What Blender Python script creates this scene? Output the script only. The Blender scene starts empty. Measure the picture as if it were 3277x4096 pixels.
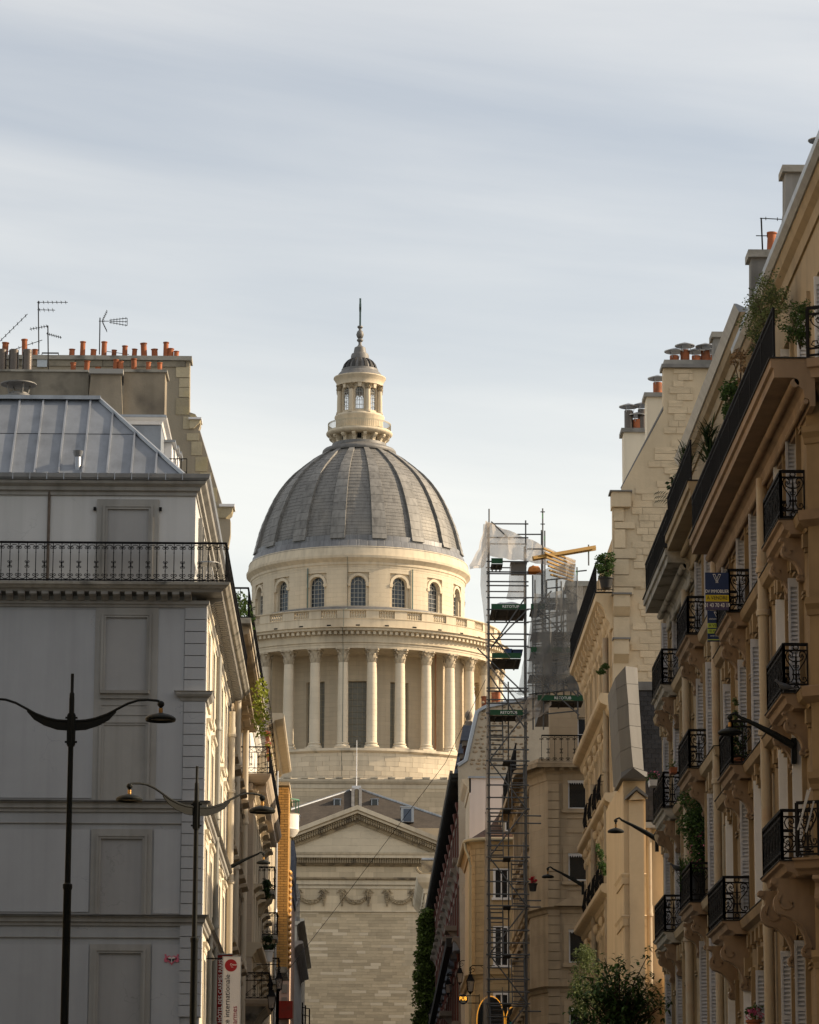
import bpy, math, random
from mathutils import Vector, Matrix
random.seed(11)
R = math.radians; PI = math.pi; sin = math.sin; cos = math.cos
SC = bpy.context.scene; COL = SC.collection

# ------------------------------------------------------------------ camera
FPX, UC, VC, CH = 14500.0, 1638.5, 2048.0, 1.7
YAW, PITCH, ROLL = 0.013107, math.atan(3062 / 14500.0), 0.004
_f = Vector((sin(YAW) * cos(PITCH), cos(YAW) * cos(PITCH), sin(PITCH)))
_r = Vector((cos(YAW), -sin(YAW), 0)); _u = _r.cross(_f)
RT = _r * cos(ROLL) + _u * sin(ROLL); UP = _u * cos(ROLL) - _r * sin(ROLL)
cam = bpy.data.cameras.new('camera'); camo = bpy.data.objects.new('camera', cam); COL.objects.link(camo)
cam.sensor_fit = 'HORIZONTAL'; cam.sensor_width = 24; cam.lens = FPX / 3277 * 24
cam.clip_start = 0.5; cam.clip_end = 20000
camo.matrix_world = Matrix(((RT.x, UP.x, -_f.x, 0), (RT.y, UP.y, -_f.y, 0), (RT.z, UP.z, -_f.z, CH), (0, 0, 0, 1)))
SC.camera = camo
def ray(u, v): return _f + RT * ((u - UC) / FPX) + UP * ((VC - v) / FPX)
def aY(u, v, Y): r = ray(u, v); return Vector((0, 0, CH)) + r * (Y / r.y)
def aX(u, v, X): r = ray(u, v); return Vector((0, 0, CH)) + r * (X / r.x)

# ------------------------------------------------------------------ sky and sun
SUN_EL, SUN_BACK = R(27), R(3)
sdir = Vector((cos(SUN_EL) * cos(SUN_BACK), cos(SUN_EL) * sin(SUN_BACK), sin(SUN_EL)))
w = bpy.data.worlds.new('World'); SC.world = w; w.use_nodes = True
nt = w.node_tree; N = nt.nodes; L = nt.links; N.clear()
out = N.new('ShaderNodeOutputWorld'); bg = N.new('ShaderNodeBackground'); bg.inputs[1].default_value = 0.087
sky = N.new('ShaderNodeTexSky'); sky.sky_type = 'NISHITA'; sky.sun_disc = False
sky.sun_elevation = SUN_EL; sky.sun_rotation = math.atan2(sdir.x, sdir.y)
sky.dust_density = 1.6; sky.air_density = 1.0; sky.ozone_density = 1.0
tc = N.new('ShaderNodeTexCoord'); sp = N.new('ShaderNodeSeparateXYZ'); L.new(tc.outputs['Generated'], sp.inputs[0])
def wm(op, a, b=None):
    n = N.new('ShaderNodeMath'); n.operation = op
    for i, x in enumerate((a, b)):
        if x is None: continue
        if isinstance(x, (int, float)): n.inputs[i].default_value = x
        else: L.new(x, n.inputs[i])
    return n.outputs[0]
az = wm('ARCTAN2', sp.outputs[0], sp.outputs[1]); el = wm('ARCSINE', sp.outputs[2])
el2 = wm('ADD', wm('SUBTRACT', el, 0.035), wm('MULTIPLY', az, 0.12))
def wnoise(sx, sz, scale, det, off=0.0, dist=0.6):
    c = N.new('ShaderNodeCombineXYZ'); L.new(wm('MULTIPLY', az, sx), c.inputs[0]); L.new(wm('MULTIPLY', el2, sz), c.inputs[1]); c.inputs[2].default_value = off
    n = N.new('ShaderNodeTexNoise'); n.inputs['Scale'].default_value = scale; n.inputs['Detail'].default_value = det
    n.inputs['Roughness'].default_value = 0.55; n.inputs['Distortion'].default_value = dist
    L.new(c.outputs[0], n.inputs['Vector']); return n.outputs[0]
def wramp(x, stops):
    r = N.new('ShaderNodeValToRGB'); e = r.color_ramp.elements
    e[0].position, e[0].color = stops[0][0], (stops[0][1],) * 3 + (1,)
    e[1].position, e[1].color = stops[-1][0], (stops[-1][1],) * 3 + (1,)
    for p, c in stops[1:-1]: q = e.new(p); q.color = (c,) * 3 + (1,)
    L.new(x, r.inputs[0]); return r.outputs[0]
BO, FO = 12.4, 2.9
big = wramp(wnoise(1.0, 7.0, 1.5, 3, BO, 0.2), [(0.34, 0.0), (0.66, 1.0)])
fine = wramp(wnoise(2.6, 20, 1.7, 6, FO, 0.45), [(0.28, 0.0), (0.74, 1.0)])
fib = wramp(wnoise(5, 90, 1.5, 5, 7.7, 0.3), [(0.3, 0.0), (0.75, 1.0)])
cl = wm('ADD', wm('ADD', wm('MULTIPLY', big, 0.40), wm('MULTIPLY', fine, 0.20)), wm('MULTIPLY', fib, 0.035))
cl = wm('MINIMUM', wm('ADD', cl, 0.40), 1.0)
mx = N.new('ShaderNodeMix'); mx.data_type = 'RGBA'; L.new(cl, mx.inputs[0]); L.new(sky.outputs[0], mx.inputs[6])
cs = N.new('ShaderNodeVectorMath'); cs.operation = 'MULTIPLY_ADD'; L.new(sky.outputs[0], cs.inputs[0]); cs.inputs[1].default_value = (0.93, 0.85, 0.72); cs.inputs[2].default_value = (5.75, 5.2, 4.5)
L.new(cs.outputs[0], mx.inputs[7])
L.new(mx.outputs[2], bg.inputs[0]); L.new(bg.outputs[0], out.inputs[0])
sl = bpy.data.lights.new('sun', 'SUN'); sl.energy = 5.0; sl.angle = R(0.53); sl.color = (1.0, 0.80, 0.56)
so = bpy.data.objects.new('sun', sl); COL.objects.link(so); so.location = (60, 100, 90)
so.rotation_euler = (-sdir).to_track_quat('-Z', 'Y').to_euler()
vs = SC.view_settings; vs.view_transform = 'Standard'; vs.look = 'None'; vs.exposure = 0.55; vs.gamma = 1.0; vs.use_curve_mapping = False

# ------------------------------------------------------------------ materials
MATS = {}
def mat(name, col, rough=0.85, metal=0.0, var=0.12, scale=1.5, bump=0.1, bscale=25.0, streak=0.0, rand=0.0, tone=0.0,
        spec=0.25, dirt=None, dirt_amt=0.0, dirt_scale=0.6, trans=0.0, brick=None, emit=0.0, alpha=1.0, crack=0.0):
    if name in MATS: return MATS[name]
    m = bpy.data.materials.new(name); MATS[name] = m; m.use_nodes = True
    nt = m.node_tree; N = nt.nodes; L = nt.links; b = N['Principled BSDF']; o = N['Material Output']
    tc = N.new('ShaderNodeTexCoord'); vec = tc.outputs['Object']
    def mth(op, a, c=None):
        n = N.new('ShaderNodeMath'); n.operation = op
        for i, x in enumerate((a, c)):
            if x is None: continue
            if isinstance(x, (int, float)): n.inputs[i].default_value = x
            else: L.new(x, n.inputs[i])
        return n.outputs[0]
    if rand:
        oi = N.new('ShaderNodeObjectInfo'); va = N.new('ShaderNodeVectorMath'); va.operation = 'ADD'
        cb = N.new('ShaderNodeCombineXYZ')
        for i in range(3): L.new(mth('MULTIPLY', oi.outputs['Random'], 37.0 + 11 * i), cb.inputs[i])
        L.new(vec, va.inputs[0]); L.new(cb.outputs[0], va.inputs[1]); vec = va.outputs[0]
    def noise(sc, det=4, stretch=None):
        n = N.new('ShaderNodeTexNoise'); n.inputs['Scale'].default_value = sc; n.inputs['Detail'].default_value = det
        v = vec
        if stretch:
            mp = N.new('ShaderNodeMapping'); mp.inputs['Scale'].default_value = stretch; L.new(v, mp.inputs[0]); v = mp.outputs[0]
        L.new(v, n.inputs['Vector']); return n.outputs[0]
    f = mth('ADD', 1.0 - var, mth('MULTIPLY', noise(scale, 5), 2 * var))
    if var > 0: f = mth('MULTIPLY', f, mth('ADD', 1 - var * 0.5, mth('MULTIPLY', noise(scale * 7, 3), var)))
    if streak:
        s = noise(1.0, 5, (2.2, 2.2, 0.12)); r = N.new('ShaderNodeMapRange'); r.inputs[1].default_value = 0.45; r.inputs[2].default_value = 0.75
        L.new(s, r.inputs[0]); f = mth('MULTIPLY', f, mth('SUBTRACT', 1.0, mth('MULTIPLY', r.outputs[0], streak)))
    if rand: f = mth('MULTIPLY', f, mth('ADD', 1 - rand, mth('MULTIPLY', oi.outputs['Random'], 2 * rand)))
    if tone:
        at = N.new('ShaderNodeAttribute'); at.attribute_name = 'tone'
        f = mth('MULTIPLY', f, mth('ADD', 1 - tone, mth('MULTIPLY', at.outputs['Fac'], 2 * tone)))
    height = None
    if crack:
        vo = N.new('ShaderNodeTexVoronoi'); vo.feature = 'DISTANCE_TO_EDGE'; vo.inputs['Scale'].default_value = 0.45
        ns = N.new('ShaderNodeTexNoise'); ns.inputs['Scale'].default_value = 1.6; ns.inputs['Detail'].default_value = 6; L.new(vec, ns.inputs['Vector'])
        ad = N.new('ShaderNodeVectorMath'); ad.operation = 'MULTIPLY_ADD'; L.new(ns.outputs['Color'], ad.inputs[0]); ad.inputs[1].default_value = (1.2, 1.2, 1.2); L.new(vec, ad.inputs[2]); L.new(ad.outputs[0], vo.inputs['Vector'])
        rr = N.new('ShaderNodeMapRange'); rr.inputs[1].default_value = 0.0; rr.inputs[2].default_value = 0.006; L.new(vo.outputs['Distance'], rr.inputs[0])
        gate = N.new('ShaderNodeMapRange'); gate.inputs[1].default_value = 0.52; gate.inputs[2].default_value = 0.6; L.new(noise(0.35, 3), gate.inputs[0])
        f = mth('MULTIPLY', f, mth('SUBTRACT', 1.0, mth('MULTIPLY', mth('MULTIPLY', mth('SUBTRACT', 1.0, rr.outputs[0]), gate.outputs[0]), crack)))
    if brick:
        # (bw, bh, mode) : 'x' wall in XZ, 'y' wall in YZ, 'c' round about brick[3], mortar darkening brick[4]
        spx = N.new('ShaderNodeSeparateXYZ'); L.new(vec, spx.inputs[0]); cb = N.new('ShaderNodeCombineXYZ')
        if brick[2] == 'c':
            cx, cy, rad = brick[3]
            L.new(mth('MULTIPLY', mth('ARCTAN2', mth('SUBTRACT', spx.outputs[0], cx), mth('SUBTRACT', spx.outputs[1], cy)), rad), cb.inputs[0])
        else: L.new(spx.outputs[0 if brick[2] == 'x' else 1], cb.inputs[0])
        L.new(spx.outputs[2], cb.inputs[1])
        bt = N.new('ShaderNodeTexBrick'); bt.inputs['Scale'].default_value = 1.0; bt.inputs['Brick Width'].default_value = brick[0]; bt.inputs['Row Height'].default_value = brick[1]
        bt.inputs['Mortar Size'].default_value = brick[1] * brick[5] if len(brick) > 5 else brick[1] * 0.03; bt.inputs['Mortar Smooth'].default_value = 0.3
        bt.inputs['Color1'].default_value = (1, 1, 1, 1); v2 = 1 - brick[4]; bt.inputs['Color2'].default_value = (v2, v2, v2, 1); v3 = 1 - 1.8 * brick[4]; bt.inputs['Mortar'].default_value = (v3, v3, v3, 1)
        bt.inputs['Bias'].default_value = 0.0
        L.new(cb.outputs[0], bt.inputs['Vector'])
        bw_ = N.new('ShaderNodeRGBToBW'); L.new(bt.outputs['Color'], bw_.inputs[0]); f = mth('MULTIPLY', f, bw_.outputs[0])
        height = mth('MULTIPLY', bt.outputs['Fac'], -1.5)
    vm = N.new('ShaderNodeVectorMath'); vm.operation = 'SCALE'; vm.inputs[0].default_value = col[:3]; L.new(f, vm.inputs['Scale'])
    cout = vm.outputs[0]
    if dirt:
        mxx = N.new('ShaderNodeMix'); mxx.data_type = 'RGBA'; rr = N.new('ShaderNodeMapRange'); rr.inputs[1].default_value = 0.5; rr.inputs[2].default_value = 0.68
        L.new(noise(dirt_scale, 6), rr.inputs[0]); L.new(mth('MULTIPLY', rr.outputs[0], dirt_amt), mxx.inputs[0])
        L.new(cout, mxx.inputs[6]); mxx.inputs[7].default_value = tuple(dirt) + (1,); cout = mxx.outputs[2]
    L.new(cout, b.inputs['Base Color'])
    b.inputs['Roughness'].default_value = rough; b.inputs['Metallic'].default_value = metal; b.inputs['Specular IOR Level'].default_value = spec
    if bump or height is not None:
        bp = N.new('ShaderNodeBump'); bp.inputs['Strength'].default_value = 0.6; bp.inputs['Distance'].default_value = 0.02
        h = mth('MULTIPLY', noise(bscale, 4), bump * 4)
        if height is not None: h = mth('ADD', h, height)
        L.new(h, bp.inputs['Height']); L.new(bp.outputs[0], b.inputs['Normal'])
    if emit:
        b.inputs['Emission Color'].default_value = tuple(col[:3]) + (1,); b.inputs['Emission Strength'].default_value = emit
    if trans or alpha < 1:
        sh = b.outputs[0]
        if trans:
            t = N.new('ShaderNodeBsdfTranslucent'); L.new(cout, t.inputs[0]); ms = N.new('ShaderNodeMixShader'); ms.inputs[0].default_value = trans
            L.new(sh, ms.inputs[1]); L.new(t.outputs[0], ms.inputs[2]); sh = ms.outputs[0]
        if alpha < 1:
            t = N.new('ShaderNodeBsdfTransparent'); ms = N.new('ShaderNodeMixShader')
            L.new(mth('MINIMUM', 1.0, mth('MULTIPLY', mth('ADD', 0.55, mth('MULTIPLY', noise(1.3, 4, (1, 1, 0.35)), 0.9)), alpha)), ms.inputs[0])
            L.new(t.outputs[0], ms.inputs[1]); L.new(sh, ms.inputs[2]); sh = ms.outputs[0]
        L.new(sh, o.inputs[0])
    return m

# ------------------------------------------------------------------ mesh builder
class MB:
    def __init__(s, T=None): s.v = []; s.f = []; s.sm = []; s.t = []; s.T = T; s.tone = 0.5
    def add(s, vs, fs, smooth=False):
        k = len(s.v)
        if s.T: vs = [s.T(p) for p in vs]
        s.v += [tuple(p) for p in vs]
        for f in fs: s.f.append([k + i for i in f]); s.sm.append(smooth); s.t.append(s.tone)
        return s
    def box(s, x0, x1, y0, y1, z0, z1):
        return s.add([(x0, y0, z0), (x1, y0, z0), (x1, y1, z0), (x0, y1, z0), (x0, y0, z1), (x1, y0, z1), (x1, y1, z1), (x0, y1, z1)],
                     [(3, 2, 1, 0), (4, 5, 6, 7), (0, 1, 5, 4), (1, 2, 6, 5), (2, 3, 7, 6), (3, 0, 4, 7)])
    def hexa(s, p): return s.add(p, [(3, 2, 1, 0), (4, 5, 6, 7), (0, 1, 5, 4), (1, 2, 6, 5), (2, 3, 7, 6), (3, 0, 4, 7)])
    def ext(s, loop, d, smooth=False):
        n = len(loop); d = Vector(d); l2 = [Vector(p) + d for p in loop]
        return s.add(list(loop) + l2, [list(range(n))[::-1], list(range(n, 2 * n))] + [(i, (i + 1) % n, n + (i + 1) % n, n + i) for i in range(n)], smooth)
    def px(s, poly, x0, x1): return s.ext([(x0, a, b) for a, b in poly], (x1 - x0, 0, 0))
    def py(s, poly, y0, y1): return s.ext([(a, y0, b) for a, b in poly], (0, y1 - y0, 0))
    def pz(s, poly, z0, z1): return s.ext([(a, b, z0) for a, b in poly], (0, 0, z1 - z0))
    def tube(s, pts, r, n=5, closed=False, smooth=True, flat=None):
        P = [Vector(p) for p in pts]; m = len(P); vs = []; rr = r if hasattr(r, '__len__') else [r] * m
        up = Vector((0, 0, 1))
        for i in range(m):
            a = P[(i - 1) % m] if (i or closed) else P[0]; b = P[(i + 1) % m] if (i < m - 1 or closed) else P[-1]
            t = (b - a); t = t.normalized() if t.length > 1e-9 else Vector((0, 0, 1))
            x = t.cross(up)
            if x.length < 0.05: x = t.cross(Vector((0, 1, 0)))
            if x.length < 0.05: x = t.cross(Vector((1, 0, 0)))
            x.normalize(); y = x.cross(t)
            for k in range(n): an = 2 * PI * k / n + PI / n; vs.append(P[i] + x * (cos(an) * rr[i]) + y * (sin(an) * rr[i] * (flat or 1)))
        fs = []
        for i in range(m if closed else m - 1):
            for k in range(n): a, b = i * n, ((i + 1) % m) * n; fs.append((a + k, a + (k + 1) % n, b + (k + 1) % n, b + k))
        if not closed: fs += [tuple(range(n))[::-1], tuple(range((m - 1) * n, m * n))]
        return s.add(vs, fs, smooth)
    def lathe(s, prof, cx=0, cy=0, n=24, a0=0, a1=2 * PI, smooth=True):
        full = abs(a1 - a0 - 2 * PI) < 1e-6; m = n if full else n + 1; vs = []
        for i in range(m):
            a = a0 + (a1 - a0) * i / n
            for r, z in prof: vs.append((cx + r * sin(a), cy - r * cos(a), z))
        k = len(prof); fs = []
        for i in range(n):
            j = (i + 1) % m
            for q in range(k - 1): fs.append((i * k + q, j * k + q, j * k + q + 1, i * k + q + 1))
        return s.add(vs, fs, smooth)
    def bar(s, p, q, w, h=None, up=(0, 0, 1)):
        p, q = Vector(p), Vector(q); h = h or w; t = (q - p).normalized(); x = t.cross(Vector(up))
        if x.length < 1e-4: x = t.cross(Vector((0, 1, 0)))
        x.normalize(); y = x.cross(t).normalized(); x *= w / 2; y *= h / 2
        return s.hexa([p - x - y, p + x - y, p + x + y, p - x + y, q - x - y, q + x - y, q + x + y, q - x + y])
    def sph(s, c, rx, ry=None, rz=None, n=8, m=6):
        ry = ry or rx; rz = rz or rx; vs = []; fs = []
        for i in range(m + 1):
            th = PI * i / m
            for k in range(n): ph = 2 * PI * k / n; vs.append((c[0] + rx * sin(th) * cos(ph), c[1] + ry * sin(th) * sin(ph), c[2] + rz * cos(th)))
        for i in range(m):
            for k in range(n): fs.append((i * n + k, i * n + (k + 1) % n, (i + 1) * n + (k + 1) % n, (i + 1) * n + k))
        return s.add(vs, fs, True)
    def sweep(s, prof, path, closed=False):
        # prof: (outward, z) closed loop ; path: xy points, outward is to the right of travel
        P = [Vector((p[0], p[1])) for p in path]; m = len(P); k = len(prof); vs = []
        for i in range(m):
            ds = []
            if i > 0 or closed: ds.append((P[i] - P[i - 1]).normalized())
            if i < m - 1 or closed: ds.append((P[(i + 1) % m] - P[i]).normalized())
            ns = [Vector((d.y, -d.x)) for d in ds]; nn = sum(ns, Vector((0, 0))).normalized(); nn /= max(0.3, nn.dot(ns[0]))
            for o, z in prof: vs.append((P[i].x + nn.x * o, P[i].y + nn.y * o, z))
        fs = []
        for i in range(m if closed else m - 1):
            j = (i + 1) % m
            for q in range(k): fs.append((i * k + q, j * k + q, j * k + (q + 1) % k, i * k + (q + 1) % k))
        if not closed: fs += [tuple(range(k)), tuple(range((m - 1) * k, m * k))[::-1]]
        return s.add(vs, fs)
    def mesh(s, name, mt):
        me = bpy.data.meshes.new(name); me.from_pydata(s.v, [], s.f)
        if any(s.sm):
            me.polygons.foreach_set('use_smooth', s.sm); me.set_sharp_from_angle(angle=R(38))
        if len(set(s.t)) > 1 or s.tone != 0.5:
            a = me.attributes.new('tone', 'FLOAT', 'FACE'); a.data.foreach_set('value', s.t)
        if mt: me.materials.append(mt if not isinstance(mt, str) else MATS[mt])
        me.update(); return me
    def build(s, name, mt, parent=None, **kw):
        o = bpy.data.objects.new(name, s.mesh(name, mt)); COL.objects.link(o)
        if parent is not None: o.parent = parent; o.matrix_parent_inverse = pinv(parent)
        for k, v in kw.items(): o[k] = v
        return o
def wloc(o):
    l = o.location.copy()
    while o.parent is not None: l = l + o.matrix_parent_inverse.translation + o.parent.location; o = o.parent
    return l
def pinv(p): return Matrix.Translation(-wloc(p))
GROUPS = {'chimney_stack': 'chimney stacks above the roofs', 'tv_aerial': 'tv aerials on the chimneys', 'planter_box': 'planters hung on balconies', 'balcony_house': 'balcony houses on the right', 'banner': 'banners on the left', 'sale_board': 'estate agency boards', 'balcony_plant': 'plants on the balconies', 'terrace_shrub': 'shrubs on the right terrace', 'terrace_bamboo': 'bamboos on the right terrace', 'flower_pot': 'flower pots', 'site_box': 'site boxes on the scaffold', 'debris_net': 'nets', 'tarpaulin': 'tarpaulins on the scaffold', 'pigeon': 'pigeons', 'far_cream_house': 'far houses on the left'}
def thing(name, label, cat, loc=(0, 0, 0), group=None):
    group = group or GROUPS.get(name)
    o = bpy.data.objects.new(name, None); COL.objects.link(o); o.location = loc; o.empty_display_size = 0.3
    o['label'] = label; o['category'] = cat
    if group: o['group'] = group
    return o
def tag(o, label, cat, group=None):
    group = group or GROUPS.get(o.name.split('.')[0])
    o['label'] = label; o['category'] = cat
    if group: o['group'] = group
    return o
def link(me, name, parent, loc=(0, 0, 0), rot=None, scale=None):
    o = bpy.data.objects.new(name, me); COL.objects.link(o); o.location = loc
    if rot: o.rotation_euler = rot
    if scale: o.scale = scale
    if parent is not None: o.parent = parent; o.matrix_parent_inverse = pinv(parent)
    return o
def copy_tree(o, d, parent=None):
    c = o.copy(); COL.objects.link(c)
    if parent is not None: c.parent = parent
    else: c.location = o.location + Vector(d)
    for ch in list(o.children): copy_tree(ch, d, c)
    return c
def TR(X): return lambda p: (X - p[0], p[1], p[2])       # right side facade: local (outward, along street, z)
def TL(X): return lambda p: (X + p[0], p[1], p[2])       # left side facade
def arcseg(mb, cx, cy, r0, r1, a, b, z0a, z0b, z1a, z1b):
    def q(r, t, z): return (cx + r * sin(t), cy - r * cos(t), z)
    mb.hexa([q(r1, a, z0a), q(r1, b, z0b), q(r0, b, z0b), q(r0, a, z0a), q(r1, a, z1a), q(r1, b, z1b), q(r0, b, z1b), q(r0, a, z1a)])
def arcwall(mb, cx, cy, r0, r1, z0, z1, centers, ha, zs, zspring, rise, n=6, pier=3):
    st = centers[1] - centers[0]
    for c in centers:
        for i in range(pier):
            a = c + ha + (st - 2 * ha) * i / pier; b = c + ha + (st - 2 * ha) * (i + 1) / pier
            arcseg(mb, cx, cy, r0, r1, a, b, z0, z0, z1, z1)
        for i in range(2 * n):
            ta, tb = -1 + i / n, -1 + (i + 1) / n; a, b = c + ta * ha, c + tb * ha
            za = zspring + rise * math.sqrt(max(0, 1 - ta * ta)); zb = zspring + rise * math.sqrt(max(0, 1 - tb * tb))
            if zs > z0: arcseg(mb, cx, cy, r0, r1, a, b, z0, z0, zs, zs)
            arcseg(mb, cx, cy, r0, r1, a, b, za, zb, z1, z1)
def spiral(cx, cy, r0, r1, a0, turns, n=18):
    return [(cx + (r0 + (r1 - r0) * i / n) * cos(a0 + turns * 2 * PI * i / n), cy + (r0 + (r1 - r0) * i / n) * sin(a0 + turns * 2 * PI * i / n)) for i in range(n + 1)]
def circ(cx, cy, r, n=12): return [(cx + r * cos(2 * PI * i / n), cy + r * sin(2 * PI * i / n)) for i in range(n)]
def text(s, name, mt, size, origin, xdir, ydir, parent, align='LEFT', ext=0.004):
    cu = bpy.data.curves.new(name, 'FONT'); cu.body = s; cu.size = size; cu.extrude = ext; cu.align_x = align; cu.resolution_u = 3
    o = bpy.data.objects.new(name, cu); COL.objects.link(o)
    x = Vector(xdir).normalized(); y = Vector(ydir).normalized(); z = x.cross(y)
    bpy.context.view_layer.update()
    me = bpy.data.meshes.new_from_object(o.evaluated_get(bpy.context.evaluated_depsgraph_get()))
    COL.objects.unlink(o); bpy.data.objects.remove(o)
    og = Vector(origin); k = Vector(xdir).length
    me.transform(Matrix(((x.x * k, y.x, z.x, og.x), (x.y * k, y.y, z.y, og.y), (x.z * k, y.z, z.z, og.z), (0, 0, 0, 1))))
    me.materials.clear(); me.materials.append(mt)
    q = bpy.data.objects.new(name, me); COL.objects.link(q)
    if parent is not None: q.parent = parent; q.matrix_parent_inverse = pinv(parent)
    return q
def leaves(mb, c, n, rx, ry, rz, size, rnd, up=0.3, hollow=0.45):
    for _ in range(n):
        while True:
            p = Vector((rnd.uniform(-1, 1), rnd.uniform(-1, 1), rnd.uniform(-1, 1)))
            if hollow < p.length < 1: break
        q = Vector((c[0] + p.x * rx, c[1] + p.y * ry, c[2] + p.z * rz)); s = size * rnd.uniform(0.6, 1.3)
        d = Vector((rnd.uniform(-1, 1), rnd.uniform(-1, 1), rnd.uniform(-1, up))).normalized(); e = d.cross(Vector((rnd.uniform(-1, 1), rnd.uniform(-1, 1), rnd.uniform(-1, 1)))).normalized()
        h = d.cross(e) * s * 0.12
        mb.tone = rnd.random()
        mb.add([q, q + d * s * 0.5 + e * s * 0.28 + h, q + d * s, q + d * s * 0.5 - e * s * 0.28 + h], [(0, 1, 2, 3)])
    return mb
def blade(mb, p, d, ln, wd, droop, rnd, k=3):
    P = Vector(p); D = Vector(d).normalized(); e = D.cross(Vector((0, 0, 1))); e = (e if e.length > 0.05 else Vector((1, 0, 0))).normalized(); pts = []
    for i in range(k + 1):
        t = i / k; wv = wd * (1 - t) * (0.6 + t) if i < k else 0.0; pts += [P + e * wv, P - e * wv]; P = P + D * ln / k; D = (D + Vector((0, 0, -droop / k))).normalized()
    mb.tone = rnd.random(); mb.add(pts, [(2 * i, 2 * i + 1, 2 * i + 3, 2 * i + 2) for i in range(k)])

# ---- stock of materials
mat('zinc', (0.30, 0.32, 0.35), 0.42, 0.7, 0.16, 1.2, 0.05, 8, streak=0.25, spec=0.5)
mat('zinc_panel', (0.20, 0.22, 0.25), 0.5, 0.45, 0.16, 1.0, 0.15, 3, streak=0.22, rand=0.08, spec=0.5)
mat('lead', (0.165, 0.162, 0.158), 0.6, 0.25, 0.2, 0.5, 0.15, 6, streak=0.3, spec=0.4)
mat('iron', (0.008, 0.008, 0.009), 0.75, 0.0, 0.2, 6, 0.05, 40, spec=0.12)
mat('steel_tube', (0.07, 0.073, 0.076), 0.5, 0.4, 0.2, 4, 0.05, 30, spec=0.5, dirt=(0.08, 0.07, 0.06), dirt_amt=0.5, dirt_scale=2)
mat('lamp_green', (0.010, 0.012, 0.012), 0.55, 0.0, 0.1, 3, 0.03, 30, spec=0.15)
mat('glass', (0.012, 0.014, 0.017), 0.06, 0.0, 0.1, 0.5, 0.0, 4, spec=0.6)
mat('dark_void', (0.01, 0.01, 0.01), 0.9, 0, 0, 1, 0)
mat('white_paint', (0.66, 0.66, 0.67), 0.5, 0, 0.08, 4, 0.03, 30, streak=0.12)
mat('shutter_grey', (0.45, 0.46, 0.50), 0.55, 0, 0.1, 3, 0.04, 30, streak=0.2)
mat('terracotta', (0.30, 0.10, 0.045), 0.8, 0, 0.18, 4, 0.1, 30, rand=0.22, dirt=(0.06, 0.04, 0.03), dirt_amt=0.6, dirt_scale=2.5)
mat('leaf', (0.045, 0.085, 0.02), 0.6, 0, 0.2, 3, 0, tone=0.55, trans=0.3)
mat('leaf_dark', (0.022, 0.045, 0.015), 0.6, 0, 0.2, 3, 0, tone=0.55, trans=0.2)
mat('leaf_pale', (0.10, 0.13, 0.05), 0.6, 0, 0.2, 3, 0, tone=0.5, trans=0.3)
mat('leaf_yellow', (0.22, 0.25, 0.03), 0.6, 0, 0.2, 3, 0, tone=0.5, trans=0.4)
mat('flower_red', (0.45, 0.02, 0.04), 0.6, 0, 0.2, 3, 0, tone=0.4, trans=0.3)
mat('flower_pink', (0.5, 0.12, 0.22), 0.6, 0, 0.2, 3, 0, tone=0.4, trans=0.3)
mat('bark', (0.07, 0.05, 0.035), 0.9, 0, 0.3, 8, 0.3, 30)

# ------------------------------------------------------------------ ground
def gz(y): return 0.0 if y < 95 else (y - 95) * 0.072 if y < 340 else 245 * 0.072
mat('asphalt', (0.05, 0.05, 0.052), 0.9, 0, 0.2, 1, 0.2, 30)
mat('pave', (0.22, 0.21, 0.19), 0.9, 0, 0.15, 1, 0.1, 20, brick=(0.8, 0.4, 'x', 0, 0.1))
mat('soil', (0.09, 0.085, 0.075), 0.95, 0, 0.2, 0.3, 0.2, 5)
ys = [-600, 95, 340, 6000]
def sheet(x0, x1, dz, name, m, ys=ys):
    b = MB(); b.add([(x, y, gz(y) + dz) for y in ys for x in (x0, x1)], [(2 * i, 2 * i + 1, 2 * i + 3, 2 * i + 2) for i in range(len(ys) - 1)])
    return b.build(name, m, kind='structure')
sheet(-4000, 4000, 0, 'ground', MATS['soil'])
sheet(-2.6, 5.6, 0.004, 'road', MATS['asphalt'], [-600, 95, 340])
for x0, x1 in ((-4.4, -2.6), (5.6, 8.3)):
    b = MB(); P = [-60, 95, 340]
    for i in range(2): b.hexa([(x0, P[i], gz(P[i]) - .2), (x1, P[i], gz(P[i]) - .2), (x1, P[i + 1], gz(P[i + 1]) - .2), (x0, P[i + 1], gz(P[i + 1]) - .2), (x0, P[i], gz(P[i]) + .13), (x1, P[i], gz(P[i]) + .13), (x1, P[i + 1], gz(P[i + 1]) + .13), (x0, P[i + 1], gz(P[i + 1]) + .13)])
    b.build('pavement', MATS['pave'], kind='structure')

# ------------------------------------------------------------------ the domed church
CX, CY = -0.45, 380.0
def z4(y, r=0): return aY(1434, 1150 + .5797 * y, CY - r).z
def z5(y, r=0): return aY(1434, 2200 + .5797 * y, CY - r).z
K4 = .5797 * 389 / 14500
PS = (0.60, 0.52, 0.395)
mat('pst', PS, 0.85, 0, 0.12, 0.25, 0.05, 6, streak=0.22, dirt=(0.24, 0.20, 0.15), dirt_amt=0.5, dirt_scale=0.18)
mat('pst_drum', PS, 0.85, 0, 0.07, 0.25, 0.03, 6, streak=0.12, brick=(1.4, 0.48, 'c', (CX, CY, 11.4), 0.06, 0.04))
mat('pst_podium', PS, 0.85, 0, 0.08, 0.25, 0.03, 6, streak=0.15, tone=0.10)
mat('pst_wall', (0.55, 0.455, 0.32), 0.88, 0, 0.10, 0.25, 0.05, 8, streak=0.12, tone=0.16)
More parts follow.
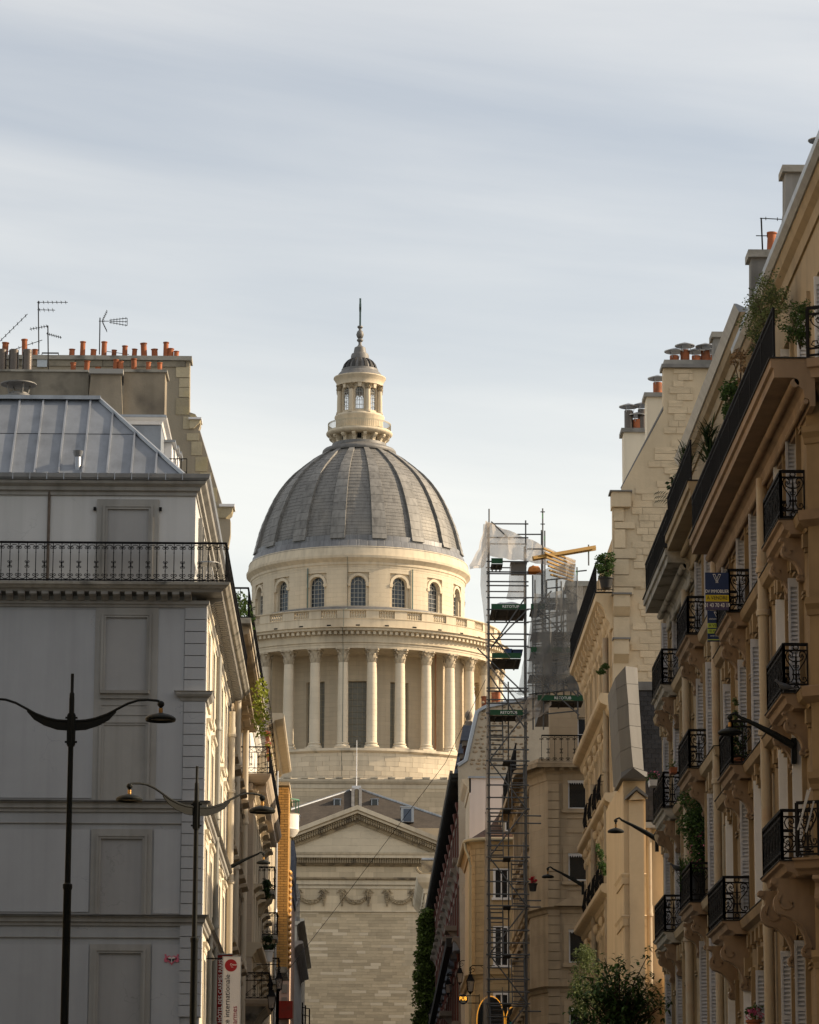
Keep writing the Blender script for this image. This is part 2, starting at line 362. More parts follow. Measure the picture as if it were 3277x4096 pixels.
mat('pst_block', (0.50, 0.405, 0.275), 0.88, 0, 0.2, 0.9, 0.08, 8, rand=0.16, streak=.1)
mat('pst_block_light', (0.62, 0.52, 0.38), 0.88, 0, 0.10, 0.9, 0.08, 8, rand=0.12)
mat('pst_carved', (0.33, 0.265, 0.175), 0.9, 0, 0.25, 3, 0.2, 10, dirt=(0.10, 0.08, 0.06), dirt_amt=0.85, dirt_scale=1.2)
mat('pst_col', (0.62, 0.545, 0.425), 0.85, 0, 0.10, 0.5, 0.03, 6, rand=0.05, brick=(30, 0.55, 'x', 0, 0.05, 0.03))
mat('old_glass', (0.17, 0.165, 0.135), 0.3, 0, 0.15, 1.5, 0.05, 3, spec=0.4)
mat('bar_grey', (0.42, 0.42, 0.39), 0.6)
mat('clear_glass', (0.5, 0.55, 0.6), 0.1, 0, 0, 1, 0, alpha=0.14)
mat('lead_rows', (0.19, 0.186, 0.178), 0.62, 0.2, 0.2, 0.3, 0.1, 4, streak=0.35, spec=0.35, brick=(0.52, 0.9, 'c', (CX, CY, 11.0), 0.07, 0.03), dirt=(0.27, 0.25, 0.215), dirt_amt=0.5, dirt_scale=0.22)
mat('lead_sheet', (0.20, 0.196, 0.187), 0.62, 0.2, 0.22, 0.5, 0.12, 4, streak=0.45, rand=0.12, spec=0.35)
mat('bronze', (0.10, 0.15, 0.14), 0.6, 0.4, 0.2, 3)
ch = thing('domed_church', 'pale stone church with columned drum and grey lead dome closing the street', 'church', (CX, CY, gz(380)))
# finial, cone, cupola
def lat(name, m, pts, n=32, parent=ch, s4=True):
    return MB().lathe([(hw * K4, z4(y)) for hw, y in pts], CX, CY, n).build(name, MATS[m], parent)
b = MB(); zt, zb = z4(75), z4(264); b.box(CX - .10, CX + .10, CY - .10, CY + .10, zb, zt); b.box(CX - .12, CX + .12, CY - 1.0, CY + 1.0, z4(150), z4(128)); b.build('cross', MATS['bronze'], ch)
fin = lat('finial', 'lead', [(0, 262), (18, 266), (20, 275), (10, 285), (10, 295), (20, 304), (27, 326), (20, 346), (12, 352), (22, 360), (22, 368), (11, 378), (11, 392), (18, 405), (33, 413)], 20)
lat('stepped_cap', 'lead', [(33, 413), (38, 416), (45, 455), (58, 460), (63, 475), (63, 500), (70, 503)], 28)
cup = lat('small_cupola', 'lead', [(66, 500), (84, 512), (100, 532), (110, 552), (113, 568)], 32)
for i in range(16):
    a = 2 * PI * i / 16; b = MB()
    for (h0, y0), (h1, y1) in (((66, 498), (86, 512)), ((86, 512), (103, 532)), ((103, 532), (116, 567))):
        r0, r1 = h0 * K4 + .12, h1 * K4 + .12
        b.hexa([(CX + r * sin(a + s), CY - r * cos(a + s), z) for r, z in ((r1 - .2, z4(y1)), (r0 - .2, z4(y0))) for s in (-.07, .07)][:0] or
               [(CX + (r1 - .25) * sin(a - .09), CY - (r1 - .25) * cos(a - .09), z4(y1)), (CX + (r1 - .25) * sin(a + .09), CY - (r1 - .25) * cos(a + .09), z4(y1)), (CX + r1 * sin(a + .09), CY - r1 * cos(a + .09), z4(y1)), (CX + r1 * sin(a - .09), CY - r1 * cos(a - .09), z4(y1)),
                (CX + (r0 - .25) * sin(a - .09), CY - (r0 - .25) * cos(a - .09), z4(y0)), (CX + (r0 - .25) * sin(a + .09), CY - (r0 - .25) * cos(a + .09), z4(y0)), (CX + r0 * sin(a + .09), CY - r0 * cos(a + .09), z4(y0)), (CX + r0 * sin(a - .09), CY - r0 * cos(a - .09), z4(y0))])
    b.build('cupola_rib', mat('lead_black', (.04, .04, .04), .7), cup)
lat('lantern_roof', 'lead', [(112, 566), (128, 570), (130, 585), (138, 590), (150, 603), (156, 615), (170, 624), (100, 626)], 48)
lat('lantern_cornice', 'pst', [(120, 622), (181, 627), (182, 634), (174, 644), (168, 655), (162, 662), (160, 688), (120, 688)], 48)
# lantern wall with eight arched openings
b = MB(); arcwall(b, CX, CY, 118 * K4, 138 * K4, z4(892), z4(686), [i * PI / 4 for i in range(8)], .225, z4(868), z4(738), 30 * K4, 5, 3); b.build('lantern_wall', MATS['pst'], ch)
b = MB(); arcwall(b, CX, CY, 136 * K4, 141 * K4, z4(868), z4(700), [i * PI / 4 for i in range(8)], .27, z4(868), z4(738), 36 * K4, 5, 2)
for i in range(8):
    a = i * PI / 4; c, s_ = cos(a), sin(a); wdw = MB()
    def q(x, z, r=126 * K4): return (CX + r * s_ + x * c, CY - r * c + x * s_, z)
    for x in (-.28, 0, .28): wdw.tube([q(x, z4(868)), q(x, z4(715))], .035, 4)
    for y in (745, 775, 805, 835): wdw.tube([q(-.5, z4(y)), q(.5, z4(y))], .03, 4)
    wdw.tube([q(.28 * cos(t), z4(745) + .35 * sin(t)) for t in [PI * k / 8 for k in range(9)]], .03, 4)
    wf = wdw.build('lantern_window', MATS['bar_grey'], ch)
    g = MB(); g.add([q(-.5, z4(868), 124 * K4), q(.5, z4(868), 124 * K4), q(.5, z4(740), 124 * K4), q(.3, z4(714), 124 * K4), q(-.3, z4(714), 124 * K4), q(-.5, z4(740), 124 * K4)], [(0, 1, 2, 3, 4, 5)]); g.build('pane', MATS['clear_glass'], wf)
    k = MB(); k.hexa([q(-.16, z4(716), 138 * K4), q(.16, z4(716), 138 * K4), q(.16, z4(716), 150 * K4), q(-.16, z4(716), 150 * K4), q(-.22, z4(688), 138 * K4), q(.22, z4(688), 138 * K4), q(.22, z4(688), 154 * K4), q(-.22, z4(688), 154 * K4)]); k.build('keystone', MATS['pst'], ch)
def corinthian(R0, h):
    # capital between z=0 and z=h, shaft radius R0 at the neck
    b = MB(); b.lathe([(R0, 0), (R0 * 1.12, .03 * h), (R0, .06 * h), (R0 * .98, .5 * h), (R0 * 1.15, .8 * h), (R0 * 1.35, .88 * h)], 0, 0, 14)
    A = R0 * 1.55; ab = []
    for i in range(4):
        a = PI / 2 * i
        for t, rr in ((-.70, 1.28), (-.62, 1.33), (-.3, .96), (0, .9), (.3, .96), (.62, 1.33)):
            ab.append((A * rr * cos(a + t) * .93, A * rr * sin(a + t) * .93))
    b.pz(ab, .88 * h, h)
    for row, (z0, z1, ro, n, off) in enumerate(((.04, .36, 1.28, 8, 0), (.2, .62, 1.38, 8, PI / 8))):
        for i in range(n):
            a = 2 * PI * i / n + off; e = Vector((-sin(a), cos(a), 0)); d = Vector((cos(a), sin(a), 0)); W = R0 * .36
            pr = [(1.0, z0), (1.10, (z0 + z1) / 2), (1.16, z1 - .05), (ro, z1), (ro + .02, z1 - .07)]
            vs = []
            for k, (rr, z) in enumerate(pr):
                wk = W * (1 if k < 3 else .7); c = d * (R0 * rr); vs += [tuple(c + e * wk + Vector((0, 0, z * h))), tuple(c + d * .04 + Vector((0, 0, z * h))), tuple(c - e * wk + Vector((0, 0, z * h)))]
            b.add(vs, [(3 * k + j, 3 * k + j + 1, 3 * k + j + 4, 3 * k + j + 3) for k in range(4) for j in range(2)])
    for i in range(4):
        a = PI / 4 + PI / 2 * i; d = Vector((cos(a), sin(a), 0)); e = Vector((-sin(a), cos(a), 0))
        for sg in (-1, 1):
            pts = [d * (R0 * 1.0) + e * sg * R0 * .35 + Vector((0, 0, .5 * h)), d * (R0 * 1.3) + e * sg * R0 * .16 + Vector((0, 0, .72 * h))] + [d * (R0 * (1.55 + .17 * cos(t))) + e * sg * R0 * .08 + Vector((0, 0, .75 * h + R0 * .17 * sin(t))) for t in [PI * .9 - .9 * k for k in range(8)]]
            b.tube(pts, R0 * .085, 5)
        b.tube([d * 0 + Vector((cos(a + PI / 4), sin(a + PI / 4), 0)) * R0 * 1.38 + Vector((0, 0, .93 * h)), Vector((cos(a + PI / 4), sin(a + PI / 4), 0)) * R0 * 1.5 + Vector((0, 0, .93 * h))], R0 * .18, 6)
    return b
lc = corinthian(.24, .62).mesh('capital', MATS['pst_carved'])
lsh = MB().lathe([(.36, 0), (.36, .1), (.30, .14), (.33, .2), (.27, .26), (.26, 1.4), (.22, z4(693) - z4(890) - .6)], 0, 0, 14).mesh('shaft', MATS['pst'])
for i in range(8):
    a = PI / 8 + i * PI / 4; r = 151 * K4; p = (CX + r * sin(a), CY - r * cos(a), z4(890))
    o = link(lsh, 'lantern_column', ch, p); link(lc, 'capital', o, (p[0], p[1], z4(693) - .62))
lat('lantern_base', 'pst', [(110, 886), (168, 889), (173, 898), (173, 906), (165, 916), (163, 1010), (110, 1012)], 48)
# gallery
lat('gallery_slab', 'pst', [(150, 1003), (226, 1005), (230, 1012), (229, 1020), (219, 1030), (205, 1036), (150, 1036)], 64)
b = MB(); rr = 217 * K4
for zz in (z4(948), z4(955), z4(1000)): b.tube([(CX + rr * sin(2 * PI * k / 64), CY - rr * cos(2 * PI * k / 64), zz) for k in range(64)], .035, 4, True)
for k in range(96): a = 2 * PI * k / 96; b.tube([(CX + rr * sin(a), CY - rr * cos(a), z4(1003)), (CX + rr * sin(a), CY - rr * cos(a), z4(948))], .028, 4)
b.build('gallery_railing', mat('rail_pale', (0.42, 0.38, 0.28), 0.6), ch)
lat('lantern_drum', 'pst', [(150, 1030), (155, 1040), (150, 1112)], 48)
cons = [(150, 1036), (208, 1036), (212, 1046), (204, 1056), (190, 1064), (182, 1078), (183, 1090), (176, 1098), (166, 1098), (150, 1100)]
for i in range(16):
    a = PI / 16 + i * PI / 8; c, s_ = cos(a), sin(a); b = MB()
    b.ext([(CX + hw * K4 * s_ - .17 * c, CY - hw * K4 * c - .17 * s_, z4(y)) for hw, y in cons], (.34 * c, .34 * s_, 0)); b.build('console', MATS['pst'], ch)
for i in range(8):
    a = i * PI / 4; c, s_ = cos(a), sin(a); b = MB(); r = 151 * K4
    b.ext([(CX + r * s_ + x * c, CY - r * c + x * s_, z4(y)) for x, y in ((-.22, 1072), (.22, 1072), (.22, 1035), (-.22, 1035))], (.06 * s_, -.06 * c, 0)); b.build('drum_opening', MATS['dark_void'], ch)
lat('lead_collar', 'lead', [(140, 1080), (188, 1086), (190, 1104), (205, 1112), (245, 1126), (254, 1136), (256, 1146), (252, 1156), (236, 1162), (200, 1160)], 64)
# the dome
prof = [(232, 1152), (305, 1198), (365, 1245), (435, 1302), (483, 1350), (523, 1400), (557, 1450), (585, 1500), (610, 1552), (631, 1602), (652, 1652), (670, 1702), (684, 1752), (696, 1802), (706, 1842), (714, 1872)]
PR = [(hw * K4 - .1, z4(y)) for hw, y in prof]
def prof_at(t):
    x = t * (len(PR) - 1); i = min(int(x), len(PR) - 2); f_ = x - i
    return (PR[i][0] * (1 - f_) + PR[i + 1][0] * f_, PR[i][1] * (1 - f_) + PR[i + 1][1] * f_)
rows = []; NR = 30
for k in range(NR):
    r0, z0 = prof_at(k / NR); r1, z1 = prof_at((k + 1) / NR)
    rows += [(r0, z0), ((r0 + r1) / 2, (z0 + z1) / 2), (r1 + .022, z1 + .012)]
MB().lathe(rows, CX, CY, 128).build('lead_sheeting', MATS['lead_rows'], ch, kind='stuff')
NS = 13
for i in range(16):
    am = PI / 16 + i * PI / 8
    if abs(((am + PI) % (2 * PI)) - PI) > 1.9: 
        pass
    for k in range(NS):
        b = MB(); sub = 3
        for j in range(sub):
            t0 = max(0, (k + j / sub) / NS + (.0008 if j == 0 else 0)); t1 = (k + (j + 1) / sub) / NS - (.0008 if j == sub - 1 else 0)
            r0, z0 = prof_at(t0); r1, z1 = prof_at(t1); lift = .32 + (.03 * (j + 1) / sub)
            for q in range(3):
                a0, a1 = am - .068 + .136 * q / 3, am - .068 + .136 * (q + 1) / 3
                def pp(r, a, z): return (CX + r * sin(a), CY - r * cos(a), z)
                b.hexa([pp(r1 - .1, a0, z1), pp(r1 - .1, a1, z1), pp(r1 + lift, a1, z1), pp(r1 + lift, a0, z1), pp(r0 - .1, a0, z0), pp(r0 - .1, a1, z0), pp(r0 + lift, a1, z0), pp(r0 + lift, a0, z0)])
        b.build('rib_sheet', MATS['lead_sheet'], ch)
MB().lathe([(706 * K4, z4(1846)), (716 * K4, z4(1850)), (718 * K4, z4(1880)), (728 * K4, z4(1890)), (735 * K4, z4(1918)), (754 * K4, z4(1938)), (690 * K4, z4(1940))], CX, CY, 128).build('lead_skirt', mat('lead_skirt', (0.20, 0.205, 0.215), 0.5, 0.4, 0.2, .5, .1, 5, streak=.3, brick=(0.9, 3.0, 'c', (CX, CY, 11.5), 0.12, 0.02)), ch)
# upper drum
rd = 11.36
zc0, zc1 = z5(118, rd), z5(44, rd)
MB().lathe([(rd - .6, zc0), (rd + .02, zc0), (rd + .06, zc0 + .25), (rd + .14, zc0 + .3), (rd + .16, zc0 + .55), (rd + .35, zc0 + .75), (rd + .57, zc0 + .95), (rd + .6, zc0 + 1.2), (rd + .5, zc1 + .05), (752 * K4 - .02, z4(1930)), (690 * K4, z4(1925))], CX, CY, 128, smooth=True).build('drum_cornice', MATS['pst'], ch)
zt0 = z5(420, 13) - .6
c16 = [i * PI / 8 for i in range(16)]; zsl, ztop, ra = z5(382, rd), z5(175, rd), 54 * K4 * .97
b = MB(); arcwall(b, CX, CY, rd - .7, rd - .22, zt0, zc0, c16, ra / rd, zsl, ztop - ra, ra, 6, 4); b.build('drum_inner_wall', MATS['pst_drum'], ch)
b = MB(); arcwall(b, CX, CY, rd - .24, rd, zt0, zc0 + .02, c16, 72 * K4 / rd, zsl - .05, z5(152, rd), 0.0, 3, 5); b.build('drum_wall', MATS['pst_drum'], ch)
for i in range(16):
    if 5 <= i <= 11: continue
    a = c16[i]; c, s_ = cos(a), sin(a)
    def q(x, z, r): return (CX + r * s_ + x * c, CY - r * c + x * s_, z)
    b = MB(); rr = rd - .04; zs_ = ztop - ra; w1 = ra + .28
    pts = [(-ra, -1)] ; n = 12
    for k in range(n):
        t0, t1 = PI - PI * k / n, PI - PI * (k + 1) / n
        b.hexa([q(ra * cos(t0), zs_ + ra * sin(t0), rr - .3), q(w1 * cos(t0), zs_ + w1 * sin(t0), rr - .3), q(w1 * cos(t1), zs_ + w1 * sin(t1), rr - .3), q(ra * cos(t1), zs_ + ra * sin(t1), rr - .3),
                q(ra * cos(t0), zs_ + ra * sin(t0), rr), q(w1 * cos(t0), zs_ + w1 * sin(t0), rr), q(w1 * cos(t1), zs_ + w1 * sin(t1), rr), q(ra * cos(t1), zs_ + ra * sin(t1), rr)])
    for sg in (-1, 1):
        x0, x1 = sorted((sg * ra, sg * w1)); b.hexa([q(x0 - (.06 if sg < 0 else 0), zs_ - .3, rr - .3), q(x1 + (.06 if sg > 0 else 0), zs_ - .3, rr - .3), q(x1 + (.06 if sg > 0 else 0), zs_ - .3, rr + .05), q(x0 - (.06 if sg < 0 else 0), zs_ - .3, rr + .05), q(x0 - .06, zs_, rr - .3), q(x1 + .06, zs_, rr - .3), q(x1 + .06, zs_, rr + .08), q(x0 - .06, zs_, rr + .08)])
    b.build('window_surround', MATS['pst'], ch)
    b = MB(); r = rd - .55
    for x in (-.5 * ra, 0, .5 * ra): b.tube([q(x, zsl, r), q(x, ztop - .12, r)], .03, 4)
    for k in range(1, 6): z = zsl + (zs_ - zsl) * k / 5; b.tube([q(-ra, z, r), q(ra, z, r)], .027, 4)
    for rr2 in (.5 * ra, .97 * ra): b.tube([q(rr2 * cos(PI * k / 10), zs_ + rr2 * sin(PI * k / 10), r) for k in range(11)], .034, 4)
    for x in (-.97 * ra, .97 * ra): b.tube([q(x, zsl, r), q(x, zs_, r)], .034, 4)
    wf = b.build('arched_window', MATS['bar_grey'], ch)
    g = MB(); g.add([q(-ra, zsl, r - .06), q(ra, zsl, r - .06)] + [q(ra * cos(PI * k / 10), zs_ + ra * sin(PI * k / 10), r - .06) for k in range(11)], [tuple(range(13))]); g.build('pane', mat('drum_glass', (0.018, 0.028, 0.042), 0.10, 0, 0.2, 0.8, 0.1, 3, spec=0.5), wf)
MB().lathe([(rd - .2, z5(385, 11.6)), (rd + .25, z5(388, 11.6)), (rd + .4, z5(400, 11.7)), (rd + .4, z5(430, 11.7))], CX, CY, 96).build('lead_flashing', MATS['lead'], ch)
for a in (-.475, .515):
    b = MB(); r = rd + .12; b.tube([(CX + r * sin(a), CY - r * cos(a), z5(425, 11)), (CX + r * sin(a), CY - r * cos(a), z5(120, 11))], .07, 6); b.build('rainwater_pipe', MATS['bronze'], ch)
# balustrade
rb = 15.1
zr0, zr1, zr2, zr3 = z5(528, rb), z5(470, rb), z5(417, rb), z5(408, rb)
MB().lathe([(rb - 1.2, zr0 - .2), (rb + .1, zr0 - .2), (rb + .1, zr1 - .08), (rb + .16, zr1 - .06), (rb + .16, zr1), (rb - .5, zr1), (rb - .5, zr1 - .05), (rd, zr1 - .05)], CX, CY, 128, smooth=True).build('parapet_base', MATS['pst_podium'] if False else MATS['pst'], ch)
MB().lathe([(rb - .46, zr2), (rb + .14, zr2), (rb + .2, zr2 + .06), (rb + .2, zr3), (rb - .5, zr3 + .02), (rb - .46, zr2)], CX, CY, 128).build('parapet_rail', MATS['pst'], ch)
hb = zr2 - zr1
bme = MB().lathe([(.13, 0), (.13, .1 * hb), (.07, .14 * hb), (.14, .35 * hb), (.10, .55 * hb), (.065, .75 * hb), (.085, .82 * hb), (.13, .9 * hb), (.13, hb)], 0, 0, 8).mesh('baluster', MATS['pst'])
for i in range(32):
    a = i * PI / 16; vis = abs(((a + PI) % (2 * PI)) - PI) < 1.75
    b = MB()
    for k in range(2): arcseg(b, CX, CY, rb - .4, rb + .08, a + .055 + .0435 * k, a + .055 + .0435 * (k + 1), zr1, zr1, zr2, zr2)
    b.build('parapet_pier', MATS['pst'], ch)
    if vis:
        for k in range(6):
            t = a - .045 + .018 * k; r = rb - .16; link(bme, 'baluster', ch, (CX + r * sin(t), CY - r * cos(t), zr1))
        b = MB(); arcseg(b, CX, CY, rb + .05, rb + .12, a - .014, a + .014, z5(524, rb), z5(524, rb), z5(515, rb), z5(515, rb)); b.build('drain_slot', MATS['dark_void'], ch)
# entablature
rc = 14.95
ze0, ze1, ze2, ze3, ze4, ze5 = z5(674, rc + .6), z5(632, rc + .6), z5(582, rc + .6), z5(562, rc + .9), z5(550, rc + 1.3), z5(528, rc + 1.6)
MB().lathe([(rd, ze0), (rc + .52, ze0), (rc + .52, ze0 + .3), (rc + .57, ze0 + .32), (rc + .57, ze1 - .12), (rc + .7, ze1 - .06), (rc + .7, ze1), (rc + .52, ze1 + .02), (rc + .52, ze2 - .05), (rc + .66, ze2), (rc + .68, ze3), (rc + .8, ze3 + .02), (rc + 1.28, ze4), (rc + 1.28, ze4 + .22), (rc + 1.42, ze4 + .3), (rc + 1.5, ze5), (rc - .5, ze5 + .15)], CX, CY, 160).build('entablature', MATS['pst'], ch)
b = MB()
for k in range(176):
    a = 2 * PI * k / 176; arcseg(b, CX, CY, rc + .6, rc + 1.08, a - .009, a + .009, ze3 - .28, ze3 - .28, ze3 + .05, ze3 + .05)
b.build('dentil_course', MATS['pst'], ch, kind='stuff')
# columns
zb0, zcap0, zcap1 = z5(1374, rc), z5(776, rc), ze0
hcap = zcap1 - zcap0; hs = zcap0 - zb0
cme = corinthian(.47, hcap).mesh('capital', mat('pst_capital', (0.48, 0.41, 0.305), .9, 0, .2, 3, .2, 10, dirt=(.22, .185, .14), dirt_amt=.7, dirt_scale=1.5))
bm = MB().lathe([(.74, .16), (.76, .2), (.77, .3), (.72, .38), (.62, .42), (.60, .5), (.66, .54), (.66, .62), (.60, .66), (.56, .7)], 0, 0, 24); bm.box(-.76, .76, -.76, .76, -.05, .17); bme2 = bm.mesh('base', MATS['pst_col'])
sme = MB().lathe([(.555, .68), (.555, 2.5), (.545, 4.5), (.525, 6.5), (.49, hs - .2), (.48, hs)], 0, 0, 28).mesh('shaft', MATS['pst_col'])
for i in range(32):
    a = PI / 32 + i * PI / 16; p = (CX + rc * sin(a), CY - rc * cos(a), zb0)
    o = link(sme, 'column', ch, p, (0, 0, a)); link(bme2, 'base', o, p, (0, 0, 0)); link(cme, 'capital', o, (p[0], p[1], zcap0), (0, 0, 0))
    for c_ in o.children: c_.matrix_parent_inverse = Matrix.Rotation(-a, 4, 'Z') @ Matrix.Translation(-Vector(p)); c_.rotation_euler = (0, 0, a)
# cella wall with tall windows
zw1 = z5(903, rd)
b = MB(); arcwall(b, CX, CY, rd - .8, rd, zb0 - .3, ze0 + .1, c16, 66 * K4 / rd, zb0 - .3, zw1, 0, 3, 5); b.build('cella_wall', MATS['pst_drum'], ch)
for i in range(16):
    if 5 <= i <= 11: continue
    a = c16[i]; c, s_ = cos(a), sin(a); W = 66 * K4
    def q(x, z, r): return (CX + r * s_ + x * c, CY - r * c + x * s_, z)
    b = MB()
    for k in range(5): x = -W + 2 * W * k / 4; b.tube([q(x, zb0, rd - .5), q(x, zw1, rd - .5)], .035, 4)
    for k in range(13): z = zb0 + (zw1 - zb0) * k / 12; b.tube([q(-W, z, rd - .5), q(W, z, rd - .5)], .03, 4)
    if i == 0: b.tube([q(x, z, rd - .46) for x, z in ((-.3, zb0 + .2), (.3, zb0 + .2), (.3, zb0 + 1.0), (-.3, zb0 + 1.0))], .05, 4, True)
    wf = b.build('tall_window', mat('muntin', (0.30, 0.27, 0.20), 0.7), ch)
    g = MB(); g.add([q(-W, zb0, rd - .55), q(W, zb0, rd - .55), q(W, zw1, rd - .55), q(-W, zw1, rd - .55)], [(0, 1, 2, 3)]); g.build('pane', MATS['old_glass'], wf)
for sg in (-1, 1):
    for am in (PI / 4, 3 * PI / 4):
        b = MB()
        for k in range(4): a0 = sg * am - .11 + .055 * k; arcseg(b, CX, CY, rd - .1, 14.1, a0, a0 + .055, zb0 - .2, zb0 - .2, ze0 + .1, ze0 + .1)
        b.build('buttress', MATS['pst_drum'], ch)
for a in (.60,):
    b = MB(); r = 14.2; b.tube([(CX + r * sin(a), CY - r * cos(a), zb0), (CX + r * sin(a), CY - r * cos(a), ze0)], .1, 6); b.build('rainwater_pipe', mat('rust_pipe', (0.25, 0.13, 0.07), 0.8, 0, 0.3, 2), ch)
# podium ring, real courses
rp = 15.95; zp1, zp0 = z5(1386, rp), z5(1590, rp) - 2.5
MB().lathe([(rd, zb0 - .02), (rp + .25, zb0 - .04), (rp + .28, zb0 - .3), (rp + .1, zb0 - .45), (rp, zb0 - .5), (rp - .5, zb0 - .55)], CX, CY, 128).build('podium_ledge', mat('pst_ledge', PS, .9, 0, .15, .6, .1, 8, dirt=(.14, .13, .11), dirt_amt=.7, dirt_scale=.7), ch)
b = MB(); rnd = random.Random(3); z = zp0; row = 0
while z < zb0 - .5:
    h = min(.5, zb0 - .48 - z); a = -1.75 + (row % 2) * .05
    while a < 1.75:
        la = rnd.uniform(.075, .11); b.tone = rnd.random(); d = rnd.uniform(0, .02); arcseg(b, CX, CY, rp - .5, rp + d, a + .0007, a + la - .0007, z + .006, z + .006, z + h - .006, z + h - .006); a += la
    z += .5; row += 1
b.build('podium_stone', MATS['pst_podium'], ch, kind='stuff')
MB().lathe([(rp - .06, zp0), (rp - .06, zb0 - .45)], CX, CY, 96).build('podium_core', mat('mortar', (0.30, 0.25, 0.19), .95), ch)
def stonewall(b, x0, x1, z0, z1, y, depth, ch_, lmin, lmax, rnd, gap=.006, proud=.02, cut=None):
    """courses of single blocks on a wall facing -Y; returns list of (xa,xb,za,zb,proud) when b is None"""
    res = []; z = z0; row = 0
    while z < z1 - .02:
        h = min(ch_, z1 - z); x = x0 - rnd.uniform(0, lmax * .7)
        while x < x1:
            l = rnd.uniform(lmin, lmax); xa, xb = max(x, x0), min(x + l, x1); x += l
            if xb - xa < .06: continue
            if cut and not cut((xa + xb) / 2, z + h / 2): continue
            p = rnd.uniform(0, proud); res.append((xa + gap, xb - gap, z + gap, z + h - gap, p))
            if b is not None: b.tone = rnd.random(); b.box(xa + gap, xb - gap, y - p, y + depth, z + gap, z + h - gap)
        z += ch_; row += 1
    return res
# square crossing block behind the pediment
zq = z5(1578, 17.2); yq = CY - 17.2
b = MB(); stonewall(b, CX - 15, CX + 15, 22, zq - 1.0, yq, .3, .5, .9, 1.9, rnd); b.build('crossing_stone', MATS['pst_wall'], ch, kind='stuff')
MB().box(CX - 17, CX + 17, yq + .06, CY + 17, 15, zq - .3).build('crossing_core', MATS['mortar'], ch)
MB().sweep([(-.5, zq - 1.0), (.06, zq - 1.0), (.06, zq - .6), (.18, zq - .5), (.3, zq - .3), (.34, zq - .08), (.1, zq), (-.5, zq)], [(CX - 17, yq), (CX + 17, yq)][::1]).build('crossing_cornice', MATS['pst'], ch)
for k in range(-9, 10): MB().box(CX + k * 1.75 - .38, CX + k * 1.75 + .38, yq - .38, yq + .3, zq - .02, zq + .13).build('coping_block', MATS['pst_ledge'], ch)
# ---- transept front
YF = 345.0
def f6(x, y, Y=YF): return aY(1000 + .5217 * x, 3050 + .5217 * y, Y)
def z6(y, Y=YF): return f6(822, y, Y).z
FX = f6(822, 600).x; HW = 10.9
zpc = z6(697); za = z6(367)                      # horizontal cornice top, apex
tanp = (za - z6(697)) / HW * 1.03
# wall below
zwt, zwb = z6(1152), gz(345)
MB().box(FX - 9.9, FX + 9.9, YF + .08, YF + 18, zwb - 1, z6(690)).build('transept_core', MATS['mortar'], ch)
blk = stonewall(None, FX - 9.9, FX + 9.9, z6(2075), zwt, YF, .3, .287, .75, 1.75, rnd, .005, .018)
vis = [q for q in blk if f6(430, 1500).x - .6 < (q[0] + q[1]) / 2 < f6(1290, 1500).x + .2]
vis.sort(key=lambda q: abs((q[0] + q[1]) / 2 - FX)); vis, rest = vis[:300], vis[300:] + [q for q in blk if not (f6(430, 1500).x - .6 < (q[0] + q[1]) / 2 < f6(1290, 1500).x + .2)]
unit = [MB().box(-.5, .5, -.5, .5, -.5, .5).mesh('stone_block', MATS[m]) for m in ('pst_block', 'pst_block_light')]
for xa, xb, z0_, z1_, p in vis:
    link(unit[1 if rnd.random() < .09 else 0], 'stone_block', ch, ((xa + xb) / 2, YF + .15 - p / 2, (z0_ + z1_) / 2), None, (xb - xa, .3 + p, z1_ - z0_))
b = MB()
for xa, xb, z0_, z1_, p in rest: b.tone = rnd.random(); b.box(xa, xb, YF - p, YF + .3, z0_, z1_)
b.build('wall_stone', MATS['pst_wall'], ch, kind='stuff')
MB().box(FX - 9.9, FX + 9.9, YF - .02, YF + .3, zwb - 1, z6(2075)).build('lower_wall', MATS['pst_wall'], ch)
def band(name, y0, y1, o, m='pst', hw=9.9, prof=None):
    z0_, z1_ = z6(y1), z6(y0); P = prof or [(-.4, 0), (o, 0), (o, 1), (-.4, 1)]
    return MB().sweep([(a if a < 0 else a, z0_ + (z1_ - z0_) * c) for a, c in P], [(FX - hw, YF + 4), (FX - hw, YF), (FX + hw, YF), (FX + hw, YF + 4)]).build(name, MATS[m], ch)
b = MB(); stonewall(b, FX - 9.9, FX + 9.9, z6(1138), z6(966), YF + .03, .3, .72, 1.0, 2.0, rnd, .004, .01); b.build('frieze_stone', MATS['pst_wall'], ch, kind='stuff')
band('string_moulding', 1138, 1153, .2, prof=[(-.4, 0), (.03, 0), (.2, .5), (.2, 1), (-.4, 1)])
band('architrave', 904, 968, .2, prof=[(-.4, 0), (.08, 0), (.08, .45), (.16, .47), (.16, .97), (.25, 1), (-.4, 1)])
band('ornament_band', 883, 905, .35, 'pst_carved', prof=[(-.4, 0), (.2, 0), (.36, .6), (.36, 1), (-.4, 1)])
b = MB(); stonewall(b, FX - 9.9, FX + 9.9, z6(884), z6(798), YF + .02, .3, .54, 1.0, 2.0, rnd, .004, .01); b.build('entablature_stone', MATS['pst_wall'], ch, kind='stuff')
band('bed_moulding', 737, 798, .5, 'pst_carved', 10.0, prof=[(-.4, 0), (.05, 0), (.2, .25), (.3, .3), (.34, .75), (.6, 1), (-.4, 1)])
band('cornice', 698, 738, 1.1, 'pst', 10.0, prof=[(-.4, 0), (.85, 0), (.85, .55), (.95, .62), (1.05, 1), (-.4, 1)])
b = MB()
for k in range(-46, 47):
    x = FX + k * .225; b.box(x - .065, x + .065, YF - .62, YF - .1, z6(776), z6(752)); b.sph((x, YF - .62, z6(744)), .085, .08, .1, 6, 4)
